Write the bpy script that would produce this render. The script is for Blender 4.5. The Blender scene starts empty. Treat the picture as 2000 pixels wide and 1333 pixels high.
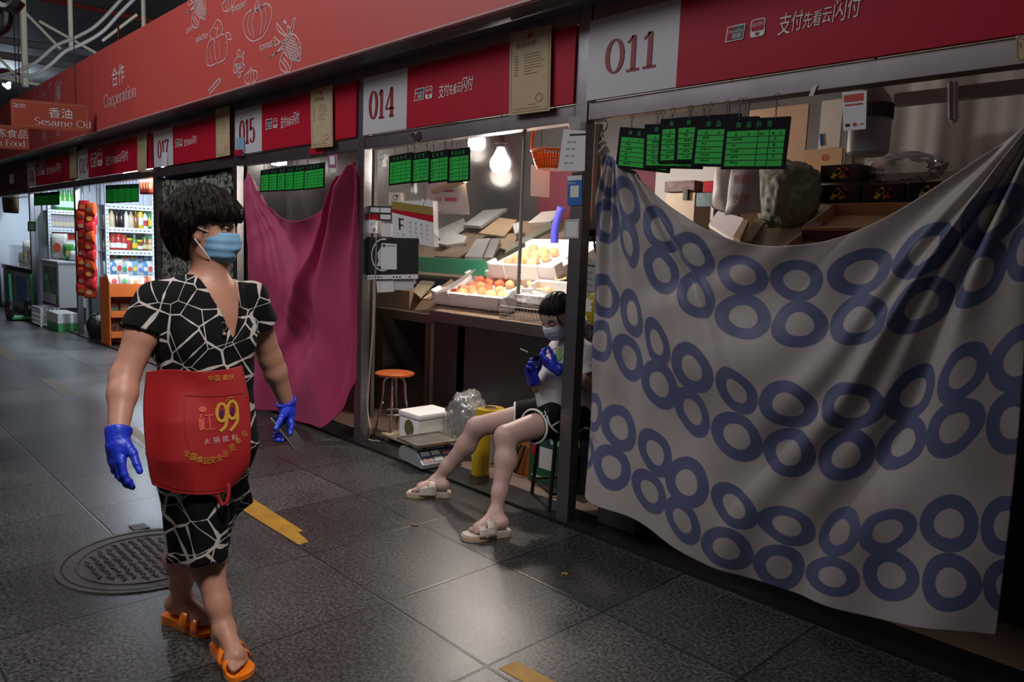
import bpy, bmesh, math, random
import numpy as np
from mathutils import Vector, Matrix, Euler, noise as mnoise

SC = bpy.context.scene
COL = SC.collection
PI = math.pi
rnd = random.Random(7)

# ------------------------------------------------------------------ camera
CAMH = 1.39
YAW, PITCH, ROLL, FPX = math.radians(46.217), math.radians(6.809), math.radians(2.229), 1464.36
_f = Vector((-math.sin(YAW)*math.cos(PITCH), math.cos(YAW)*math.cos(PITCH), -math.sin(PITCH)))
_r0 = Vector((math.cos(YAW), math.sin(YAW), 0)); _u0 = _r0.cross(_f)
RGT = _r0*math.cos(ROLL) + _u0*math.sin(ROLL)
UPV = -_r0*math.sin(ROLL) + _u0*math.cos(ROLL)
FWD = _f
CPOS = Vector((0, 0, CAMH))
cam_d = bpy.data.cameras.new('camera'); cam = bpy.data.objects.new('camera', cam_d); COL.objects.link(cam)
cam.matrix_world = Matrix.Translation(CPOS) @ Matrix((RGT, UPV, -FWD)).transposed().to_4x4()
cam_d.sensor_width = 36; cam_d.lens = FPX/2000*36; cam_d.clip_start = .05; cam_d.clip_end = 200
SC.camera = cam
SC.view_settings.view_transform = 'Standard'; SC.view_settings.look = 'None'
SC.view_settings.gamma = 1; SC.view_settings.use_curve_mapping = False
SC.view_settings.exposure = 0.0

# a point of the place that the photograph shows at pixel (x, y), on a plane or at a depth
def _ray(x, y): return FWD*FPX + RGT*(x-1000) - UPV*(y-666.5)
def gz(x, y, Z=0.0):
    d = _ray(x, y); return CPOS + d*((Z-CAMH)/d.z)
def gy(x, y, Y):
    d = _ray(x, y); return CPOS + d*(Y/d.y)
def gx(x, y, X):
    d = _ray(x, y); return CPOS + d*(X/d.x)
def gd(x, y, dep): return CPOS + _ray(x, y)*(dep/FPX)

# ------------------------------------------------------------------ light
W = bpy.data.worlds.new('world'); SC.world = W; W.use_nodes = True
W.node_tree.nodes['Background'].inputs[0].default_value = (.62, .66, .75, 1)
W.node_tree.nodes['Background'].inputs[1].default_value = .04
def area(name, loc, target, sx, sy, power, color=(1, 1, 1), spread=None):
    l = bpy.data.lights.new(name, 'AREA'); l.shape = 'RECTANGLE'; l.size = sx; l.size_y = sy
    l.energy = power; l.color = color
    if spread: l.spread = spread
    o = bpy.data.objects.new(name, l); COL.objects.link(o); o.location = loc
    o.rotation_euler = (Vector(target)-Vector(loc)).to_track_quat('-Z', 'Y').to_euler()
    return o
def point(name, loc, power, color=(1, 1, 1), r=.04):
    l = bpy.data.lights.new(name, 'POINT'); l.energy = power; l.color = color; l.shadow_soft_size = r
    o = bpy.data.objects.new(name, l); COL.objects.link(o); o.location = loc; return o
COOL = (.78, .88, 1); WARM = (1, .86, .74); NEUT = (1, .96, .93)
area('hall_skylight', (-7.0, -1.6, 5.9), (-5.5, 1.2, 1), 4.5, 2.2, 165, (.92, .94, 1))
area('hall_lamp_row', (-3.4, -1.9, 5.0), (-3.0, 1.8, .6), 2.0, 1.2, 20, NEUT)
area('woman_front_fill', (.3, .55, 4.7), (-2.5, .95, .75), .7, .7, 17, NEUT, math.radians(52))  # added fill on the woman's front, spread kept narrow to spare the ring sheet
area('roof_fill', (-15, 3.5, 5.0), (-20, 6, 7.8), 3, 3, 120, (.95, .97, 1))  # added fill aimed upward to brighten the roof and trusses
area('aisle_lamp_near', (-4.6, -.4, 5.4), (-3.2, 1.6, 0), 1.6, 1.6, 22, (1, .95, .93))
# ------------------------------------------------------------------ materials
def mat(name, col=(.5, .5, .5), rough=.5, metal=0, spec=.5, alpha=None, trans=0, emit=None, es=1, bump=0, bscale=40, var=0, vscale=6, coat=0, sss=0, sheen=0, bstretch=None):
    m = bpy.data.materials.new(name); m.use_nodes = True
    nt = m.node_tree; b = nt.nodes['Principled BSDF']
    c = (*col, 1)
    b.inputs['Base Color'].default_value = c; b.inputs['Roughness'].default_value = rough
    b.inputs['Metallic'].default_value = metal; b.inputs['Specular IOR Level'].default_value = spec
    b.inputs['Transmission Weight'].default_value = trans; b.inputs['Coat Weight'].default_value = coat
    if sheen: b.inputs['Sheen Weight'].default_value = sheen
    if sss: b.inputs['Subsurface Weight'].default_value = sss; b.inputs['Subsurface Radius'].default_value = (.02, .008, .004); b.inputs['Subsurface Scale'].default_value = .5
    if alpha is not None: b.inputs['Alpha'].default_value = alpha
    if emit: b.inputs['Emission Color'].default_value = (*emit, 1); b.inputs['Emission Strength'].default_value = es
    if bump or var:
        tc = nt.nodes.new('ShaderNodeTexCoord'); src = tc.outputs['Object']
        if bstretch:
            mp = nt.nodes.new('ShaderNodeMapping'); mp.inputs['Scale'].default_value = bstretch
            nt.links.new(src, mp.inputs[0]); src = mp.outputs[0]
    if var:
        n = nt.nodes.new('ShaderNodeTexNoise'); n.inputs['Scale'].default_value = vscale; n.inputs['Detail'].default_value = 6; n.inputs['Roughness'].default_value = .65
        nt.links.new(src, n.inputs['Vector'])
        r = nt.nodes.new('ShaderNodeValToRGB'); r.color_ramp.elements[0].position = .3; r.color_ramp.elements[1].position = .7
        r.color_ramp.elements[0].color = (*[max(0, v*(1-var)) for v in col], 1); r.color_ramp.elements[1].color = (*[min(1, v*(1+var)) for v in col], 1)
        nt.links.new(n.outputs[0], r.inputs[0]); nt.links.new(r.outputs[0], b.inputs['Base Color'])
    if bump:
        n = nt.nodes.new('ShaderNodeTexNoise'); n.inputs['Scale'].default_value = bscale; n.inputs['Detail'].default_value = 4
        nt.links.new(src, n.inputs['Vector'])
        bp = nt.nodes.new('ShaderNodeBump'); bp.inputs['Strength'].default_value = bump; bp.inputs['Distance'].default_value = .01
        nt.links.new(n.outputs[0], bp.inputs['Height']); nt.links.new(bp.outputs[0], b.inputs['Normal'])
    return m

def thin_glass(name, tint=(1, 1, 1), dirt=.04, refl=1.0, rough=.02):
    m = bpy.data.materials.new(name); m.use_nodes = True; nt = m.node_tree; nt.nodes.clear()
    o = nt.nodes.new('ShaderNodeOutputMaterial'); t = nt.nodes.new('ShaderNodeBsdfTransparent'); t.inputs[0].default_value = (*tint, 1)
    g = nt.nodes.new('ShaderNodeBsdfGlossy'); g.inputs['Roughness'].default_value = rough
    d = nt.nodes.new('ShaderNodeBsdfDiffuse'); d.inputs[0].default_value = (.8, .8, .82, 1)
    f = nt.nodes.new('ShaderNodeFresnel'); f.inputs[0].default_value = 1.45
    mu = nt.nodes.new('ShaderNodeMath'); mu.operation = 'MULTIPLY'; mu.inputs[1].default_value = refl
    nt.links.new(f.outputs[0], mu.inputs[0])
    a = nt.nodes.new('ShaderNodeMixShader'); a.inputs[0].default_value = dirt
    b = nt.nodes.new('ShaderNodeMixShader')
    nt.links.new(t.outputs[0], a.inputs[1]); nt.links.new(d.outputs[0], a.inputs[2])
    nt.links.new(mu.outputs[0], b.inputs[0]); nt.links.new(a.outputs[0], b.inputs[1]); nt.links.new(g.outputs[0], b.inputs[2])
    nt.links.new(b.outputs[0], o.inputs[0]); return m

def nd(nt, t, **kw):
    n = nt.nodes.new('ShaderNode'+t)
    for k, v in kw.items(): setattr(n, k, v)
    return n

M = {}
M['steel'] = mat('brushed_steel', (.33, .33, .345), .36, 1, bump=.04, bscale=30, var=.12, vscale=4, bstretch=(1, 1, 12))
M['rail'] = mat('rail_steel', (.30, .28, .285), .40, 1, bump=.03, bscale=20, var=.18, vscale=3)
M['chrome'] = mat('chrome', (.7, .7, .72), .15, 1)
M['darkmetal'] = mat('dark_metal', (.06, .06, .065), .4, .6)
M['black'] = mat('black_plastic', (.012, .012, .014), .35)
M['blackmatte'] = mat('black_matte', (.01, .01, .011), .7)
M['white'] = mat('white_plastic', (.75, .75, .76), .45)
M['whitepaint'] = mat('white_painted_metal', (.62, .68, .74), .4)
M['paper'] = mat('white_paper', (.72, .71, .7), .8)
M['foam'] = mat('white_foam', (.86, .85, .84), .75, bump=.25, bscale=160)
M['red'] = mat('sign_red', (.46, .008, .028), .5, spec=.2, var=.05, vscale=2)
M['signwhite'] = mat('sign_white', (.62, .61, .63), .4)
M['numred'] = mat('number_red', (.28, .012, .015), .5)
M['decalwhite'] = mat('decal_white', (.78, .76, .76), .55)
M['coral'] = mat('fascia_coral', (.62, .085, .07), .5, var=.04, vscale=1)
M['coralpale'] = mat('fascia_edge', (.55, .30, .30), .5)
M['line'] = mat('print_line', (.75, .60, .58), .6)
M['tan'] = mat('tan_paper', (.52, .40, .24), .7, var=.08, vscale=9)
M['green'] = mat('price_green', (.006, .50, .045), .6)
M['boardblack'] = mat('board_black', (.004, .004, .006), .7, spec=.15)
M['wood'] = mat('brown_wood', (.075, .048, .03), .6, var=.25, vscale=5, bstretch=(1, 8, 8))
M['card'] = mat('cardboard', (.36, .25, .15), .8, var=.1, vscale=5)
M['carddark'] = mat('dark_cardboard', (.19, .13, .085), .8, var=.2, vscale=6)
M['skin'] = mat('skin', (.43, .205, .14), .5, sss=.12, bump=.05, bscale=120, var=.07, vscale=14)
M['skin2'] = mat('skin_pale', (.52, .33, .28), .5, sss=.12, bump=.04, bscale=120, var=.06, vscale=14)
M['glove'] = mat('blue_glove', (.012, .035, .50), .42, bump=.18, bscale=110)
M['orange'] = mat('orange_plastic', (.85, .20, .012), .22, coat=.4)
M['yellow'] = mat('yellow_plastic', (.62, .42, .02), .3)
M['greenp'] = mat('green_plastic', (.02, .20, .06), .5)
M['blue'] = mat('blue_plastic', (.03, .16, .5), .4)
M['clear'] = thin_glass('clear_plastic', (.97, .97, .97), .16, 1.6, .12)
M['glass'] = thin_glass('window_glass', (.97, .975, .98), .012, .35, .05)
M['lampon'] = mat('lamp_glow', (1, 1, 1), .4, emit=(1, .93, .86), es=32)
M['tubeon'] = mat('tube_glow', (1, 1, 1), .4, emit=(.72, .86, 1), es=650)
M['tubedim'] = mat('tube_glow_soft', (1, 1, 1), .4, emit=(.72, .86, 1), es=45)
M['cream'] = mat('cream_paint', (.50, .48, .38), .5)
M['redpaint'] = mat('dark_red_paint', (.16, .02, .02), .5)
M['grey'] = mat('grey_paint', (.16, .17, .18), .5)
M['roof'] = mat('roof_grey', (.13, .13, .13), .8, var=.15, vscale=2)
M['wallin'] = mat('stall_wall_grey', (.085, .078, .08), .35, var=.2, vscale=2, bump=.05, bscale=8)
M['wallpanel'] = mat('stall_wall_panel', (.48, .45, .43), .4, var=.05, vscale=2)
M['innerfloor'] = mat('stall_floor_brown', (.155, .10, .072), .6, var=.12, vscale=4)
M['kerb'] = mat('black_granite', (.012, .012, .013), .35, bump=.02, bscale=60)

# ------------------------------------------------------------------ mesh builders
def link(name, me, m=None, parent=None, smooth=None):
    o = bpy.data.objects.new(name, me); COL.objects.link(o)
    if m is not None:
        for x in (m if isinstance(m, (list, tuple)) else [m]): me.materials.append(x)
    if parent is not None:
        o.parent = parent
        anc = parent
        while anc.parent is not None: anc = anc.parent
        off = anc.get('_w')
        if off is not None:
            me.transform(Matrix.Translation(-Vector(off)))
    if smooth is not None:
        me.polygons.foreach_set('use_smooth', [True]*len(me.polygons))
        if smooth > 0: me.set_sharp_from_angle(angle=smooth)
    return o

class MB:
    """collects shapes; build() links them as ONE mesh object"""
    def __init__(s): s.v = []; s.f = []; s.mi = []; s.cur = 0; s.wn = False
    def add(s, vs, fs):
        n = len(s.v); s.v += [tuple(p) for p in vs]; s.f += [tuple(i+n for i in f) for f in fs]; s.mi += [s.cur]*len(fs); return s
    def bm(s, b):
        b.verts.index_update(); s.add([v.co for v in b.verts], [[v.index for v in f.verts] for f in b.faces]); b.free(); return s
    def box(s, c, size, rot=None, bev=0, seg=2):
        b = bmesh.new(); bmesh.ops.create_cube(b, size=1)
        bmesh.ops.scale(b, vec=Vector(size), verts=b.verts)
        if bev: s.wn = True; bmesh.ops.bevel(b, geom=list(b.edges), offset=min(bev, min(size)*.49), segments=seg, affect='EDGES', profile=.5)
        mt = Matrix.Translation(Vector(c))
        if rot is not None: mt = mt @ (rot.to_4x4() if isinstance(rot, Matrix) else Euler(rot).to_matrix().to_4x4())
        bmesh.ops.transform(b, matrix=mt, verts=b.verts); return s.bm(b)
    def bb(s, a, b, bev=0):
        a = Vector(a); b = Vector(b); return s.box((a+b)/2, [abs(q) for q in (b-a)], bev=bev)
    def cyl(s, p0, p1, r0, r1=None, n=16, caps=True):
        p0 = Vector(p0); p1 = Vector(p1); r1 = r0 if r1 is None else r1
        z = (p1-p0).normalized(); x = z.orthogonal().normalized(); y = z.cross(x)
        vs = []
        for p, r in ((p0, r0), (p1, r1)):
            for k in range(n):
                a = 2*PI*k/n; vs.append(p+(x*math.cos(a)+y*math.sin(a))*r)
        fs = [(k, (k+1) % n, n+(k+1) % n, n+k) for k in range(n)]
        if caps: fs += [tuple(range(n))[::-1], tuple(range(n, 2*n))]
        return s.add(vs, fs)
    def tube(s, pts, r, n=8, caps=True, closed=False):
        pts = [Vector(p) for p in pts]; N = len(pts)
        rs = r if isinstance(r, (list, tuple)) else [r]*N
        vs = []; px = None
        for i, p in enumerate(pts):
            if closed: t = pts[(i+1) % N]-pts[i-1]
            else: t = pts[min(i+1, N-1)]-pts[max(i-1, 0)]
            t.normalize()
            if px is None: px = t.orthogonal().normalized()
            px = (px-t*px.dot(t)).normalized(); py = t.cross(px)
            for k in range(n):
                a = 2*PI*k/n; vs.append(p+(px*math.cos(a)+py*math.sin(a))*rs[i])
        fs = []
        for i in range(N if closed else N-1):
            j = (i+1) % N
            for k in range(n): fs.append((i*n+k, i*n+(k+1) % n, j*n+(k+1) % n, j*n+k))
        if caps and not closed: fs += [tuple(range(n))[::-1], tuple(range((N-1)*n, N*n))]
        return s.add(vs, fs)
    def lathe(s, prof, c=(0, 0, 0), n=24, mtx=None, caps=True):
        vs = []; fs = []; c = Vector(c)
        for (r, z) in prof:
            for k in range(n):
                a = 2*PI*k/n; p = Vector((r*math.cos(a), r*math.sin(a), z))
                if mtx is not None: p = mtx @ p
                vs.append(p+c)
        for i in range(len(prof)-1):
            for k in range(n): fs.append((i*n+k, i*n+(k+1) % n, (i+1)*n+(k+1) % n, (i+1)*n+k))
        if caps and prof[0][0] > 1e-5: fs.append(tuple(range(n))[::-1])
        if caps and prof[-1][0] > 1e-5: fs.append(tuple(range((len(prof)-1)*n, len(prof)*n)))
        return s.add(vs, fs)
    def ell(s, c, rad, rot=None, u=20, v=12, jit=0, sd=0):
        b = bmesh.new(); bmesh.ops.create_uvsphere(b, u_segments=u, v_segments=v, radius=1)
        if jit:
            for q in b.verts: q.co *= 1+jit*mnoise.noise(q.co*1.7+Vector((sd, sd*.7, 3)))
        bmesh.ops.scale(b, vec=Vector(rad), verts=b.verts)
        mt = Matrix.Translation(Vector(c))
        if rot is not None: mt = mt @ (rot.to_4x4() if isinstance(rot, Matrix) else Euler(rot).to_matrix().to_4x4())
        bmesh.ops.transform(b, matrix=mt, verts=b.verts); return s.bm(b)
    def quad(s, a, b, c, d): return s.add([a, b, c, d], [(0, 1, 2, 3)])
    def prism(s, poly, o, u, v, t):
        """polygon poly (2D) in frame o,u,v extruded by vector t"""
        o = Vector(o); u = Vector(u); v = Vector(v); t = Vector(t); n = len(poly)
        A = [o+u*p[0]+v*p[1] for p in poly]
        return s.add(A+[a+t for a in A], [tuple(range(n))[::-1], tuple(range(n, 2*n))]+[(k, (k+1) % n, n+(k+1) % n, n+k) for k in range(n)])
    def grid(s, P, closed_u=False):
        """P[i][j] points"""
        R = len(P); C_ = len(P[0]); vs = [p for row in P for p in row]; fs = []
        for i in range(R-1):
            for j in range(C_ if closed_u else C_-1):
                k = (j+1) % C_
                fs.append((i*C_+j, i*C_+k, (i+1)*C_+k, (i+1)*C_+j))
        return s.add(vs, fs)
    def build(s, name, m=None, parent=None, smooth=.5):
        me = bpy.data.meshes.new(name); me.from_pydata(s.v, [], s.f); me.validate()
        o = link(name, me, m, parent, None)
        if isinstance(m, (list, tuple)): me.polygons.foreach_set('material_index', s.mi)
        b = bmesh.new(); b.from_mesh(me); bmesh.ops.recalc_face_normals(b, faces=b.faces); b.to_mesh(me); b.free()
        if smooth is not None:
            me.polygons.foreach_set('use_smooth', [True]*len(me.polygons)); me.set_sharp_from_angle(angle=smooth)
            if s.wn: w_ = o.modifiers.new('weighted', 'WEIGHTED_NORMAL'); w_.keep_sharp = True
        return o

def tag(o, label=None, cat=None, group=None, kind=None):
    if label: o['label'] = label
    if cat: o['category'] = cat
    if group: o['group'] = group
    if kind: o['kind'] = kind
    return o
def thing(name, label, cat, loc=(0, 0, 0), group=None, world=True):
    """an Empty at the thing's base; with world=True its parts are given in world coordinates"""
    o = bpy.data.objects.new(name, None); COL.objects.link(o); o.location = loc; o.empty_display_size = .05
    if world: o['_w'] = tuple(loc)
    return tag(o, label, cat, group)
def struct(o): o['kind'] = 'structure'; return o
def copy_tree(o, loc=None, rz=None, label=None, group=None, parent=None, scale=None):
    c = o.copy(); COL.objects.link(c)
    if parent is not None: c.parent = parent
    for ch in list(o.children): copy_tree(ch, parent=c)
    if loc is not None: c.location = loc
    if rz is not None: c.rotation_euler = (0, 0, rz) if not isinstance(rz, (tuple, Euler)) else rz
    if label: c['label'] = label
    if group: c['group'] = group
    if scale: c.scale = scale if isinstance(scale, tuple) else (scale,)*3
    return c

# ------------------------------------------------------------------ lettering
def smooth_pts(pts, n=6, closed=False):
    pts = [Vector(p) for p in pts]; N = len(pts); out = []
    if N < 3: return pts
    for i in range(N if closed else N-1):
        g = (lambda k: pts[k % N]) if closed else (lambda k: pts[min(max(k, 0), N-1)])
        p0, p1, p2, p3 = g(i-1), g(i), g(i+1), g(i+2)
        for k in range(n):
            t = k/n; out.append(.5*((2*p1)+(p2-p0)*t+(2*p0-5*p1+4*p2-p3)*t*t+(3*p1-p0-3*p2+p3)*t**3))
    if not closed: out.append(pts[-1])
    return out
class Flat:
    """flat print on a surface: polygons in 2D placed in frame o,u,v (u right, v up)"""
    def __init__(s, o, u, v, lift=.0015):
        s.o = Vector(o); s.u = Vector(u); s.v = Vector(v); s.n = s.u.normalized().cross(s.v.normalized()); s.lift = lift; s.mb = MB()
    def P(s, x, y, k=0): return s.o+s.u*x+s.v*y+s.n*(s.lift+k)
    def poly(s, pts, k=0):
        s.mb.add([s.P(p[0], p[1], k) for p in pts], [tuple(range(len(pts)))])
    def rect(s, x0, y0, x1, y1, k=0): s.poly([(x0, y0), (x1, y0), (x1, y1), (x0, y1)], k)
    def ring(s, cx, cy, rx, ry, w, n=28, k=0, a0=0, a1=2*PI):
        s.stroke([(cx+rx*math.cos(a0+(a1-a0)*i/n), cy+ry*math.sin(a0+(a1-a0)*i/n)) for i in range(n+1)], w, k=k)
    def disc(s, cx, cy, rx, ry, n=28, k=0): s.poly([(cx+rx*math.cos(2*PI*i/n), cy+ry*math.sin(2*PI*i/n)) for i in range(n)], k)
    def stroke(s, pts, w, thin=None, closed=False, sm=0, k=0):
        """ribbon; thin = width of horizontal runs (pen contrast)"""
        if sm: pts = smooth_pts([(p[0], p[1], 0) for p in pts], sm, closed)
        pts = [Vector((p[0], p[1])) for p in pts]; N = len(pts)
        if N < 2: return
        L = []; R = []
        for i in range(N):
            if closed: t = pts[(i+1) % N]-pts[i-1]
            else: t = pts[min(i+1, N-1)]-pts[max(i-1, 0)]
            if t.length < 1e-9: t = Vector((1, 0))
            t.normalize(); ww = w if thin is None else thin+(w-thin)*t.y*t.y
            nn = Vector((-t.y, t.x))*ww/2; L.append(pts[i]+nn); R.append(pts[i]-nn)
        vs = [s.P(*p, k) for p in L]+[s.P(*p, k) for p in R]; fs = []
        for i in range(N if closed else N-1):
            j = (i+1) % N; fs.append((i, j, N+j, N+i))
        s.mb.add(vs, fs)
    def text(s, body, x, y, size, shear=0, sx=1, align='LEFT', k=0):
        cu = bpy.data.curves.new('t', 'FONT'); cu.body = body; cu.size = size; cu.shear = shear; cu.align_x = align; cu.resolution_u = 3
        o = bpy.data.objects.new('t', cu); COL.objects.link(o)
        dg = bpy.context.evaluated_depsgraph_get(); me = bpy.data.meshes.new_from_object(o.evaluated_get(dg))
        s.mb.add([s.P(x+q.co.x*sx, y+q.co.y, k) for q in me.vertices], [tuple(p.vertices) for p in me.polygons])
        bpy.data.objects.remove(o); bpy.data.curves.remove(cu); bpy.data.meshes.remove(me)
    def build(s, name, m, parent=None):
        return s.mb.build(name, m, parent, None)

# serif glyphs: list of (points, kind) in a box one unit tall; kind: S smooth pen, B bar thick, H hairline
def _arc(cx, cy, rx, ry, a0, a1, n=14): return [(cx+rx*math.cos(math.radians(a0+(a1-a0)*i/n)), cy+ry*math.sin(math.radians(a0+(a1-a0)*i/n))) for i in range(n+1)]
GL = {
 '0': (.62, [('S', _arc(.31, .5, .22, .46, 0, 360, 30))]),
 '1': (.46, [('B', [(.23, .03), (.23, .97)]), ('H', [(.05, .02), (.41, .02)]), ('H', [(.06, .80), (.23, .96)])]),
 '2': (.58, [('S', _arc(.29, .70, .20, .26, 160, -40)+[(.30, .30), (.07, .04)]), ('H', [(.06, .04), (.5, .04)]), ('B', [(.49, .0), (.51, .14)])]),
 '4': (.62, [('B', [(.42, .03), (.42, .97)]), ('H', [(.42, .97), (.05, .30)]), ('H', [(.04, .28), (.58, .28)]), ('H', [(.28, .02), (.56, .02)])]),
 '5': (.58, [('S', _arc(.27, .31, .21, .29, 130, -150)), ('H', [(.12, .95), (.48, .95)]), ('B', [(.13, .95), (.11, .50)])]),
 '6': (.60, [('S', [(.48, .93), (.30, .85), (.14, .60), (.10, .33)]+_arc(.30, .30, .20, .28, 180, 540, 24))]),
 '7': (.58, [('H', [(.06, .94), (.52, .94)]), ('S', [(.52, .94), (.36, .62), (.25, .30), (.24, .03)]), ('B', [(.08, .96), (.07, .80)])]),
 '9': (.60, [('S', [(.12, .07), (.30, .15), (.46, .40), (.50, .67)]+_arc(.30, .70, .20, .28, 0, 360, 24))]),
 'C': (.72, [('S', _arc(.40, .36, .31, .36, 50, 310, 26)), ('B', [(.62, .72), (.62, .55)])]),
 'S': (.55, [('S', _arc(.27, .54, .18, .18, 40, 200)+[(.15, .43), (.30, .36), (.42, .28)]+_arc(.26, .18, .18, .18, 20, -150))]),
 'O': (.80, [('S', _arc(.40, .36, .33, .36, 0, 360, 30))]),
 'F': (.56, [('B', [(.15, 0), (.15, .72)]), ('H', [(.04, .71), (.5, .71)]), ('H', [(.15, .38), (.40, .38)]), ('H', [(.04, .01), (.28, .01)]), ('H', [(.5, .71), (.5, .58)])]),
 'o': (.50, [('S', _arc(.25, .235, .20, .235, 0, 360, 24))]),
 'e': (.46, [('S', [(.05, .26), (.41, .26)]+_arc(.235, .235, .19, .235, 5, 320, 22))]),
 'a': (.46, [('S', _arc(.20, .33, .13, .14, 170, 0)+[(.33, .10), (.42, .01)]), ('S', _arc(.18, .13, .13, .13, 60, 330))]),
 's': (.38, [('S', _arc(.19, .355, .12, .115, 40, 200)+[(.19, .24), (.28, .18)]+_arc(.18, .12, .12, .12, 10, -150))]),
 'm': (.82, [('B', [(.11, 0), (.11, .46)]), ('S', [(.11, .34), (.25, .46), (.38, .40), (.40, .0)]), ('S', [(.40, .34), (.54, .46), (.67, .40), (.69, .0)]), ('H', [(.03, .01), (.19, .01)]), ('H', [(.32, .01), (.48, .01)]), ('H', [(.61, .01), (.77, .01)])]),
 'n': (.54, [('B', [(.11, 0), (.11, .46)]), ('S', [(.11, .34), (.26, .46), (.40, .40), (.42, .0)]), ('H', [(.03, .01), (.19, .01)]), ('H', [(.34, .01), (.5, .01)])]),
 'r': (.38, [('B', [(.11, 0), (.11, .46)]), ('S', [(.11, .30), (.20, .43), (.33, .45)]), ('H', [(.03, .01), (.21, .01)])]),
 'i': (.26, [('B', [(.12, 0), (.12, .46)]), ('H', [(.04, .01), (.20, .01)]), ('B', [(.12, .60), (.12, .69)])]),
 'l': (.26, [('B', [(.12, 0), (.12, .74)]), ('H', [(.04, .01), (.20, .01)])]),
 't': (.34, [('S', [(.14, .62), (.14, .10), (.20, .01), (.31, .07)]), ('H', [(.03, .45), (.29, .45)])]),
 'p': (.52, [('B', [(.11, -.22), (.11, .46)]), ('S', _arc(.27, .235, .18, .225, 0, 360, 22)), ('H', [(.03, -.21), (.21, -.21)])]),
 'd': (.52, [('B', [(.41, 0), (.41, .74)]), ('S', _arc(.25, .235, .18, .225, 0, 360, 22))]),
 'z': (.44, [('H', [(.05, .45), (.38, .45)]), ('B', [(.37, .45), (.06, .02)]), ('H', [(.05, .02), (.39, .02)])]),
 ' ': (.28, []),
}
def serif(fl, s, x, y, h, wt=.10, thin=.035, sx=1, k=0, gap=0):
    for ch in s:
        w, st = GL[ch]
        for kind, pts in st:
            q = [(x+p[0]*h*sx, y+p[1]*h) for p in pts]
            if kind == 'S': fl.stroke(q, wt*h, thin*h, k=k)
            elif kind == 'B': fl.stroke(q, wt*h, k=k)
            else: fl.stroke(q, thin*h*1.3, k=k)
        x += (w+gap)*h*sx
    return x
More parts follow.
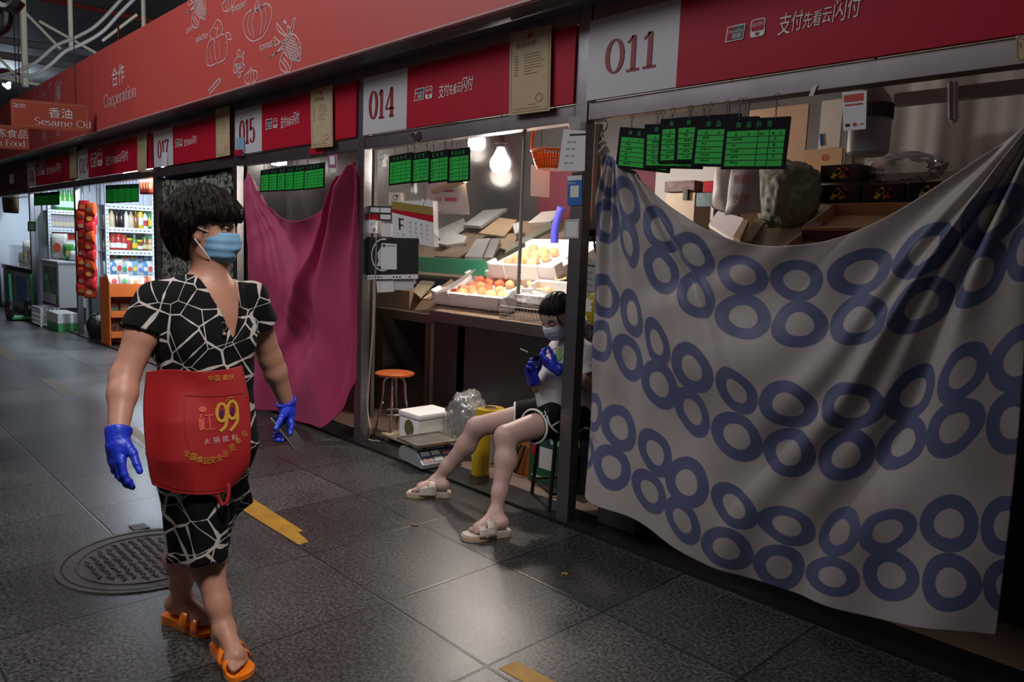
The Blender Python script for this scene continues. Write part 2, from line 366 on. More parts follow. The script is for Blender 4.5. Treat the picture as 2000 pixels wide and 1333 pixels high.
# ------------------------------------------------------------------ the hall: floor, kerb, walls, roof
YF = 2.797
def floor_material():
    m = bpy.data.materials.new('granite_tiles'); m.use_nodes = True; nt = m.node_tree; b = nt.nodes['Principled BSDF']; L = nt.links.new
    tc = nd(nt, 'TexCoord'); sp = nd(nt, 'SeparateXYZ'); L(tc.outputs['Object'], sp.inputs[0])
    def math_(op, a, bb=None, c=None):
        n = nd(nt, 'Math', operation=op)
        for i, q in enumerate((a, bb, c)):
            if q is None: continue
            if isinstance(q, (int, float)): n.inputs[i].default_value = q
            else: L(q, n.inputs[i])
        return n.outputs[0]
    ux = math_('MULTIPLY_ADD', sp.outputs[0], 1/.597, 2.34/.597); uy = math_('MULTIPLY_ADD', sp.outputs[1], 1/.604, -1.614/.604)
    cx = math_('FLOOR', ux); cy = math_('FLOOR', uy); fx = math_('FRACT', ux); fy = math_('FRACT', uy)
    dx = math_('ABSOLUTE', math_('SUBTRACT', math_('FRACT', math_('ADD', ux, .5)), .5)); dy = math_('ABSOLUTE', math_('SUBTRACT', math_('FRACT', math_('ADD', uy, .5)), .5))
    dj = math_('MINIMUM', dx, dy)
    cv = nd(nt, 'CombineXYZ'); L(cx, cv.inputs[0]); L(cy, cv.inputs[1])
    wn = nd(nt, 'TexWhiteNoise', noise_dimensions='2D'); L(cv.outputs[0], wn.inputs['Vector'])
    n1 = nd(nt, 'TexNoise'); n1.inputs['Scale'].default_value = 70; n1.inputs['Detail'].default_value = 5; n1.inputs['Roughness'].default_value = .75; L(tc.outputs['Object'], n1.inputs['Vector'])
    n2 = nd(nt, 'TexNoise'); n2.inputs['Scale'].default_value = 1.7; n2.inputs['Detail'].default_value = 5; n2.inputs['Roughness'].default_value = .65; L(tc.outputs['Object'], n2.inputs['Vector'])
    vo = nd(nt, 'TexVoronoi'); vo.inputs['Scale'].default_value = 60; L(tc.outputs['Object'], vo.inputs['Vector'])
    r1 = nd(nt, 'ValToRGB'); e = r1.color_ramp.elements; e[0].position = .42; e[0].color = (.016, .016, .017, 1); e[1].position = .72; e[1].color = (.19, .185, .18, 1); L(n1.outputs[0], r1.inputs[0])
    mx = nd(nt, 'MixRGB', blend_type='MULTIPLY'); mx.inputs[0].default_value = 1
    tone = math_('MULTIPLY_ADD', wn.outputs[0], .80, .42)
    L(r1.outputs[0], mx.inputs[1]); L(tone, mx.inputs[2])
    r2 = nd(nt, 'ValToRGB'); e = r2.color_ramp.elements; e[0].position = .35; e[0].color = (.62, .62, .62, 1); e[1].position = .62; e[1].color = (1.1, 1.08, 1.05, 1); L(n2.outputs[0], r2.inputs[0])
    mx2 = nd(nt, 'MixRGB', blend_type='MULTIPLY'); mx2.inputs[0].default_value = 1; L(mx.outputs[0], mx2.inputs[1]); L(r2.outputs[0], mx2.inputs[2])
    # flecks
    rf = nd(nt, 'ValToRGB'); e = rf.color_ramp.elements; e[0].position = .0; e[0].color = (1, 1, 1, 1); e[1].position = .14; e[1].color = (0, 0, 0, 1); L(vo.outputs['Distance'], rf.inputs[0])
    ad = nd(nt, 'MixRGB', blend_type='ADD'); ad.inputs[2].default_value = (.10, .095, .085, 1); L(rf.outputs[0], ad.inputs[0]); L(mx2.outputs[0], ad.inputs[1])
    rj = nd(nt, 'ValToRGB'); e = rj.color_ramp.elements; e[0].position = .004; e[0].color = (0, 0, 0, 1); e[1].position = .009; e[1].color = (1, 1, 1, 1); L(dj, rj.inputs[0])
    mj = nd(nt, 'MixRGB'); mj.inputs[1].default_value = (.008, .008, .008, 1); L(rj.outputs[0], mj.inputs[0]); L(ad.outputs[0], mj.inputs[2])
    L(mj.outputs[0], b.inputs['Base Color'])
    rr = math_('MULTIPLY_ADD', n2.outputs[0], .20, .17); rr = math_('MULTIPLY_ADD', n1.outputs[0], .12, rr); L(rr, b.inputs['Roughness'])
    bp = nd(nt, 'Bump'); bp.inputs['Strength'].default_value = .22; bp.inputs['Distance'].default_value = .004
    hh = math_('MULTIPLY_ADD', rj.outputs[0], 1.0, math_('MULTIPLY', n1.outputs[0], .55)); L(hh, bp.inputs['Height']); L(bp.outputs[0], b.inputs['Normal'])
    return m
FM = floor_material()
struct(MB().bb((-45, -6, -.1), (8, 2.785, 0)).build('floor', FM, smooth=None))
struct(MB().bb((-45, 2.785, -.1), (4, 3.0, .018)).build('trim_1', M['kerb'], smooth=None))
struct(MB().bb((-45, 3.0, -.1), (4, 6.2, .01)).build('floor_stalls', M['innerfloor'], smooth=None))
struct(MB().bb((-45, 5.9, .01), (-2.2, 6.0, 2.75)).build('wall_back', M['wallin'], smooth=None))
def panel_mat():
    m = mat('ribbed_panel', (.50, .47, .45), .45, var=.05, vscale=1.5); nt = m.node_tree; b = nt.nodes['Principled BSDF']; L = nt.links.new
    tc = nd(nt, 'TexCoord'); w = nd(nt, 'TexWave'); w.bands_direction = 'X'; w.wave_profile = 'SIN'; w.inputs['Scale'].default_value = 2.6
    L(tc.outputs['Object'], w.inputs['Vector']); bp = nd(nt, 'Bump'); bp.inputs['Strength'].default_value = .35; bp.inputs['Distance'].default_value = .01
    L(w.outputs[0], bp.inputs['Height']); L(bp.outputs[0], b.inputs['Normal']); return m
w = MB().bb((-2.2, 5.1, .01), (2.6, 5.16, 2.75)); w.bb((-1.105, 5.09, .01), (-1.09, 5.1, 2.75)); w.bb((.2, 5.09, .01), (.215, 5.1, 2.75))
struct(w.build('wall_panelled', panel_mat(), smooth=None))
struct(MB().bb((-45, 2.9, 2.75), (4, 6.0, 2.80)).build('ceiling_stalls', M['whitepaint'], smooth=None))
for i, X in enumerate((-6.46, -8.47, -11.60, -14.5, -17.6)):
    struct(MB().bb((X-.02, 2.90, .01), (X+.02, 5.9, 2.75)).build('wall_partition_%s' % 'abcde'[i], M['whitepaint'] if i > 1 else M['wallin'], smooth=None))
struct(MB().bb((.9, 2.9, .01), (.95, 5.1, 2.75)).build('wall_partition_right', M['wallpanel'], smooth=None))
# the other side of the aisle, seen only in reflections
struct(MB().bb((-45, -3.3, 0), (6, -3.2, 2.57)).build('wall_opposite', M['grey'], smooth=None))
struct(MB().bb((-45, -3.2, 2.57), (6, -3.05, 3.43)).build('trim_2', M['coral'], smooth=None))
struct(MB().bb((-60, -12, 7.8), (8, 14, 7.9)).build('ceiling', M['roof'], smooth=None))
struct(MB().bb((-60, 13.6, 0), (8, 13.8, 7.8)).build('wall_far', M['roof'], smooth=None))
struct(MB().bb((-60, -12, 0), (-59.8, 14, 7.8)).build('wall_end', M['roof'], smooth=None))

# ------------------------------------------------------------------ stall front frame
PX = [-.42, -2.50, -4.46, -6.47, -8.48, -11.62, -14.35, -17.5]
ZR0, ZR1, ZT0, ZT1 = 2.03, 2.115, 2.49, 2.575
PLB = ['square steel post at the far right behind the ring printed sheet', 'square steel post carrying the blue payment card, right of the seated person', 'square steel post between the pink sheet and the lit fruit stall', 'square steel post just behind the walking woman, left of the pink sheet', 'square steel post between the bottle rack stall and the floral sheet', 'square steel post beside the hanging red snack strips', 'square steel post beside the green hand trolley', 'farthest steel post at the end of the stall row']
RLB = ['over the ring printed sheet', 'over the lit fruit stall', 'over the pink sheet', 'over the dark floral sheet', 'over the bottle rack stall', 'over the freezer stall', 'over the farthest stall']
for i, X in enumerate(PX):
    o = MB().bb((X-.041, YF, 0), (X+.041, YF+.065, ZT1+.02), bev=.005).build('steel_post', M['steel'])
    tag(o, PLB[i], 'post')
snum = ['011', '014', '015', '017', '019', '026', None]
for i in range(7):
    a, b_ = PX[i+1]+.045, PX[i]-.045
    o = MB().bb((a, YF+.004, ZR0), (b_, YF+.075, ZR1), bev=.004).build('lower_header_rail', M['rail'])
    tag(o, 'lower steel header rail '+RLB[i]+', under its sign', 'rail')
    o = MB().bb((a, YF+.004, ZT0), (b_, YF+.075, ZT1), bev=.004).build('upper_header_rail', M['rail'])
    tag(o, 'upper steel header rail '+RLB[i]+', above its sign', 'rail')
# soffit between the stall fronts and the fascia
struct(MB().bb((-45, 2.60, 2.56), (2.0, 2.86, 2.60)).build('trim_3', mat('soffit_steel', (.17, .18, .20), .3, .35, bump=.05, bscale=3), smooth=None))

# ------------------------------------------------------------------ stall signs
def pay_marks(root, x, z, s, Y, px):
    """card emblem, app emblem and the slogan"""
    e = s
    f = Flat((x, Y, z), (1, 0, 0), (0, 0, 1), .003); sh = .12
    def par(x0, y0, x1, y1, k): f.poly([(x0+sh*y0, y0), (x1+sh*y0, y0), (x1+sh*y1, y1), (x0+sh*y1, y1)], k)
    par(0, 0, 1.35*e, e, 0); f.build('emblem_border', M['decalwhite'], root)
    f = Flat((x, Y, z), (1, 0, 0), (0, 0, 1), .004); par(.08*e, .07*e, .48*e, .93*e, 0); f.build('emblem_red', M['red'], root)
    f = Flat((x, Y, z), (1, 0, 0), (0, 0, 1), .004); par(.48*e, .07*e, 1.27*e, .93*e, 0); f.build('emblem_dark', M['emblemdark'], root)
    f = Flat((x, Y, z), (1, 0, 0), (0, 0, 1), .005); f.text('UnionPay', .16*e, .52*e, .30*e, .2); f.text('银联', .50*e, .16*e, .36*e, .1); f.build('emblem_lettering', M['decalwhite'], root)
    ax = sx(px[2], px[4])-x; e2 = (sx(px[3], px[4])-sx(px[2], px[4]))/1.02
    e0 = e; e = e2
    f = Flat((x+ax, Y, z), (1, 0, 0), (0, 0, 1), .003)
    f.poly([(p[0], p[1]) for p in rrect(0, -.02*e, e*1.02, 1.1*e, .18*e)]); f.build('app_badge', M['decalwhite'], root)
    f = Flat((x+ax, Y, z), (1, 0, 0), (0, 0, 1), .004); f.poly(rrect(.07*e, .36*e, .95*e, 1.03*e, .12*e)); f.build('app_badge_field', M['red'], root)
    f = Flat((x+ax, Y, z), (1, 0, 0), (0, 0, 1), .005); f.text('云闪付', .10*e, .64*e, .285*e); f.build('app_badge_lettering', M['decalwhite'], root)
    f = Flat((x+ax, Y, z), (1, 0, 0), (0, 0, 1), .005); f.rect(.38*e, .08*e, .62*e, .27*e); f.build('app_badge_mark', M['numred'], root)
    X0, X1 = sx(px[5], px[4]), sx(px[6], px[4]); f = Flat((X0, Y, z), (1, 0, 0), (0, 0, 1), .003); hz = px[7]
    SZ = (1.15, 1.05, .85, .8, .85, 1.2, 1.15); adv = (X1-X0)/sum(SZ); xx = 0
    for ch, sz, dy in zip('支付先看云闪付', SZ, (-.08, 0, .0, .02, .08, .06, .1)):
        f.text(ch, xx, dy*hz, sz*hz, .12, sx=adv/hz*1.02); xx += sz*adv
    f.build('slogan', M['decalwhite'], root)
def rrect(x0, y0, x1, y1, r, n=5):
    out = []
    for cx, cy, a0 in ((x1-r, y0+r, -90), (x1-r, y1-r, 0), (x0+r, y1-r, 90), (x0+r, y0+r, 180)):
        for k in range(n+1):
            a = math.radians(a0+90*k/n); out.append((cx+r*math.cos(a), cy+r*math.sin(a)))
    return out
M['emblemdark'] = mat('emblem_dark', (.02, .05, .07), .5)
def sx(px, py): return gy(px, py, YF).x
PXM = {'011': (1421, 1459, 1469, 1497, 65, 1522, 1680, .075, 66), '014': (813, 833, 835, 848, 182, 860, 927, .075, 185), '015': (522, 535, 537, 545, 240, 551, 588, .085, 243), '017': (345, 353, 354, 359, 279, 362, 387, .07, 280), '019': (180, 191, 193, 202, 312, 209, 253, .11, 313), '026': (74, 82, 83, 89, 330, 92, 121, .11, 331)}
# stall, left end, end of white, right end, logo start x, logo size, digits x/z/h
SG = [('011', sx(1147, 120), sx(1328, 90), sx(1992, 60), sx(1422, 70), .086, sx(1184, 115), 2.222, .158),
      ('014', sx(709, 200), sx(798, 190), sx(1117, 130), sx(813, 185), .085, sx(724, 195), 2.21, .185),
      ('015', sx(459, 240), sx(514, 230), sx(692, 200), sx(522, 243), .088, sx(470, 250), 2.20, .200),
      ('017', sx(304, 290), sx(340, 280), sx(450, 260), sx(344, 280), .075, sx(310, 285), 2.20, .185),
      ('019', sx(152, 315), sx(174, 312), sx(297, 300), sx(180, 310), .135, sx(157, 315), 2.19, .190),
      ('026', sx(54, 335), sx(71, 333), sx(149, 325), sx(74, 330), .125, sx(59, 335), 2.19, .185)]
for i, (s, x0, x1, x2, xl, e, xd, zd, hd) in enumerate(SG):
    x0, x2 = PX[i+1]+.043, PX[i]-.043
    t = thing('stall_sign', 'stall sign with number %s on white beside a long red panel' % s, 'sign', ((x0+x2)/2, YF, ZR1), 'numbered stall signs above the stall fronts')
    MB().bb((x0, YF-.012, ZR1+.004), (x1, YF+.01, ZT0-.004)).build('number_panel', M['signwhite'], t)
    MB().bb((x1, YF-.012, ZR1+.004), (x2, YF+.01, ZT0-.004)).build('red_panel', M['red'], t)
    f = Flat((0, YF-.012, 0), (1, 0, 0), (0, 0, 1), .003); wd = abs(x1-x0)
    sxx = min(1.3, wd*.60/(sum(GL[c][0] for c in s)*hd)); serif(f, s, xd, zd, hd, .16, .05, sxx); f.build('stall_number', M['numred'], t)
    q = PXM[s]; e = abs(sx(q[1], q[4])-sx(q[0], q[4]))/1.47; zc = gy((q[0]+q[1])/2, q[8], YF).z
    pay_marks(t, sx(q[0], q[4]), zc-e*.5, e, YF-.012, q)
# beyond: dark red sign of the farthest stall
t = thing('stall_sign', 'dark red stall sign of the farthest stall with two white emblems', 'sign', (-16, YF, ZR1))
MB().bb((-17.4, YF-.012, ZR1), (-14.4, YF+.01, ZT0)).build('red_panel', mat('sign_deep_red', (.12, .012, .02), .5), t)
f = Flat((0, YF-.012, 0), (1, 0, 0), (0, 0, 1), .003); f.rect(-16.9, 2.22, -16.55, 2.38); f.build('emblem', M['decalwhite'], t)
f = Flat((0, YF-.012, 0), (1, 0, 0), (0, 0, 1), .003); f.rect(-15.7, 2.22, -15.35, 2.38); f.build('emblem', M['decalwhite'], t)

# ------------------------------------------------------------------ coral fascia with drawings
YA, ZA0, ZA1 = 2.57, 2.575, 3.425
seams = [2.0, -3.2, -8.62, -13.9, -20, -26, -32, -38]
fasc = []
fl_lab = ['coral fascia board with drawn corn, tomato and cabbage over stalls 011 to 017', 'coral fascia board reading Cooperation in white letters', 'coral fascia board half hidden by the hanging sesame oil sign', 'coral fascia board at the far end of the aisle']
X_ = [3.0, -8.64, -13.2, -22.0]
FB = [(-9.32, 3.0), (-19.2, -9.33), (-40, -19.21)]
labs = ['coral fascia board with white drawn vegetables and the word Cooperation, over the near stalls', 'coral fascia board with faint drawn vegetables behind the hanging sesame oil sign', 'farthest coral fascia board beyond the hanging signs']
for (a, b_), lb in zip(FB, labs):
    t = thing('fascia_board', lb, 'fascia board', ((a+b_)/2, YA, ZA0))
    MB().bb((a+.003, YA, ZA0), (b_-.003, YA+.06, ZA1), bev=.004).build('panel', M['coral'], t)
    MB().bb((a+.003, YA-.004, ZA0-.012), (b_-.003, YA+.06, ZA0)).build('edge_strip', M['coralpale'], t)
    fasc.append(t)
def fx(px, py): q = gy(px, py, YA); return q.x, q.z
f = Flat((0, YA, 0), (1, 0, 0), (0, 0, 1), .003)
x, z = fx(220, 172); x2, z2 = fx(243, 155)
f.text('合作', x-.02, z+.02, .22, sx=1.0); f.build('chinese_lettering', M['decalwhite'], fasc[0])
f = Flat((0, YA, 0), (1, 0, 0), (0, 0, 1), .003)
x, z = fx(203, 206); serif(f, 'Cooperation', x, z-.03, .185, .085, .03, 1.15); f.build('lettering', M['decalwhite'], fasc[0])
x, z = fx(0, 246)
f = Flat((0, YA, 0), (1, 0, 0), (0, 0, 1), .003); serif(f, 'ration', x-.9, z-.05, .25, .09, .03, 1.9); f.build('lettering', M['decalwhite'], fasc[1])
class Draw:
    def __init__(s, cx, cz, sc, rot=0, parent=None, lw=.0085):
        s.c = (cx, cz); s.sc = sc; s.r = rot; s.lw = lw
        s.f = Flat((0, YA, 0), (1, 0, 0), (0, 0, 1), .003)
    def T(s, p):
        c, q = math.cos(s.r), math.sin(s.r); return (s.c[0]+1.75*s.sc*(p[0]*c-p[1]*q), s.c[1]+s.sc*(p[0]*q+p[1]*c))
    def l(s, pts, sm=5, closed=False, w=1): s.f.stroke([s.T(p) for p in pts], s.lw*w, sm=sm, closed=closed)
    def e(s, cx, cy, rx, ry, w=1, a0=0, a1=2*PI): s.f.stroke([s.T((cx+rx*math.cos(a0+(a1-a0)*i/24), cy+ry*math.sin(a0+(a1-a0)*i/24))) for i in range(25)], s.lw*w)
    def done(s, nm, parent): return s.f.build(nm, M['line'], parent)
def corn(cx, cz, sc, rot, par):
    d = Draw(cx, cz, sc, rot)
    d.l([(-.10, .42), (-.24, .25), (-.27, 0), (-.2, -.28), (-.08, -.46), (.0, -.56), (.08, -.46), (.2, -.28), (.27, 0), (.24, .25), (.10, .42)])
    for i in range(-5, 5):
        y = i*.085+.02; hw = .25*math.sqrt(max(.05, 1-(y/.58)**2))
        n = max(2, int(hw*2/.085))
        for k in range(n):
            x = -hw+.04+(2*hw-.08)*(k+.5*(i % 2))/n
            d.e(x, y, .036, .036, .55)
    for a, b_, c in (((-.12, .40), (-.45, .55), (-.30, .78)), ((0, .42), (-.10, .8), (-.02, 1.05)), ((.1, .42), (.22, .75), (.16, .95)), ((.13, .38), (.42, .62), (.52, .60)), ((-.2, .3), (-.55, .3), (-.75, .38))):
        d.l([a, b_, c]); d.l([c, ((a[0]+b_[0])/2+.07, (a[1]+b_[1])/2-.06), (a[0]+.08, a[1]-.06)])
    d.l([(-.27, .1), (-.5, .02), (-.62, -.25), (-.48, -.52), (-.3, -.45), (-.18, -.25)])
    d.l([(-.5, .02), (-.46, -.3), (-.48, -.52)]); d.l([(-.4, 0), (-.36, -.3), (-.38, -.48)])
    return d.done('corn_drawing', par)
def gourd(cx, cz, sc, rot, par, nm='tomato_drawing'):
    d = Draw(cx, cz, sc, rot)
    d.l([(0, .3), (-.3, .42), (-.55, .2), (-.5, -.2), (-.25, -.5), (0, -.55), (.25, -.5), (.5, -.2), (.55, .2), (.3, .42)], closed=True)
    d.l([(-.12, .32), (-.2, 0), (-.12, -.45)]); d.l([(.12, .32), (.2, 0), (.12, -.45)]); d.l([(.3, .3), (.38, 0), (.25, -.35)], w=.7); d.l([(-.3, .3), (-.38, 0), (-.25, -.35)], w=.7)
    d.l([(0, .3), (-.06, .5), (.05, .68)]); d.l([(.06, .3), (.04, .5), (.13, .66)])
    for a in (20, 70, 110, 160): d.l([(0, .32), (.2*math.cos(math.radians(a)), .32+.06), (.36*math.cos(math.radians(a)), .36+.12*math.sin(math.radians(a)))])
    return d.done(nm, par)
def pakchoi(cx, cz, sc, rot, par):
    d = Draw(cx, cz, sc, rot)
    d.l([(-.05, -.55), (-.45, -.5), (-.5, 0), (-.35, .3), (-.12, .3), (-.1, -.1), (-.02, -.5)]); d.l([(.0, -.55), (.4, -.5), (.52, -.15), (.45, .25), (.2, .35), (-.05, .3)])
    d.l([(-.2, .3), (-.35, .55), (-.15, .75), (.05, .9), (.22, .75), (.3, .5), (.2, .35)]); d.l([(.35, .3), (.6, .3), (.7, .05), (.55, .1), (.45, .0)])
    d.l([(-.35, .1), (-.3, -.2), (-.25, -.45)], w=.7); d.l([(.1, .2), (.15, -.1), (.12, -.45)], w=.7); d.l([(0, .35), (.05, .6), (.03, .8)], w=.7); d.l([(.05, .5), (.15, .62)], w=.7); d.l([(.04, .6), (-.1, .68)], w=.7)
    return d.done('cabbage_drawing', par)
def pepper(cx, cz, sc, rot, par):
    d = Draw(cx, cz, sc, rot)
    d.e(0, .1, .3, .2); d.e(.1, -.25, .28, .2); d.e(-.15, -.2, .2, .2); d.l([(0, .3), (-.1, .55), (.1, .6), (.05, .3)]); d.l([(.15, .25), (.35, .45), (.3, .2)]); d.l([(0, -.4), (.0, -.65), (.12, -.6), (.1, -.4)])
    d.e(-.05, -.2, .07, .06, .7); d.e(.15, -.22, .07, .06, .7)
    return d.done('ginger_drawing', par)
def loofah(cx, cz, sc, rot, par):
    d = Draw(cx, cz, sc, rot)
    d.l([(-1.0, -.22), (-.5, -.24), (.3, -.24), (.8, -.2), (1.0, 0), (.8, .2), (.3, .24), (-.5, .22), (-1.0, .2)])
    d.e(.93, 0, .1, .14, .7)
    for i in range(7):
        for j in (-.1, .02, .12): d.e(-.8+i*.25+j, j, .02, .02, .6)
    return d.done('loofah_drawing', par)
def onion(cx, cz, sc, rot, par):
    d = Draw(cx, cz, sc, rot)
    d.l([(0, .55), (-.1, .3), (-.45, .1), (-.45, -.25), (-.15, -.45), (.15, -.45), (.45, -.25), (.45, .1), (.1, .3), (.0, .55)])
    for k in (-.25, 0, .25): d.l([(k*.2, .3), (k, -.05), (k*.5, -.42)], w=.7)
    for k in (-.1, 0, .1): d.l([(k, -.45), (k*2, -.6)], w=.7)
    return d.done('onion_drawing', par)
def P_(fn, px, py, hpx, rot, par, **k):
    a = gy(px, py-hpx/2, YA); b_ = gy(px, py+hpx/2, YA); c = (a+b_)/2
    fn(c.x, c.z, (a-b_).length, rot, par, **k)
F0 = fasc[0]
P_(corn, 571, 92, 68, .55, F0); P_(corn, 392, 14, 56, .45, F0); P_(pakchoi, 424, 92, 58, 0, F0); P_(gourd, 503, 42, 66, 0, F0)
P_(pepper, 467, 124, 42, 0, F0); P_(onion, 491, 148, 34, 0, F0); P_(loofah, 420, 168, 20, .5, F0); P_(onion, 447, 4, 36, .2, F0)
P_(gourd, 75, 182, 36, 0, fasc[1]); P_(onion, 86, 190, 26, .1, fasc[1]); P_(corn, 115, 182, 30, 0, fasc[1]); P_(pepper, 86, 262, 24, .4, fasc[1]); P_(onion, 114, 258, 14, 0, fasc[1]); P_(loofah, 98, 166, 8, .6, fasc[1])
for tx, px, py in (('corn', 364, 66), ('pakchoi', 383, 84), ('pepper', 455, 24), ('tomato', 508, 100)):
    f = Flat((0, YA, 0), (1, 0, 0), (0, 0, 1), .003); q = gy(px, py, YA); f.text(tx, q.x, q.z, .085); f.build('caption', M['line'], F0)

# ------------------------------------------------------------------ roof: trusses, pipes, lamps
def rodpx(mb, pts, d, r, n=8, sm=0):
    P = [gd(x, y, d if not isinstance(d, (list, tuple)) else d[i]) for i, (x, y) in enumerate(pts)]
    if sm: P = smooth_pts(P, sm)
    mb.tube(P, r, n)
TR = thing('roof_truss', 'cream painted roof truss of uprights and braces above the coral board', 'roof truss', gd(90, 165, 17))
for lb, px, w_ in (('cream upright of the roof truss nearest the left edge', [(43, -60), (50, 170)], .065), ('cream upright of the roof truss above the Cooperation board', [(136, -40), (140, 95)], .055), ('short cream upright of the roof truss just above the coral board', [(279, -30), (281, 60)], .045)):
    m_ = MB(); rodpx(m_, px, 16.5, w_, 8); m_.build('upright', M['cream'], TR)
for lb, px in (('cream diagonal truss brace running down to the low joint', [(-10, 105), (48, 165)]), ('thin cream truss brace behind the first upright', [(40, 15), (118, 95)]), ('second thin cream truss brace right of the first upright', [(78, 42), (190, 105)]), ('level cream truss tie above the frozen food sign', [(-10, 150), (90, 168)]), ('cream brace rising beside the red hanging rod', [(200, 80), (268, 28)])):
    m_ = MB(); rodpx(m_, px, 16.55, .032, 8); m_.build('brace', M['cream'], TR)
for lb, px, d_, r_, mt in (('grey curved conduit sweeping up behind the coral board', [(-10, 150), (30, 140), (70, 122), (108, 90), (150, 72), (190, 48), (240, -5)], 15.5, .035, 'grey2'), ('second grey curved conduit below the first', [(40, 148), (70, 145), (100, 125), (128, 100), (160, 86), (200, 62), (235, 25), (270, -10)], 15.3, .035, 'grey2')):
    M.setdefault('grey2', mat('conduit_grey', (.20, .20, .195), .5))
    m_ = MB(); rodpx(m_, px, d_, r_, 8, 5); tag(m_.build('conduit', M[mt]), lb, 'conduit')
for lb, px, mt, r_ in (('dark red sprinkler pipe crossing high under the roof', [(60, -8), (330, 48)], 'redpaint', .07), ('dark steel roof beam above the first conduit', [(-10, 76), (190, 106)], 'grey', .09), ('lower dark steel roof beam behind the conduits', [(-10, 106), (145, 128)], 'grey', .09), ('dark red pipe just above the frozen food sign', [(-10, 140), (40, 146)], 'redpaint', .05)):
    m_ = MB(); rodpx(m_, px, 18.5, r_, 8); tag(m_.build('roof_pipe', M[mt]), lb, 'roof pipe')
for lb, x0, x1, y, d_ in (('bright roof lamp at the upper edge of the trusses', 196, 242, -1, 24), ('small roof lamp beside the conduits', 232, 243, 20, 24), ('distant roof lamp over the frozen food sign', 9, 17, 167, 30)):
    t = thing('roof_lamp', lb, 'lamp', gd((x0+x1)/2, y, d_), 'roof lamps under the dark roof')
    a, b_ = gd(x0, y-3, d_), gd(x1, y+4, d_)
    MB().tube([a, b_], .09, 10).build('glowing_tube', M['tubeon'], t)
    MB().tube([a+Vector((0, 0, .14)), b_+Vector((0, 0, .14))], .13, 8).build('housing', M['darkmetal'], t)
m_ = MB(); m_.tube([gd(231, 50, 12), Vector((gd(231, 50, 12).x, gd(231, 50, 12).y, 2.79))], .016, 8); tag(m_.build('hanging_rod', mat('bright_red', (.75, .04, .02), .4)), 'bright red rod standing above the coral board', 'rod')
m_ = MB(); rodpx(m_, [(-5, 10), (20, 18), (38, 0)], 7, .06, 8, 4); rodpx(m_, [(15, 20), (12, 50), (-5, 62)], 7, .045, 8, 4)
tag(m_.build('hanging_fan_bracket', M['black']), 'black bracket hanging from the roof in the top left corner', 'bracket')

# hanging aisle signs
def aisle_sign(lb, corners, d, cn, en, cs, es, small=None, wires=()):
    a, b_, c, e = [gd(x, y, dd) for (x, y), dd in zip(corners, d)]   # tl, tr, br, bl
    u = (c-e); Wd = u.length; u.normalize(); v = Vector((0, 0, 1)); Hh = (a-e).length; n = u.cross(v)
    o = e; t = thing('hanging_aisle_sign', lb, 'sign', (e+c)/2, 'hanging aisle signs')
    MB().prism(rrect(0, 0, Wd, Hh, .03), o, u, v, -n*.025).build('board', mat('sign_orange_red', (.40, .045, .012), .4), t)
    f = Flat(o, u, v, .004); w_ = .006
    f.stroke(rrect(.025, .025, Wd-.025, Hh-.025, .03), w_, closed=True); f.build('border_line', mat('sign_border', (.55, .2, .1), .5), t)
    f = Flat(o, u, v, .004); f.text(cn, cs[0]*Wd, cs[1]*Hh, cs[2]*Hh); f.build('chinese_lettering', M['decalwhite'], t)
    f = Flat(o, u, v, .004); serif(f, en, es[0]*Wd, es[1]*Hh, es[2]*Hh, .10, .035, es[3])
    f.build('lettering', M['decalwhite'], t)
    f = Flat(o, u, v, .004)
    if small: f.text(small, .07*Wd, .78*Hh, .075*Hh); f.text('民生市场', .07*Wd, .70*Hh, .075*Hh); f.ring(.05*Wd, .78*Hh, .02*Wd, .06*Hh, .006); f.build('small_lettering', M['decalwhite'], t)
    m_ = MB()
    for q in wires:
        p = o+u*(q*Wd)+v*Hh-n*.012; m_.tube([p, p+Vector((0, 0, 2.2))], .006, 6)
    m_.build('suspension_wire', M['darkmetal'], t)
aisle_sign('orange red hanging sign reading Sesame Oil', [(18, 194), (175, 211), (176, 259), (22, 248)], (8.2, 8.45, 8.45, 8.2), '香油', 'Sesame Oil', (.47, .46, .40), (.29, .15, .34, 1.15), '北京朝阳', (.12, .82))
aisle_sign('orange red hanging sign reading Frozen Food, cut off at the edge of the photo', [(-95, 238), (57, 253), (58, 293), (-93, 284)], (9.3, 9.6, 9.6, 9.3), '冷冻食品', 'Frozen Food', (.42, .50, .40), (.28, .13, .34, 1.05), None, (.12, .85))
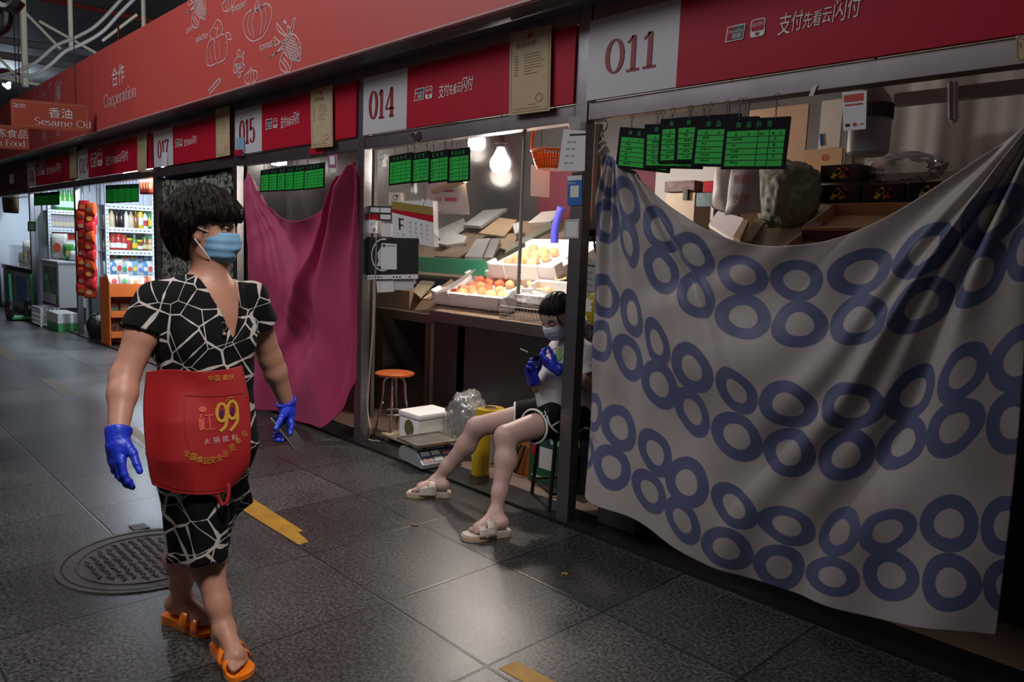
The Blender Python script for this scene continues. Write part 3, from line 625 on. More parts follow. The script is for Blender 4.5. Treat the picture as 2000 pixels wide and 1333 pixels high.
# ------------------------------------------------------------------ draped cloths
def lin(pts, n):
    """n points along a smooth curve through pts"""
    q = smooth_pts([(p[0], p[1], 0) for p in pts], 12); q = np.array([(p.x, p.y) for p in q])
    d = np.r_[0, np.cumsum(np.hypot(*np.diff(q, axis=0).T))]; t = np.linspace(0, d[-1], n)
    return np.c_[np.interp(t, d, q[:, 0]), np.interp(t, d, q[:, 1])]
def drape(name, top, bot, Y, nu, nv, fold, m, attr=None, bow=0):
    """cloth hanging in the plane Y, pulled into folds; top and bottom edges as pixel outlines of the real cloth"""
    T = lin(top, nu); B = lin(bot, nu); vs = []; px = []
    for j in range(nv):
        v = j/(nv-1)
        for i in range(nu):
            u = i/(nu-1); x, y = T[i]*(1-v)+B[i]*v
            x += bow*math.sin(PI*v)*u*u
            p = gy(x, y, Y); px.append((x, y)); vs.append([p.x, p.y, p.z, u, v])
    A = np.array(vs); A[:, 1] += fold(A[:, 0], A[:, 2], A[:, 3], A[:, 4])
    fs = [(j*nu+i, j*nu+i+1, (j+1)*nu+i+1, (j+1)*nu+i) for j in range(nv-1) for i in range(nu-1)]
    me = bpy.data.meshes.new(name); me.from_pydata(A[:, :3].tolist(), [], fs)
    if attr is not None:
        at = me.attributes.new('mark', 'FLOAT', 'POINT'); at.data.foreach_set('value', attr(np.array(px)).astype(np.float32))
    me.uv_layers.new(name='cloth')
    uv = np.array([(A[i, 3], 1-A[i, 4]) for f in fs for i in f], dtype=np.float32); me.uv_layers[0].data.foreach_set('uv', uv.ravel())
    o = link(name, me, m); me.polygons.foreach_set('use_smooth', [True]*len(me.polygons))
    s = o.modifiers.new('thickness', 'SOLIDIFY'); s.thickness = .003; s.offset = 0
    return o
def fan(X, Z, cx, cz, k, amp, reach, ph, side):
    """folds that run out from a tied corner"""
    dx = (X-cx)*side; dz = cz-Z; r = np.hypot(dx, dz)+1e-6; a = np.arctan2(dx, dz)
    w = a+.06*np.sin(a*9+ph)+.03*np.sin(r*5+ph)
    s = .6*np.sin(k*w+ph)+.8*(.5-np.abs(np.sin(k*.62*w+ph*1.7)))+.35*np.sin(k*2.3*w+ph*1.7)
    return amp*s*np.clip(r*4, 0, 1)*np.exp(-(r/reach)**2)*np.clip(1.25-a/1.2, 0, 1)

RINGS = [(1190,345,19,43,.2),(1187,434,24,44,.1),(1230,393,21,50,.5),(1236,475,24,49,.4),(1289,448,34,48,.45),(1296,529,30,48,.45),(1356,497,37,45,.4),(1364,577,39,47,.35),(1448,537,50,40,.25),(1556,548,55,41,.0),(1682,532,64,47,-.25),(1811,489,65,57,-.5),(1944,424,68,66,-.5),(1922,537,54,67,-.5),(2012,490,42,60,-.3),(1684,625,60,50,-.15),(1804,596,58,57,-.5),(1457,619,52,44,.25),(1565,634,55,46,.05),(1182,580,29,44,.2),(1239,613,27,48,.4),(1174,667,27,41,.1),(1234,699,32,47,.4),(1295,668,26,49,.45),(1299,749,36,49,.3),(1364,718,42,50,.35),(1361,803,35,50,.45),(1453,762,43,47,.4),(1552,788,55,46,.2),(1449,850,50,49,.3),(1550,881,53,48,.05),(1160,805,22,38,.1),(1217,834,37,46,.3),(1291,882,34,48,.4),(1203,911,38,45,.25),(1150,885,16,32,0),(1356,938,44,49,.2),(1278,958,36,45,.4),(1348,1012,37,47,.45),(1447,985,44,46,.5),(1431,1066,47,44,.25),(1543,1025,54,40,.35),(1524,1107,49,47,.05),(1646,1038,45,48,-.25),(1743,1032,58,45,-.3),(1865,1016,57,56,.0),(1974,1023,52,58,0),(1632,1123,57,39,.1),(1748,1120,57,51,.1),(1867,1130,57,57,.05),(1975,1140,50,54,0),(1673,791,60,47,0),(1784,769,53,57,-.45),(1892,725,50,61,-.5),(1997,700,57,68,-.3),(1875,831,58,58,-.4),(1987,823,54,61,-.1),(1658,888,53,51,-.2),(1766,865,56,53,-.4)]
def ring_mark(P):
    best = np.full(len(P), 60.)
    for cx, cy, rx, ry, ro in RINGS:
        dx, dy = P[:, 0]-cx, P[:, 1]-cy; near = (np.abs(dx) < rx*1.4) & (np.abs(dy) < ry*1.4)
        x, y = dx[near]/rx, dy[near]/ry; m = np.sqrt(np.maximum(0, (x*x-2*ro*x*y+y*y)/(1-ro*ro)))
        m = m/(1+.03*np.sin(3*np.arctan2(y, x)+cx))
        best[near] = np.minimum(best[near], (np.abs(m-.755)-.245)*min(rx, ry))
    return best
def ring_cloth_mat():
    m = bpy.data.materials.new('ring_print_cloth'); m.use_nodes = True; nt = m.node_tree; b = nt.nodes['Principled BSDF']; L = nt.links.new
    at = nd(nt, 'Attribute', attribute_name='mark'); mr = nd(nt, 'MapRange'); mr.inputs['From Min'].default_value = -.8; mr.inputs['From Max'].default_value = .8; L(at.outputs['Fac'], mr.inputs[0])
    tc = nd(nt, 'TexCoord'); n = nd(nt, 'TexNoise'); n.inputs['Scale'].default_value = 2.2; n.inputs['Detail'].default_value = 8; L(tc.outputs['Object'], n.inputs['Vector'])
    r = nd(nt, 'ValToRGB'); e = r.color_ramp.elements; e[0].position = .32; e[0].color = (.30, .245, .22, 1); e[1].position = .5; e[1].color = (.41, .365, .35, 1); L(n.outputs[0], r.inputs[0])
    n2 = nd(nt, 'TexNoise'); n2.inputs['Scale'].default_value = 7; n2.inputs['Detail'].default_value = 3; L(tc.outputs['Object'], n2.inputs['Vector'])
    r2 = nd(nt, 'ValToRGB'); e = r2.color_ramp.elements; e[0].position = .70; e[0].color = (0, 0, 0, 1); e[1].position = .80; e[1].color = (.6, .6, .6, 1); L(n2.outputs[0], r2.inputs[0])
    st = nd(nt, 'MixRGB'); st.inputs[2].default_value = (.17, .115, .095, 1); L(r2.outputs[0], st.inputs[0]); L(r.outputs[0], st.inputs[1])
    mx = nd(nt, 'MixRGB'); mx.inputs[1].default_value = (.085, .098, .20, 1); L(mr.outputs[0], mx.inputs[0]); L(st.outputs[0], mx.inputs[2]); L(mx.outputs[0], b.inputs['Base Color'])
    b.inputs['Roughness'].default_value = .55; b.inputs['Sheen Weight'].default_value = .25
    wv = nd(nt, 'TexNoise'); wv.inputs['Scale'].default_value = 260; L(tc.outputs['Object'], wv.inputs['Vector'])
    bp = nd(nt, 'Bump'); bp.inputs['Strength'].default_value = .12; bp.inputs['Distance'].default_value = .004; L(wv.outputs[0], bp.inputs['Height']); L(bp.outputs[0], b.inputs['Normal'])
    return m
def ring_fold(X, Z, u, v):
    d = fan(X, Z, -2.30, 1.97, 15, .040, 1.35, .6, 1) + fan(X, Z, -.58, 1.95, 17, .064, 1.7, 2.1, -1)
    c = np.exp(-((u-.42)/.20)**2)
    d += c*.042*np.sin(13*(v-.10*np.cos((u-.42)*5))+.8)*np.exp(-v*1.4)
    d += .022*np.sin(u*9+v*3)*v + .012*np.sin(u*23+1+3*v)*v*v
    d += -.03*np.sin(PI*v)*np.sin(PI*u)-.02*v
    return d
o = drape('draped_sheet', [(1175, 255), (1196, 308), (1240, 338), (1290, 388), (1345, 428), (1400, 458), (1450, 474), (1500, 481), (1560, 480), (1610, 473), (1680, 450), (1760, 408), (1850, 350), (1930, 296), (2012, 240)],
          [(1149, 968), (1165, 983), (1240, 1010), (1330, 1068), (1420, 1112), (1520, 1150), (1600, 1176), (1690, 1200), (1780, 1214), (1870, 1224), (1948, 1238)], 2.815, 300, 300, ring_fold, ring_cloth_mat(), ring_mark, 24)
tag(o, 'stained white sheet printed with grey blue rings hung across stall 011', 'sheet')
for k, (hx, hy, lb) in enumerate([(1177, 250, 'black wire hook holding the left corner of the ring printed sheet')]):
    p = gy(hx, hy, 2.80); m_ = MB()
    m_.tube(smooth_pts([p+Vector(q) for q in ((.0, 0, -.02), (.012, .01, -.005), (.012, .02, .015), (-.01, .03, .035), (-.03, .045, .06), (-.03, .05, .085))], 5), .003, 8)
    tag(m_.build('wire_hook', M['black']), lb, 'hook')
# pink cloth over stall 015
def pink_fold(X, Z, u, v):
    d = fan(X, Z, -6.16, 2.0, 16, .055, 1.5, .3, 1) + fan(X, Z, -4.48, 2.02, 15, .085, 1.8, 1.2, -1)
    c = np.exp(-((u-.45)/.22)**2); d += c*.075*np.sin(13*(v-.25*np.abs(u-.45))+.4)*np.exp(-v*1.2)
    d += .035*np.sin(u*11+v*4)*v**1.5+.018*np.sin(u*24+2)*v**2-.05*v*np.sin(PI*u)
    return d
o = drape('draped_sheet', [(482, 336), (493, 352), (512, 385), (535, 410), (556, 428), (576, 432), (600, 425), (628, 404), (655, 372), (676, 342), (692, 316)],
          [(480, 793), (520, 800), (556, 806), (585, 820), (620, 830), (648, 833), (662, 822), (674, 795), (687, 738)], 2.755, 200, 200, pink_fold, mat('pink_cloth', (.48, .040, .135), .65, bump=.15, bscale=220, var=.06, vscale=3, sheen=.08))
tag(o, 'plain raspberry pink sheet hung across stall 015', 'sheet')
# dark floral cloth over stall 017
def floral_mat():
    m = bpy.data.materials.new('dark_floral_cloth'); m.use_nodes = True; nt = m.node_tree; b = nt.nodes['Principled BSDF']; L = nt.links.new
    tc = nd(nt, 'TexCoord'); v = nd(nt, 'TexNoise'); v.inputs['Scale'].default_value = 21; v.inputs['Detail'].default_value = 4; v.inputs['Distortion'].default_value = 1.2; L(tc.outputs['Object'], v.inputs['Vector'])
    r = nd(nt, 'ValToRGB'); r.color_ramp.interpolation = 'LINEAR'; e = r.color_ramp.elements; e[0].position = .45; e[0].color = (.012, .014, .02, 1); e[1].position = .55; e[1].color = (.30, .30, .24, 1)
    L(v.outputs[0], r.inputs[0]); L(r.outputs[0], b.inputs['Base Color']); b.inputs['Roughness'].default_value = .8; return m
o = drape('draped_sheet', [(305, 340), (340, 352), (395, 345), (452, 330)], [(305, 700), (350, 715), (400, 735), (452, 760)], 2.86, 120, 120,
          lambda X, Z, u, v: .025*np.sin(u*26+v*2)*(.3+v)+fan(X, Z, -6.5, 2.0, 14, .03, 1.2, 0, -1), floral_mat())
tag(o, 'dark floral sheet closing stall 017', 'sheet')
# ------------------------------------------------------------------ helpers for stall goods
def gpl(x, y, p0, n):
    d = _ray(x, y); return CPOS + d*((Vector(p0)-CPOS).dot(n)/d.dot(n))
def quad_slab(name, px4, p0, n, t, m, parent=None, bev=0):
    P = [gpl(x, y, p0, n) for x, y in px4]; n = Vector(n); mb = MB()
    k = len(P); mb.add(P+[p-n*t for p in P], [tuple(range(k)), tuple(range(k, 2*k))[::-1]]+[(i, (i+1) % k, k+(i+1) % k, k+i) for i in range(k)])
    return mb.build(name, m, parent, None)
def chain(mb, a, b, r=.006, w=.0013):
    a = Vector(a); b = Vector(b); n = max(1, int((b-a).length/(r*1.7))); d = (b-a)/n
    z = d.normalized(); x = z.orthogonal().normalized(); y = z.cross(x)
    for i in range(n):
        c = a+d*(i+.5); q = x if i % 2 else y
        mb.tube([c+(q*math.cos(2*PI*k/8)*r*.6+z*math.sin(2*PI*k/8)*r) for k in range(8)], w, 4, closed=True)
M['handink'] = mat('marker_ink', (.005, .10, .015), .8)
M['greentext'] = mat('board_title_green', (.02, .38, .08), .6)
M['ink'] = mat('black_ink', (.01, .01, .012), .8)
def price_board(lb, grp, tl, tr, br, bl, Y, full=True, hang=None, title='商品价签', seed=0, cols=True, railz=ZR0):
    """hinged black price board with a green table, hung on small chains from the header rail"""
    a, b_, c, e = [gy(x, y, Y) for x, y in (tl, tr, br, bl)]
    u = (b_-a); Wd = u.length; u.normalize(); v = (a-e); Hh = v.length; v.normalize(); n = u.cross(v)
    o = e; t = thing('price_board', lb, 'price board', (e+c)/2, grp)
    MB().prism(rrect(0, 0, Wd, Hh, .004, 2), o, u, v, -n*.004).build('board', M['boardblack'], t, None)
    x0, x1, y0, y1 = .055*Wd, .945*Wd, .06*Hh, .76*Hh
    f = Flat(o, u, v, .0012); f.rect(x0, y0, x1, y1); f.build('green_field', M['green'], t)
    f = Flat(o, u, v, .0022); lw = .0022; rows = 6
    for k in range(1, rows): f.stroke([(x0, y0+(y1-y0)*k/rows), (x1, y0+(y1-y0)*k/rows)], lw)
    cs = (.55, .74) if cols else (1.0,)
    if cols:
        for q in cs: f.stroke([(x0+(x1-x0)*q, y0), (x0+(x1-x0)*q, y1)], lw)
    hs = (y1-y0)/rows*.55; yb = y1-(y1-y0)/rows*.78
    if cols:
        for q, s_ in ((.14, '品'), (.36, '名'), (.565, '单位'), (.78, '售'), (.90, '价')): f.text(s_, x0+(x1-x0)*q, yb, hs*(.8 if len(s_) > 1 else 1))
    else: f.text('品名', x0+(x1-x0)*.1, yb, hs)
    f.build('table', M['ink'], t)
    r = random.Random(seed); f = Flat(o, u, v, .0022)
    for k in range(rows-1):
        yy = y0+(y1-y0)*(k+.35)/rows; xx = x0+(x1-x0)*.1
        for j in range(r.randint(2, 4)):
            h = (y1-y0)/rows*.5; w_ = h*.8
            for s_ in range(3): f.stroke([(xx+r.random()*w_, yy+r.random()*h) for _ in range(3)], lw*.9)
            xx += w_*1.25
        if cols and r.random() < .8:
            xx = x0+(x1-x0)*.82
            for s_ in range(3): f.stroke([(xx+r.random()*h, yy+r.random()*h) for _ in range(3)], lw*.8)
    f.build('handwriting', M['handink'], t)
    f = Flat(o, u, v, .0018); sz = Hh*.125; n_ = len(title); x = Wd*.2
    for i, ch in enumerate(title): f.text(ch, Wd*.18+i*Wd*.64/max(1, n_), Hh*.83, sz)
    f.build('title', M['greentext'], t)
    for q in (hang or (.15, .85)):
        mb = MB(); p = o+u*(q*Wd)+v*(Hh-.012)+Vector((0, 0, 0)); top = Vector((p.x, p.y, railz-.004))
        chain(mb, p, top-Vector((0, 0, .012)))
        rc = top-Vector((0, 0, .006)); mb.tube([rc+Vector((math.cos(2*PI*k/12)*.011, 0, math.sin(2*PI*k/12)*.011)) for k in range(12)], .0014, 5, closed=True)
        mb.build('hanging_chain', M['darkmetal'], t, .8)
    return t
G14 = 'price boards hung at stall 014'
for i, (lb, q) in enumerate([('leftmost green and black price board at stall 014, its whole title showing', ((760, 305), (806, 297), (805, 356), (759, 363))), ('second price board at stall 014, right of the fully titled one', ((803, 300), (840, 294), (839, 355), (802, 359))), ('third price board at stall 014, left of the endmost one', ((837, 298), (877, 291), (875, 355), (836, 359))), ('rightmost price board at stall 014, nearest the light bulbs', ((874, 293), (918, 287), (917, 353), (873, 358)))]):
    price_board(lb, G14, *q, YF+.026+.006*i, seed=i, title=('商品价签', '品价签', '品价签', '商品价签')[i], hang=(.2, .85) if i % 2 else (.25, .8))

# ------------------------------------------------------------------ stall 014: lamps
def led_bulb(lb, c, r, sock=.05, power=20, col=WARM):
    t = thing('light_bulb', lb, 'lamp', c+Vector((0, 0, r*2.2)), 'lit bulbs in stall 014')
    MB().lathe([(r*.30, r*1.55), (r*.36, r*1.3), (r*.62, r*.75), (r*.93, r*.25), (r, -.1*r), (r*.94, -.42*r), (r*.78, -.72*r), (r*.45, -.95*r), (0.001, -1.02*r)], c, 28).build('glowing_bulb', M['lampon'], t)
    MB().lathe([(r*.40, r*1.42), (r*.42, r*1.75), (r*.6, r*1.78), (r*.6, r*1.9), (r*.36, r*1.95), (r*.34, r*2.5), (r*.1, r*2.55)], c, 24).build('socket', M['darkmetal'], t)
    MB().tube([c+Vector((0, 0, r*2.5)), Vector((c.x+.01, c.y, 2.75))], .004, 6).build('cord', M['black'], t)
    point('bulb_light', c-Vector((0, 0, r*1.25)), power, col, r)
BC = gy(977, 318, 3.55); led_bulb('bright lit bulb with a clear neck hanging over the fruit trays', BC, .072, power=85)
B2 = gy(931, 281, 4.7)
t = thing('light_bulb', 'smaller lit lamp hanging behind the bright bulb', 'lamp', B2+Vector((0, 0, .1)), 'lit bulbs in stall 014')
MB().lathe([(.075, .055), (.082, .02), (.078, -.03), (.055, -.055), (.001, -.062)], B2, 24).build('glowing_bulb', M['lampon'], t)
MB().lathe([(.05, .055), (.05, .10), (.02, .11)], B2, 16).build('socket', M['darkmetal'], t)
MB().tube([B2+Vector((0, 0, .11)), Vector((B2.x, B2.y, 2.75))], .004, 6).build('cord', M['black'], t)
point('bulb_light', B2-Vector((0, 0, .10)), 34, WARM, .07)

# ------------------------------------------------------------------ stall 014: counter and sloping display
CY, CZ = 3.5, .93
xr = -2.60; xl = gy(838, 610, CY).x; xll = gy(724, 600, CY).x
t = thing('market_counter', 'steel fronted market counter with a sloping deck carrying the lit fruit trays', 'counter', ((xl+xr)/2, CY, .01))
CT = t
MB().bb((xl, CY, CZ-.09), (xr, CY+.7, CZ-.01), bev=.004).build('top_edge', mat('counter_steel_light', (.16, .155, .155), .45, .6), t)
fr = mat('counter_steel', (.23, .235, .245), .42, .45, bump=.06, bscale=6, var=.35, vscale=2.2, bstretch=(2, 1, 1))
MB().bb((xl, CY+.02, .01), (xr, CY+.05, CZ-.09)).build('front_panel', fr, t)
m_ = MB()
for k in range(2): m_.bb((xl+.42+k*.95, CY+.012, .02), (xl+.055+k*.28, CY+.02, CZ-.1))
m_.build('panel_seams', M['darkmetal'], t)
MB().bb((xl, CY+.05, .01), (xl+.03, CY+.7, CZ-.09)).build('side_panel', mat('maroon_board', (.10, .015, .03), .5), t)
t = thing('wooden_shelf_bench', 'dark wooden bench left of the steel counter in stall 014', 'bench', ((xl+xll)/2, CY, .01))
MB().bb((xll, CY+.02, CZ-.12), (xl-.01, CY+.7, CZ-.05)).build('top_board', M['wood'], t)
for x in (xll+.04, xl-.06):
    for y in (CY+.06, CY+.62): MB().bb((x-.025, y-.025, .01), (x+.025, y+.025, CZ-.12)).build('leg', M['wood'], t)
ANG = math.radians(22); SN = Vector((0, -math.sin(ANG), math.cos(ANG))); S0 = Vector((0, CY, CZ)); SV = Vector((0, math.cos(ANG), math.sin(ANG)))
o = S0
t = CT
MB().prism([(xl, 0), (-2.5, 0), (-2.5, 2.1), (-6.4, 2.1), (-6.4, .62), (xl, .62)], S0-SN*.01, Vector((1, 0, 0)), SV, -SN*.03).build('sloping_deck', M['carddark'], t, None)
for x in (-6.3, -5.0, -3.6, -2.6):
    MB().bb((x-.03, CY+1.8, .01), (x+.03, CY+1.86, CZ+.68)).build('leg', M['wood'], t)
def sp(h): return S0+SN*h
# foam trays of peaches
def foam_tray(lb, nl, nr, fl, hgt, h0, wall=.03, notch=True, side='A'):
    """tray on the slope; nl, nr, fl = rim corners in the photo"""
    A, B, C_ = [gpl(x, y, sp(h0+hgt), SN) for x, y in (nl, nr, fl)]
    u = Vector((1, 0, 0)); Wd = (B-A).x; D = (C_-A).dot(SV); o = A-SN*hgt
    t = thing('foam_tray', lb, 'fruit tray', o+u*Wd/2, 'white foam fruit trays')
    m_ = MB(); fr = Matrix((u, SV, SN)).transposed()
    def bx(x0, x1, y0, y1, z0, z1, bev=.006): m_.box(o+u*(x0+x1)/2+SV*(y0+y1)/2+SN*(z0+z1)/2, (x1-x0, y1-y0, z1-z0), fr, bev)
    bx(0, Wd, 0, D, 0, .025); bx(0, Wd, 0, wall, .0, hgt*.9); bx(0, Wd, D-wall, D, 0, hgt)
    for x in (0, Wd-wall): bx(x, x+wall, 0, D, 0, hgt*.72); bx(x, x+wall, 0, .09, .6*hgt, hgt); bx(x, x+wall, D-.09, D, .6*hgt, hgt)
    for k in range(1, 4): bx(Wd*k/4-.006, Wd*k/4+.006, -.005, .004, .0, hgt*.88, .002)
    m_.build('tray_shell', M['foam'], t)
    return t, o, u, Wd, D
t1, o1, u1, W1, D1 = foam_tray('wide white foam tray marked A on its front, full of red and pale peaches', (840, 566), (982, 584), (929, 525), .12, 0)
f = Flat(o1-Vector((0, .004, 0)), u1, SN, .003)
for q in ([(.0, 0), (.035, .07), (.04, .0)], [(.01, .028), (.038, .03)]): f.stroke([(W1-.105+p[0], .025+p[1]) for p in q], .006)
f.build('marker_letter', M['ink'], t1)
t3, o3, u3, W3, D3 = foam_tray('upper white foam tray of pale orange peaches, propped behind the tray marked A', (949, 512), (1067, 528), (1022, 466), .13, .09)
t2, o2, u2, W2, D2 = foam_tray('white foam tray at the right of the tray marked A, partly behind the clear bag', (1003, 572), (1092, 584), (1045, 545), .12, .0)
# peaches
pm = []
for nm, c1, c2 in (('peach_red', (.72, .10, .035), (.85, .33, .13)), ('peach_orange', (.80, .30, .12), (.85, .42, .20)), ('peach_pale', (.84, .50, .22), (.86, .60, .30))):
    m_ = mat(nm, c1, .65, sheen=.3); nt = m_.node_tree; b = nt.nodes['Principled BSDF']
    tc = nd(nt, 'TexCoord'); n = nd(nt, 'TexNoise'); n.inputs['Scale'].default_value = 14; nt.links.new(tc.outputs['Object'], n.inputs['Vector'])
    r = nd(nt, 'ValToRGB'); r.color_ramp.elements[0].position = .4; r.color_ramp.elements[0].color = (*c1, 1); r.color_ramp.elements[1].position = .65; r.color_ramp.elements[1].color = (*c2, 1)
    nt.links.new(n.outputs[0], r.inputs[0]); nt.links.new(r.outputs[0], b.inputs['Base Color']); pm.append(m_)
def peach_mesh(k):
    b = bmesh.new(); bmesh.ops.create_uvsphere(b, u_segments=24, v_segments=16, radius=.037)
    for v in b.verts:
        a = math.atan2(v.co.y, v.co.x); r = math.hypot(v.co.x, v.co.y)/.037
        v.co *= 1-.055*math.exp(-(a/.22)**2)*r**.5
        if v.co.z > .02: v.co.z -= .010*math.exp(-(r/.35)**2)
        if v.co.z < -.02: v.co.z -= .004*math.exp(-(r/.3)**2)
    me = bpy.data.meshes.new('peach'); b.to_mesh(me); b.free(); me.polygons.foreach_set('use_smooth', [True]*len(me.polygons)); me.materials.append(pm[k]); return me
PM = [peach_mesh(k) for k in range(3)]
rp = random.Random(3)
def peach(px, py, k, lb, h=.05, s=1):
    p = gpl(px, py, sp(h), SN); o = bpy.data.objects.new('peach', PM[k]); COL.objects.link(o); o.location = p
    o.rotation_euler = (rp.uniform(-.6, .6), rp.uniform(-.6, .6), rp.uniform(0, 6)); o.scale = (s*rp.uniform(.94, 1.06),)*3
    tag(o, lb, 'peach', 'peaches in the foam trays'); return o
c3 = lambda a: (680+a[0]/2.777, 220+a[1]/2.777)
c2 = lambda a: (820+a[0]/5.127, 380+a[1]/5.127)
A_ = [(345, 985, 0), (425, 950, 1), (430, 985, 1), (520, 915, 0), (520, 952, 1), (605, 860, 0), (610, 920, 1), (620, 975, 1), (685, 945, 0), (700, 880, 0), (692, 830, 0), (790, 840, 0), (795, 902, 0), (865, 850, 0), (800, 965, 2), (715, 1005, 2), (830, 1012, 2), (900, 905, 2), (1000, 955, 2), (1025, 860, 2)]
red = 'red peach in the wide foam tray marked A'; pale = 'pale yellow orange peach toward the right of the tray marked A'; mid = 'orange peach in the left half of the tray marked A'
for x, y, k in A_: peach(*c2((x, y)), k, (red, mid, pale)[k], .052)
for x, y, k in [(1128, 890, 2), (1130, 950, 1)]: peach(*c2((x, y)), k, 'peach lying by the right wall of the wide foam tray', .06, 1.05)
for x, y in [(885, 680), (965, 640), (985, 692), (1055, 590), (1065, 650), (1140, 545), (1155, 600), (1150, 655), (1245, 560), (1255, 625), (1345, 575), (1120, 690)]: peach(*c2((x, y)), 1 if rp.random() < .6 else 2, 'pale orange peach in the upper foam tray', .155)
for x, y in [(1200, 985), (1290, 965)]: peach(*c2((x, y)), 2, 'pale peach in the small tray beside the clear bag', .05)

# lids, cartons and clutter on the slope
greyfoam = mat('grey_foam', (.40, .41, .40), .8, bump=.1); 
SL = [('foam_sheet', 'grey foam lid leaning under the hanging white bag', [(848, 452), (902, 420), (912, 440), (862, 470)], .05, .03, greyfoam, 'lid'),
      ('foam_sheet', 'large pale grey foam lid high on the display', [(905, 439), (944, 411), (990, 407), (938, 442)], .08, .03, greyfoam, 'lid'),
      ('foam_sheet', 'chipped grey foam lid in the middle of the display', [(853, 474), (884, 454), (912, 462), (905, 474), (872, 479)], .06, .025, greyfoam, 'lid'),
      ('wrapped_tray', 'plastic wrapped tray lying on the display', [(908, 501), (930, 468), (958, 465), (941, 503)], .09, .03, mat('wrap_film', (.50, .50, .50), .2, coat=.6), 'tray'),
      ('wrapped_tray', 'second wrapped tray right of the shiny one', [(945, 503), (960, 466), (977, 465), (962, 503)], .10, .03, mat('dull_wrap', (.28, .26, .24), .3), 'tray'),
      ('cardboard_sheet', 'brown cardboard sheet under the foam lids', [(935, 455), (975, 425), (1010, 430), (985, 462)], .07, .015, M['card'], 'cardboard'),
      ('cardboard_sheet', 'dark cardboard sheet left of the green board', [(848, 500), (890, 478), (925, 484), (895, 503)], .035, .015, M['carddark'], 'cardboard'),
      ('cardboard_sheet', 'torn cardboard behind the upper foam tray', [(965, 480), (985, 458), (1012, 455), (1000, 492)], .05, .012, M['card'], 'cardboard'),
      ('foam_sheet', 'small white foam piece standing near the glass seam', [(1001, 438), (1013, 434), (1016, 452), (1005, 456)], .10, .012, mat('offwhite_foam', (.55, .55, .53), .8), 'lid'),
      ('wooden_board', 'long dark crate side running down beside the upper foam tray', [(985, 495), (995, 480), (1075, 432), (1080, 444)], .14, .03, mat('dark_green_wood', (.10, .105, .07), .6, var=.4, vscale=12), 'board'),
      ('cardboard_sheet', 'yellow green carton edge behind the glass seam', [(1040, 455), (1062, 440), (1082, 437), (1058, 458)], .13, .02, mat('olive_card', (.25, .22, .06), .7), 'cardboard'),
      ('foam_sheet', 'pale grey lid beside the blue pipe', [(1030, 436), (1058, 414), (1100, 410), (1075, 433)], .10, .03, mat('pale_lid', (.42, .38, .36), .7), 'lid'),
      ('wooden_board', 'pale wooden slat beside the tray marked A', [(826, 583), (846, 570), (882, 545), (886, 549), (840, 585)], .05, .015, M['card'], 'slat'),
      ('glass_sheet_board', 'grey glossy board lying left of the red peaches', [(850, 572), (905, 540), (928, 525), (885, 560)], .14, .015, mat('grey_gloss_board', (.30, .28, .28), .2), 'board'),
      ('cardboard_sheet', 'crumpled carton flap under the green board', [(805, 568), (822, 548), (848, 550), (820, 580)], .03, .02, mat('old_carton', (.28, .23, .15), .8), 'cardboard'),
      ('cardboard_flap', 'tan cardboard flap right of the upper foam tray', [(1065, 540), (1082, 526), (1105, 516), (1106, 545), (1090, 548)], .12, .01, mat('tan_card', (.55, .40, .22), .7), 'cardboard')]
for nm, lb, q, h, th, m_, cat in SL:
    o = quad_slab(nm, q, sp(h), SN, th, m_); tag(o, lb, cat)
# green edged shelf board
q = [gy(714, 506, CY+.42), gy(947, 508, CY+.42)]
o = MB().bb((q[0].x-.3, CY+.42, gy(900, 537, CY+.42).z), (q[1].x, CY+.445, gy(900, 506, CY+.42).z), bev=.003).build('green_shelf_board', mat('board_green', (.035, .27, .14), .5, var=.1, vscale=5))
tag(o, 'worn green board standing across the display behind the tray marked A', 'board')
o = MB().bb((gy(736, 570, CY+.15).x, CY+.12, CZ-.049), (gy(806, 570, CY+.15).x, CY+.4, gy(770, 565, CY+.15).z)).build('cardboard_box', M['carddark']); tag(o, 'flat brown cardboard box on the wooden bench', 'box')
# clear bag on wire basket
a = gy(988, 612, CY+.08); t = thing('wire_basket', 'white wire basket beside the tray marked A, under a clear plastic bag', 'basket', (a.x+.2, CY+.2, CZ))
m_ = MB(); x0, x1, y0, y1, z0, z1 = a.x, a.x+.42, CY+.02, CY+.30, CZ, CZ+.085
for k in range(15):
    x = x0+(x1-x0)*k/14; m_.tube([(x, y0, z0), (x, y0, z1)], .0022, 5); m_.tube([(x, y1, z0), (x, y1, z1)], .0022, 5); m_.tube([(x, y0, z0+.002), (x, y1, z0+.002)], .0022, 5)
for z in (z0+.004, z0+.03, z0+.058, z1): m_.tube([(x0, y0, z), (x1, y0, z), (x1, y1, z), (x0, y1, z)], .003, 6, closed=True)
m_.build('wire_frame', mat('white_wire', (.6, .58, .56), .4), t)
def crumple(lb, c, rad, m, sd=0, nm='clear_plastic_bag', jit=.5, cat='bag'):
    b = bmesh.new(); bmesh.ops.create_icosphere(b, subdivisions=5, radius=1)
    for v in b.verts:
        p = v.co.copy(); d = 1+jit*.35*mnoise.noise(p*1.6+Vector((sd, 1, 2)))+jit*.30*abs(mnoise.noise(p*4+Vector((sd, 5, 2))))+jit*.12*abs(mnoise.noise(p*9+Vector((2, sd, 2))))
        v.co = Vector((p.x*rad[0], p.y*rad[1], max(-.8, p.z)*rad[2]))*d
    me = bpy.data.meshes.new(nm); b.to_mesh(me); b.free(); o = link(nm, me, m); o.location = c
    me.polygons.foreach_set('use_smooth', [True]*len(me.polygons)); tag(o, lb, cat); return o
M['film'] = thin_glass('plastic_film', (.92, .92, .92), .22, 3.2, .10)
crumple('clear plastic bag bunched over the wire basket', (a.x+.20, CY+.15, CZ+.15), (.20, .12, .055), M['film'], 1)

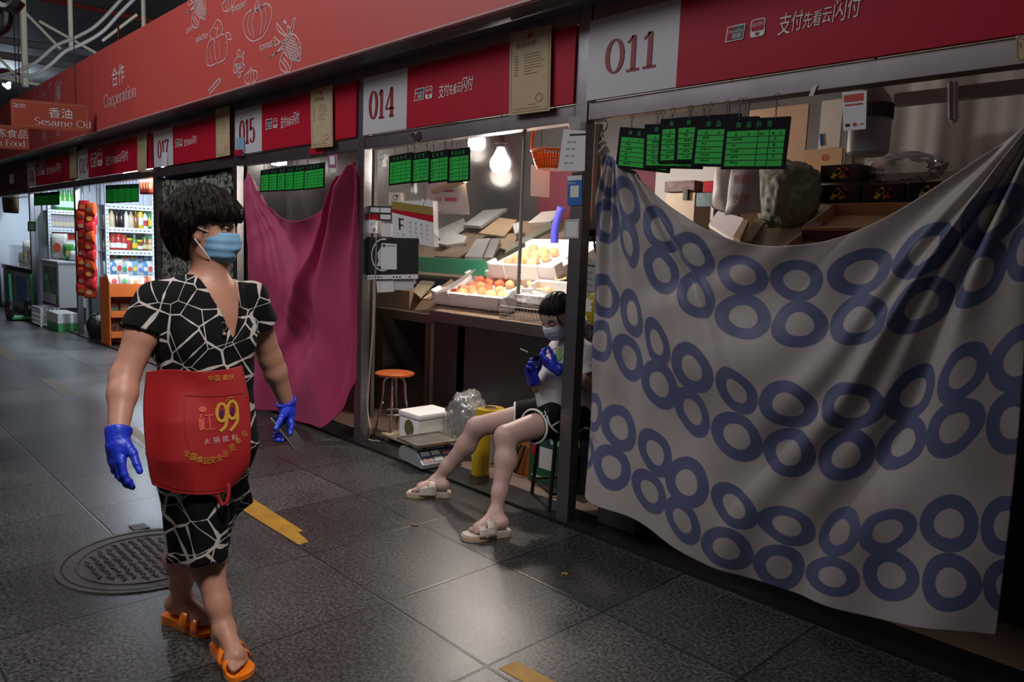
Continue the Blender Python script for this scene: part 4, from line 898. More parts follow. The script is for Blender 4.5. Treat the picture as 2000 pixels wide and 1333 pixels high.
# ------------------------------------------------------------------ things on the floor of stall 014
C_ = gz(817, 866, .065); L_ = gz(767, 853, .065); R_ = gz(878, 851, .065)
bw = (C_.x-L_.x); bd = (R_.y-C_.y)
P0 = gz(745, 868, .0)
t = thing('low_pallet', 'low cream wooden pallet under the foam box', 'pallet', (C_.x-.2, C_.y+.15, .0))
pm_ = mat('pale_wood', (.42, .36, .22), .6, var=.15, vscale=4)
px0 = C_.x-bw-.14; px1 = C_.x+.26; py0 = C_.y-.05; py1 = C_.y+bd+.03
for k in range(4): MB().bb((px0, py0+k*(py1-py0)/4+.004, .045), (px1, py0+(k+1)*(py1-py0)/4-.004, .065), bev=.003).build('board', pm_, t)
for k in range(3): x = px0+.02+k*(px1-px0-.09)/2; MB().bb((x, py0+.02, .01), (x+.05, py1-.02, .045)).build('runner', pm_, t)
t = thing('foam_box', 'lidded white foam box with a round green sticker', 'box', (C_.x-bw/2, C_.y+bd/2, .065))
zt = gy(818, 812, C_.y).z
MB().bb((C_.x-bw+.006, C_.y+.006, .065), (C_.x-.006, C_.y+bd-.006, zt-.045), bev=.012).build('body', M['foam'], t)
MB().bb((C_.x-bw, C_.y, zt-.043), (C_.x, C_.y+bd, zt), bev=.014).build('lid', M['foam'], t)
f = Flat((C_.x-bw*.47, C_.y+.006, .065+(zt-.065)*.42), (1, 0, 0), (0, 0, 1), .003); f.disc(0, 0, .052, .062, 36)
sm_ = mat('green_sticker', (.05, .22, .05), .5); nt = sm_.node_tree; tc = nd(nt, 'TexCoord'); n = nd(nt, 'TexNoise'); n.inputs['Scale'].default_value = 22; nt.links.new(tc.outputs['Object'], n.inputs['Vector']); r = nd(nt, 'ValToRGB'); e = r.color_ramp.elements; e[0].position = .45; e[0].color = (.03, .16, .04, 1); e[1].position = .62; e[1].color = (.28, .08, .04, 1); nt.links.new(n.outputs[0], r.inputs[0]); nt.links.new(r.outputs[0], nt.nodes['Principled BSDF'].inputs['Base Color'])
f.build('round_sticker', sm_, t)
# electronic scale
def scale_():
    a, b_ = gz(779, 893, .03), gz(825, 919, .02); c = gz(892, 905, .02)
    u = (b_-a); u.z = 0; Lx = u.length; u.normalize(); v = Vector((-u.y, u.x, 0)); Dy = .30
    o = Vector((a.x, a.y, .0)); t = thing('electronic_scale', 'grey electronic scale with a steel pan standing at the kerb', 'scale', o+u*Lx/2+v*Dy/2)
    def pr(poly, w0, w1, nm, m, bev=True):
        mb = MB(); mb.prism(poly, o+v*w0, u, Vector((0, 0, 1)), v*(w1-w0)); return mb.build(nm, m, t, .5)
    gm = mat('scale_grey', (.26, .27, .29), .4)
    pr([(0, .045), (.03, .025), (Lx, .025), (Lx, .05), (Lx-.105, .115), (.03, .115), (0, .085)], 0, Dy, 'housing', gm)
    s0 = o+u*(Lx-.105)+Vector((0, 0, .115)); d = (u*.105+Vector((0, 0, -.065))); dl = d.length; d.normalize()
    f = Flat(s0+d*dl, v, -d, .002); f.rect(.015, .008, Dy-.015, dl-.008); f.build('keypad', mat('keypad_blue', (.03, .04, .10), .4), t)
    f = Flat(s0+d*dl, v, -d, .003)
    for k in range(2):
        f.rect(.03+k*.075, dl*.55, .09+k*.075, dl-.018)
    f.rect(.03+.075, .018, .09+.075, dl*.42)
    f.build('display_window', mat('lcd_grey', (.30, .31, .29), .3), t)
    f = Flat(s0+d*dl, v, -d, .003)
    for i in range(4):
        for j in range(2): f.rect(.185+i*.022, .02+j*.04, .203+i*.022, .045+j*.04)
    f.rect(.03, .018, .05, dl*.4); f.rect(.06, .02, .09, dl*.35)
    f.build('buttons', mat('button_mix', (.35, .12, .08), .5), t)
    c0 = o+u*(Lx*.40)+v*(Dy/2); w_, h_ = Lx*.86, Dy*1.08; m_ = MB(); fr = Matrix((u, v, Vector((0, 0, 1)))).transposed()
    m_.box(c0+Vector((0, 0, .15)), (w_, h_, .006), fr, .002)
    for sx_, sy_, lx, ly in ((0, -1, w_, .006), (0, 1, w_, .006), (-1, 0, .006, h_), (1, 0, .006, h_)): m_.box(c0+u*(sx_*w_/2)+v*(sy_*h_/2)+Vector((0, 0, .157)), (lx, ly, .018), fr, .002)
    m_.build('weighing_pan', mat('pan_steel', (.42, .38, .33), .35, .8, var=.25, vscale=9), t)
    for i in (-1, 1):
        for j in (-1, 1): MB().cyl(c0+u*i*.09+v*j*.08+Vector((0, 0, .115)), c0+u*i*.09+v*j*.08+Vector((0, 0, .15)), .012).build('pan_support', M['black'], t)
    for i in (.04, Lx-.05):
        for j in (.035, Dy-.035):
            q = o+u*i+v*j; z = 0 if q.y < 2.785 else .018
            MB().cyl((q.x, q.y, z), (q.x, q.y, .03), .02).build('foot', M['black'], t)
scale_()
def roll(lb, base, r, h, m, tilt=None):
    t = thing('film_roll', lb, 'film roll', base, 'yellow cling film rolls')
    MB().lathe([(r*.55, .0), (r, .0), (r, h*.5), (r, h), (r*.55, h), (r*.55, 0)], base, 28).build('wound_film', m, t)
    MB().lathe([(r*.55, -.0), (r*.55, h+.006), (r*.45, h+.006), (r*.45, 0)], base, 24).build('core', M['card'], t)
    return t
ym = mat('yellow_film', (.60, .38, .015), .22, coat=.5, bump=.05, bscale=15)
b_ = gz(938, 926, .018); roll('tall yellow film roll standing behind the shins of the seated person', b_, .056, gy(938, 818, b_.y).z-.018, ym)
b2 = gz(990, 872, .01); roll('yellow film roll behind the knee of the seated person', Vector((b2.x, b2.y+.05, .01)), .05, .40, ym)
b3 = Vector((-3.62, 3.34, .01)); roll('thick yellow tape roll on top of the wrapped goods', Vector((gy(957, 810, 3.3).x, 3.3, gy(957, 822, 3.3).z)), .095, .085, ym)
o = crumple('clear plastic wrapping heaped before the counter', Vector((gy(915, 830, 3.28).x, 3.27, .20)), (.17, .13, .24), M['film'], 4, 'plastic_wrapping', .45)
o = MB().bb((gy(957, 810, 3.3).x-.12, 3.2, .01), (gy(957, 810, 3.3).x+.13, 3.42, gy(957, 822, 3.3).z-.002), bev=.01).build('wrapped_carton', mat('wrapped_pale', (.35, .33, .31), .35)); tag(o, 'pale carton in plastic under the thick yellow tape roll', 'carton')
# orange bag, green box
a = gz(1005, 925, .01); t = thing('shopping_bag', 'orange shopping bag with dark handles under the seat', 'bag', (a.x+.12, a.y+.12, .01))
bx = gy(1052, 905, a.y+.1).x
MB().add([(a.x, a.y, .01), (bx, a.y+.02, .01), (bx, a.y+.14, .01), (a.x, a.y+.12, .01), (a.x-.005, a.y+.03, .22), (bx+.005, a.y+.05, .21), (bx, a.y+.10, .21), (a.x, a.y+.09, .22)], [(0, 1, 5, 4), (1, 2, 6, 5), (2, 3, 7, 6), (3, 0, 4, 7), (0, 3, 2, 1)]).build('bag_body', mat('bag_orange', (.42, .13, .02), .55), t, None)
m_ = MB(); w_ = bx-a.x; m_.tube(smooth_pts([Vector((a.x+w_*.25, a.y+.02, .20)), Vector((a.x+w_*.15, a.y-.02, .10)), Vector((a.x+w_*.32, a.y-.03, .03)), Vector((a.x+w_*.5, a.y-.01, .10)), Vector((a.x+w_*.6, a.y+.02, .20))], 6), .007, 8); m_.build('handle', mat('navy_strap', (.01, .01, .03), .6), t)
a = gz(1061, 930, .01)
a.y = min(a.y, 3.15)
t = thing('green_carton', 'green drinks carton with a white printed panel behind the stool', 'box', (a.x+.16, a.y+.15, .01))
MB().bb((a.x, a.y+.02, .01), (a.x+.33, a.y+.32, .27), bev=.004).build('body', mat('carton_green', (.012, .10, .035), .5), t)
f = Flat((a.x, a.y+.02, .01), (1, 0, 0), (0, 0, 1), .002); f.rect(.09, .10, .20, .23); f.rect(.03, .04, .12, .05); f.build('printed_panel', M['paper'], t)
f = Flat((a.x, a.y+.02, .01), (1, 0, 0), (0, 0, 1), .002); f.rect(.02, .17, .06, .25); f.build('red_print', M['red'], t)
# orange topped stool
a = gd(771, 727, 5.45); t = thing('round_stool', 'round stool with an orange seat and bent steel legs in the dark corner', 'stool', (a.x, a.y, .01))
MB().lathe([(.001, .0), (.125, .0), (.142, -.006), (.142, -.018), (.13, -.024), (.001, -.024)], a, 36).build('seat', mat('seat_orange', (.42, .09, .015), .4), t)
for k in range(4):
    an = PI/4+k*PI/2; d = Vector((math.cos(an), math.sin(an), 0))
    MB().tube(smooth_pts([a+d*.03+Vector((0, 0, -.03)), a+d*.075+Vector((0, 0, -.07)), a+d*.085+Vector((0, 0, -.2)), Vector((a.x, a.y, .01))+d*.14], 6), .010, 10).build('leg', M['chrome'], t)
MB().tube([a+Vector((.10*math.cos(2*PI*k/20), .10*math.sin(2*PI*k/20), -.30)) for k in range(20)], .007, 8, closed=True).build('ring_brace', M['chrome'], t)

# ------------------------------------------------------------------ glass, papers and hangings at stall 014
t = thing('plexiglass_screen', 'large clear glass screen in the front of the lit fruit stall', 'screen', (-4, YF+.06, 1.2))
gxs = gy(1019, 400, YF+.06).x
MB().bb((-4.41, YF+.057, 1.16), (gxs, YF+.063, ZR0)).build('glass', M['glass'], t, None)
MB().bb((gxs-.004, YF+.05, 1.16), (gxs+.004, YF+.07, ZR0)).build('edge_profile', mat('glass_edge', (.55, .52, .52), .3), t)
def flatpx(name, lb, cat, q, Y, m, th=.0015, group=None):
    P = [gy(x, y, Y) for x, y in q]; mb = MB(); k = len(P); d = Vector((0, th, 0))
    mb.add(P+[p+d for p in P], [tuple(range(k)), tuple(range(k, 2*k))[::-1]]+[(i, (i+1) % k, k+(i+1) % k, k+i) for i in range(k)])
    o = mb.build(name, m, None, None); return tag(o, lb, cat, group)
YG = YF+.05
def card(name, lb, cat, q, Y, m, deco=(), th=.0015, group=None):
    """a flat sheet with printed decoration: deco = (part name, material, fn(Flat, W, H))"""
    P = [gy(x, y, Y) for x, y in q]; tl, tr, br, bl = P; t = thing(name, lb, cat, (bl+br)/2, group)
    mb = MB(); d = Vector((0, th, 0)); mb.add(P+[p+d for p in P], [(0, 1, 2, 3), (7, 6, 5, 4)]+[(i, (i+1) % 4, 4+(i+1) % 4, 4+i) for i in range(4)]); mb.build('sheet', m, t, None)
    u = (br-bl); W_ = u.length; v = tl-bl; H_ = v.length
    for nm, mm, fn in deco:
        f = Flat(bl, u.normalized(), v.normalized(), .0012); fn(f, W_, H_); f.build(nm, mm, t)
    return t
# wall socket with cable
a = gy(731, 443, YG); t = thing('wall_socket', 'white wall socket left of the calendar with a cable plugged in', 'socket', a)
w_ = .042; MB().bb((a.x-w_, YG-.02, a.z-.045), (a.x+w_, YG, a.z+.045), bev=.004).build('face_plate', M['white'], t)
f = Flat((a.x, YG-.02, a.z), (1, 0, 0), (0, 0, 1), .001); f.rect(-.012, .012, -.006, .018); f.rect(.006, .012, .012, .018); f.build('slots', M['ink'], t)
t = thing('power_cable', 'pale cable running from the socket down to the floor at the post of stall 014', 'cable', gz(745, 858, .01))
cp = [gy(731, 449, YG-.03), gy(735, 470, YG-.04), gy(733, 540, YG-.03), gy(728, 640, YG-.02), gy(721, 740, YG), gy(718, 800, YG), gy(724, 840, YG), Vector((gz(733, 856, .03).x, YG+.03, .03)), Vector((gz(744, 862, .03).x, YG+.06, .03))]
MB().tube(smooth_pts(cp, 6), .0045, 8).build('wire', mat('pale_cable', (.5, .42, .34), .5), t); MB().ell(gy(731, 447, YG-.03), (.016, .016, .02)).build('plug', M['white'], t)
card('black_poster', 'torn black poster with a white brush circle stuck on the glass', 'poster', [(717, 463), (817, 466), (817, 545), (717, 546)], YG-.011, M['blackmatte'],
     [('brush_circle', M['paper'], lambda f, W_, H_: (f.ring(W_*.33, H_*.56, W_*.23, H_*.36, .010, a0=1.3, a1=5.6), f.poly([(W_*.2, H_*.3), (W_*.24, H_*.42), (W_*.22, H_*.6), (W_*.3, H_*.76), (W_*.3, H_*.3)]))),
      ('white_band', M['paper'], lambda f, W_, H_: f.rect(0, 0, W_, H_*.10)),
      ('band_print', M['ink'], lambda f, W_, H_: [f.rect(W_*(.05+k*.06), H_*.03, W_*(.08+k*.06), H_*.06) for k in (0, 1, 2, 3, 4, 8, 9, 10, 13)])])
card('payment_card', 'white payment card stuck over the black poster', 'card', [(745, 475), (775, 477), (775, 527), (744, 526)], YG-.015, M['paper'], [('small_print', M['ink'], lambda f, W_, H_: (f.rect(W_*.1, H_*.85, W_*.24, H_*.95), f.rect(W_*.35, H_*.88, W_*.9, H_*.90)))])
card('payment_card', 'small plain white card between the socket and the calendar', 'card', [(744, 436), (765, 437), (765, 463), (744, 462)], YG, M['paper'])
flatpx('note_paper', 'blank white note hanging under the black poster, left one', 'note', [(735, 548), (769, 546), (769, 570), (737, 572)], YG, M['paper'])
flatpx('note_paper', 'blank white note hanging under the black poster, right one', 'note', [(769, 547), (808, 546), (808, 565), (769, 567)], YG+.003, mat('note_grey', (.55, .55, .58), .8))
dg = ['30 29 28 27', '23 22 21 20', '16 15 14 13', '9 8 7 6']
def calnum(f, W_, H_):
    for i, row in enumerate(dg):
        for j, s_ in enumerate(row.split()): f.text(s_, W_*(.43+j*.13)+.02, H_*(.48-i*.115), H_*.085, sx=-.8)
    f.text('11', W_*.16, H_*.13, H_*.085, sx=-.8); f.text('10', W_*.30, H_*.13, H_*.085, sx=-.8)
card('wall_calendar', 'torn off wall calendar seen from behind through the glass', 'calendar', [(765, 393), (845, 392), (848, 483), (767, 466)], YG-.006, M['paper'],
     [('gold_band', mat('gold_band', (.32, .22, .05), .45), lambda f, W_, H_: f.rect(0, H_*.78, W_, H_)), ('red_band', M['red'], lambda f, W_, H_: f.poly([(0, H_*.70), (W_, H_*.62), (W_, H_*.79), (0, H_*.79)])),
      ('date_numbers', mat('grey_ink', (.10, .10, .11), .8), calnum), ('month_figure', M['ink'], lambda f, W_, H_: (f.rect(W_*.17, H_*.27, W_*.21, H_*.58), f.rect(W_*.17, H_*.54, W_*.29, H_*.58), f.rect(W_*.17, H_*.38, W_*.28, H_*.42)))])
card('sticker_card', 'cream sticker card with a small sketched face above the calendar', 'sticker', [(759, 376), (783, 376), (783, 400), (759, 400)], YG, mat('cream_card', (.60, .52, .40), .7), [('sketch', M['ink'], lambda f, W_, H_: (f.ring(W_*.55, H_*.58, W_*.17, H_*.2, .003), f.stroke([(W_*.5, H_*.35), (W_*.55, H_*.15), (W_*.62, H_*.33)], .003), f.rect(W_*.62, H_*.6, W_*.75, H_*.78)))])
def angel(lb, px, py, h, Y):
    c = gy(px, py, Y); f = Flat((c.x, Y, c.z), (1, 0, 0), (0, 0, 1), .001); s = h
    f.disc(0, .30*s, .13*s, .13*s, 16); f.poly([(-.08*s, .2*s), (-.26*s, -.32*s), (.26*s, -.32*s), (.08*s, .2*s)])
    f.poly([(-.06*s, .12*s), (-.38*s, .42*s), (-.36*s, .1*s), (-.1*s, -.02*s)]); f.poly([(.06*s, .12*s), (.38*s, .42*s), (.36*s, .1*s), (.1*s, -.02*s)]); f.rect(-.02*s, -.5*s, .02*s, -.3*s)
    tag(f.build('window_sticker', M['paper']), lb, 'sticker', 'white stickers on the glass')
angel('white winged figure sticker left of the price boards of stall 014', 744, 314, .11, YG)
c = gy(805, 366, YG); f = Flat((c.x, YG, c.z), (1, 0, 0), (0, 0, 1), .001); f.poly([(-.018, -.03), (.018, -.03), (.013, .0), (.006, .035), (-.006, .035), (-.013, 0)]); f.rect(-.003, -.045, .003, -.03); tag(f.build('window_sticker', M['paper']), 'white bell sticker under the price boards of stall 014', 'sticker', 'white stickers on the glass')
c = gy(828, 394, YG); f = Flat((c.x, YG, c.z), (1, 0, 0), (0, 0, 1), .0095); f.poly([(0, -.03), (.014, 0), (.008, .016), (-.008, .016), (-.014, 0)]); tag(f.build('window_sticker', M['paper']), 'white drop shaped sticker on the calendar top', 'sticker', 'white stickers on the glass')
card('framed_notice', 'dark framed notice with two white strips above the socket', 'notice', [(722, 402), (765, 404), (765, 432), (722, 430)], YG, M['blackmatte'], [('white_strips', M['paper'], lambda f, W_, H_: (f.rect(W_*.04, H_*.55, W_*.46, H_*.88), f.rect(W_*.5, H_*.55, W_*.96, H_*.88), f.rect(W_*.5, H_*.1, W_*.96, H_*.42))), ('red_patch', M['red'], lambda f, W_, H_: f.rect(0, 0, W_*.42, H_*.42))])
# thin wooden strip along the post
o = MB().tube([gy(718, 288, YF+.095), gy(716, 440, YF+.095)], .011, 6).build('wooden_strip', mat('strip_wood', (.35, .24, .16), .6)); tag(o, 'thin wooden strip along the post left of stall 014', 'strip')
# white carrier bag hanging behind the boards
def hanging_bag(lb, q, Y, m, marks=None, dep=.05, nm='carrier_bag'):
    tl, tr, br, bl = [gy(x, y, Y) for x, y in q]; t = thing(nm, lb, 'bag', (bl+br)/2); n = 26; P = []
    for s in (1, -1):
        rows = []
        for j in range(n+1):
            v = j/n; a = tl.lerp(bl, v); b = tr.lerp(br, v); row = []
            for i in range(n+1):
                u = i/n; p = a.lerp(b, u); th = math.sin(PI*u)**.6*math.sin(PI*min(1, v*1.0+.03))**.4
                row.append(p+Vector((0, -s*(dep*th+.008*mnoise.noise(p*14+Vector((s, 0, 0)))), .006*mnoise.noise(p*11))))
            rows.append(row)
        P.append(rows)
    mb = MB(); mb.grid(P[0]); mb.grid(P[1]); mb.build('bag_skin', m, t, 1.2)
    mb = MB()
    for q_ in (.25, .75):
        p = tl.lerp(tr, q_); MB().tube(smooth_pts([p+Vector((-.03, 0, 0)), p+Vector((0, 0, .09)), p+Vector((.03, 0, 0))], 5), .006, 6).build('handle', m, t)
    p = tl.lerp(tr, .5); mb.tube([p+Vector((0, 0, .0)), Vector((p.x, p.y, 2.76))], .003, 6); mb.build('hanging_cord', M['black'], t)
    if marks:
        f = Flat(bl, (br-bl).normalized(), Vector((0, 0, 1)), dep+.012); marks(f, (br-bl).length, (tl-bl).length); f.build('red_print', mat('print_red', (.45, .04, .05), .6), t)
    return t
M['bagwhite'] = mat('bag_white', (.62, .60, .58), .5, bump=.3, bscale=18)
hanging_bag('white carrier bag with blurred red print hanging behind the price boards of stall 014', [(834, 350), (908, 345), (917, 420), (832, 416)], 3.35, M['bagwhite'], lambda f, W_, H_: (f.text('鲜果', W_*.3, H_*.33, H_*.16), f.rect(W_*.3, H_*.62, W_*.72, H_*.68), f.rect(W_*.52, H_*.36, W_*.78, H_*.46)), .02)
o = MB().tube([gy(846, 374, 3.28), gy(908, 352, 3.30)], .022, 14).build('paper_tube', M['card']); tag(o, 'brown paper tube in front of the white carrier bag', 'tube')
# orange basket
c = gy(1078, 331, 3.35); t = thing('hanging_basket', 'orange plastic basket hanging from the header near the post', 'basket', c)
rb, rt, hb = .088, .128, .105
m_ = MB(); m_.lathe([(.001, .0), (rb, .0), (rb+.004, .006), (rb, .012), (.001, .008)], c, 40); m_.build('bottom', M['orange'], t)
m_ = MB()
for k in range(44):
    a = 2*PI*k/44; d = Vector((math.cos(a), math.sin(a), 0)); m_.tube([c+d*rb, c+d*(rb+(rt-rb)*.55)+Vector((0, 0, hb*.5)), c+d*rt+Vector((0, 0, hb))], .0055, 5)
m_.build('woven_sides', M['orange'], t)
m_ = MB()
for z, r in ((hb, rt), (hb*.52, rb+(rt-rb)*.56)): m_.tube([c+Vector((math.cos(2*PI*k/48)*r, math.sin(2*PI*k/48)*r, z)) for k in range(48)], .008 if z == hb else .005, 8, closed=True)
m_.build('rim', M['orange'], t)
d = RGT.copy(); d.z = 0; d.normalize(); H_ = .27
MB().tube(smooth_pts([c-d*rt*.98+Vector((0, 0, hb)), c-d*rt*.95+Vector((0, 0, hb+.10)), c-d*rt*.55+Vector((0, 0, hb+.19)), c+Vector((0, 0, hb+.22)), c+d*rt*.55+Vector((0, 0, hb+.19)), c+d*rt*.95+Vector((0, 0, hb+.10)), c+d*rt*.98+Vector((0, 0, hb))], 6), .010, 10).build('handle', M['orange'], t)
MB().tube([c+Vector((0, 0, hb+.22)), Vector((c.x, c.y, 2.75))], .003, 6).build('hanging_cord', M['black'], t)
card('note_paper', 'blank white paper hanging below the orange basket', 'note', [(1037, 322), (1074, 326), (1073, 386), (1036, 383)], 3.5, M['paper'])
q = gy(1055, 326, 3.5); MB().tube([q, Vector((q.x, q.y, 2.76))], .002, 5).build('string', M['black'], COL.objects[-1] if False else bpy.data.objects[[o.name for o in bpy.data.objects if o.get('label') == 'blank white paper hanging below the orange basket'][0]])
o = MB().tube(smooth_pts([gy(1097, 405, 4.1), gy(1090, 425, 4.1), gy(1084, 450, 4.1), gy(1083, 475, 4.1)], 6), .03, 12).build('blue_pipe', mat('violet_pipe', (.05, .05, .35), .3)); tag(o, 'blue violet plastic pipe behind the post cards', 'pipe')
o = MB().bb((-5.8, 5.86, 1.5), (-3.6, 5.885, 2.3)).build('dark_red_banner', mat('banner_red', (.16, .03, .05), .6)); tag(o, 'dark red banner on the back wall of stall 014', 'banner')
# cards on the post between 014 and 011
YPc = YF-.004
card('price_list', 'white printed price list hanging from the top of the post', 'notice', [(1101, 252), (1144, 256), (1142, 334), (1089, 334)], YF-.025, M['paper'],
     [('printed_heading', M['ink'], lambda f, W_, H_: f.rect(W_*.26, H_*.83, W_*.92, H_*.87)), ('printed_rows', M['ink'], lambda f, W_, H_: ([f.text(s_, W_*.2, H_*(.66-k*.165), H_*.06) for k, s_ in enumerate(('大号   0.3元', '中号   0.2元', '小号   0.1元', '纸袋   0.2元'))],))])
o = flatpx('tape_patch', 'crumpled clear tape over the top of the price list', 'tape', [(1110, 229), (1136, 227), (1133, 252), (1112, 252)], YF-.03, mat('tape_grey', (.4, .38, .38), .3))
card('payment_card', 'blue payment card on the post below the price list', 'card', [(1109, 344), (1137, 341), (1136, 401), (1108, 402)], YPc, M['blue'], [('white_field', M['paper'], lambda f, W_, H_: (f.rect(0, H_*.84, W_, H_), f.rect(W_*.2, H_*.27, W_*.8, H_*.66), f.text('推荐使用', W_*.05, H_*.72, H_*.08)))], .002)
card('payment_card', 'white square card on the post below the blue card', 'card', [(1103, 430), (1131, 428), (1130, 466), (1102, 466)], YPc, M['paper'], [('border_line', M['ink'], lambda f, W_, H_: f.stroke(rrect(W_*.06, H_*.06, W_*.94, H_*.94, .002, 2), .0015, closed=True))], .002)
# right of the post
a = gx(1154, 448, -2.435); 
a = gy(1154, 449, YF+.10); t = thing('wall_socket', 'grey double socket box on the right side of the post', 'socket', a)
MB().bb((a.x-.045, YF+.09, a.z-.058), (a.x+.045, YF+.135, a.z+.058), bev=.005).build('box', mat('socket_grey', (.22, .19, .18), .5), t); MB().bb((a.x+.0, YF+.07, a.z-.035), (a.x+.04, YF+.09, a.z+.005), bev=.004).build('plug', M['black'], t)
o = MB().tube(smooth_pts([gy(1148, 466, YF+.08), gy(1153, 471, YF+.075), gy(1159, 466, YF+.08), gy(1163, 490, YF+.08), gy(1172, 530, YF+.09), gy(1180, 570, YF+.1)], 5), .005, 8).build('power_cable', M['black']); tag(o, 'black cable hanging from the grey socket beside the ring printed sheet', 'cable')
o = MB().bb((gy(1163, 300, YF+.11).x, YF+.10, gy(1166, 440, YF+.11).z), (gy(1171, 300, YF+.11).x, YF+.125, ZR0)).build('wooden_strip', mat('strip_wood_dark', (.30, .20, .13), .6)); tag(o, 'thin wooden strip right of the post above the grey socket', 'strip')
card('price_list', 'grey printed notice inside the glass below the socket', 'notice', [(1140, 503), (1168, 510), (1164, 585), (1139, 580)], 3.16, mat('notice_grey', (.30, .30, .30), .7), [('printed_rows', M['ink'], lambda f, W_, H_: (f.rect(W_*.05, H_*.8, W_*.95, H_*.84), [f.text('小号 0.1元', W_*.1, H_*(.62-k*.16), H_*.06) for k in range(4)]))])
flatpx('note_paper', 'white slip below the grey printed notice', 'note', [(1138, 584), (1158, 586), (1156, 610), (1137, 608)], 3.15, M['paper'])
crumple('yellow snack bag beside the edge of the ring printed sheet', gy(1167, 600, 3.20), (.07, .05, .12), mat('yellow_bag', (.45, .34, .02), .35), 2, 'snack_bag', .4)
crumple('dark bag standing between the seated person and the ring printed sheet', gy(1163, 650, 3.32)+Vector((0, 0, .02)), (.08, .07, .09), M['black'], 7, 'dark_bag', .5)
q = gy(1137, 600, 3.18); q2 = gy(1185, 600, 3.18); zt_ = gy(1163, 668, 3.3).z
t = thing('metal_locker', 'dark metal locker standing between the post and the ring printed sheet', 'locker', ((q.x+q2.x)/2, 3.35, .01))
MB().bb((q.x+.0, 3.22, .01), (q2.x+.02, 3.46, zt_-.02), bev=.006).build('cabinet', M['darkmetal'], t)
MB().bb((q.x+.0, 3.42, zt_-.02), (q2.x+.02, 3.46, gy(1150, 500, 3.44).z), bev=.004).build('upright_back', M['grey'], t)
# ------------------------------------------------------------------ stall 011
G11 = 'price boards hung at stall 011'
B11 = [('leftmost price board at stall 011, hanging over the corner of the ring printed sheet', ((1211, 248), (1318, 255), (1308, 334), (1202, 327)), '商品价签'),
       ('second price board from the left at stall 011, its lower edge showing under its neighbours', ((1259, 243), (1376, 240), (1370, 323), (1256, 328)), '商品价签'),
       ('narrow visible price board at stall 011, third from the left', ((1290, 233), (1400, 224), (1392, 312), (1284, 319)), '商品价签'),
       ('highest hung price board at stall 011, fourth from the left', ((1320, 230), (1449, 221), (1440, 308), (1316, 317)), '商品价签'),
       ('price board at stall 011 just left of the fully visible one', ((1360, 231), (1484, 227), (1478, 320), (1349, 325)), '商品价签'),
       ('fully visible price board at stall 011, rightmost and nearest', ((1417, 234), (1545, 227), (1537, 324), (1407, 331)), '商品价签')]
for i, (lb, q, ti) in enumerate(B11): price_board(lb, G11, *q, YF-.006-.007*i, seed=20+i, title=ti, hang=(.22, .78))
G15 = 'price boards hung at stall 015'
names15 = ['leftmost price board at stall 015', 'second price board from the left at stall 015', 'third price board from the left at stall 015', 'fourth price board from the left at stall 015', 'fifth price board at stall 015, left of the widest one', 'widest showing price board at stall 015, rightmost']
xs = [509, 525, 541, 556.5, 573, 593.5]
for i, x in enumerate(xs):
    w_ = 41 if i == 5 else 36; y = 333-(x-509)*.115; h = 43+i*1.1
    price_board(names15[i]+', over the pink sheet', G15, (x, y), (x+w_, y-w_*.16), (x+w_-1, y-w_*.16+h), (x-1, y+h), YF-.006-.007*i, seed=40+i, hang=(.2, .8))
# payment tags on the header rails
card('payment_tag', 'white payment tag with a red head hanging before the large unlit lamp', 'tag', [(1645, 180), (1693, 177), (1691, 252), (1647, 256)], YF-.03, M['white'],
     [('red_head', mat('tag_red', (.55, .05, .03), .5), lambda f, W_, H_: (f.rect(W_*.07, H_*.73, W_*.93, H_*.91), f.rect(W_*.1, H_*.63, W_*.9, H_*.67), f.disc(W_*.52, H_*.14, W_*.1, H_*.05, 10), f.rect(W_*.75, H_*.12, W_*.92, H_*.15))), ('black_mark', M['ink'], lambda f, W_, H_: f.rect(W_*.1, H_*.1, W_*.3, H_*.17))], .004)
card('payment_tag', 'purple payment tag hanging at the right end of the rail of stall 015', 'tag', [(641, 303), (657, 301), (657, 337), (642, 337)], YF-.012, mat('tag_purple', (.33, .10, .22), .5), [('white_field', M['paper'], lambda f, W_, H_: (f.rect(W_*.2, H_*.45, W_*.85, H_*.92), f.rect(W_*.05, 0, W_*.98, H_*.25)))], .003)
flatpx('payment_tag', 'small blue and white tag at the corner of the number 015 panel', 'tag', [(461, 270), (477, 269), (477, 298), (461, 300)], YF-.02, mat('tag_blue', (.25, .42, .55), .4), .004)
flatpx('red_ribbon', 'red ribbon tied under the tag on sign 015', 'ribbon', [(459, 293), (472, 292), (471, 304), (458, 304)], YF-.03, M['red'], .005)
flatpx('payment_tag', 'small white tag hanging below the number 017', 'tag', [(317, 298), (327, 298), (326, 325), (316, 326)], YF-.02, M['white'], .004)
flatpx('paper_scrap', 'scrap of white paper stuck on the header rail of stall 011', 'paper', [(1588, 167), (1597, 165), (1588, 187), (1579, 188)], YF-.001, M['paper'])
flatpx('red_paper_strip', 'torn red paper strip on the rail under sign 015', 'paper', [(604, 288), (634, 284), (634, 299), (604, 303)], YF-.001, M['red'])
flatpx('foil_scrap', 'torn silvery foil stuck on the rail of stall 014', 'foil', [(800, 265), (806, 258), (812, 262), (820, 256), (822, 270), (812, 279), (808, 272)], YF-.001, M['chrome'])
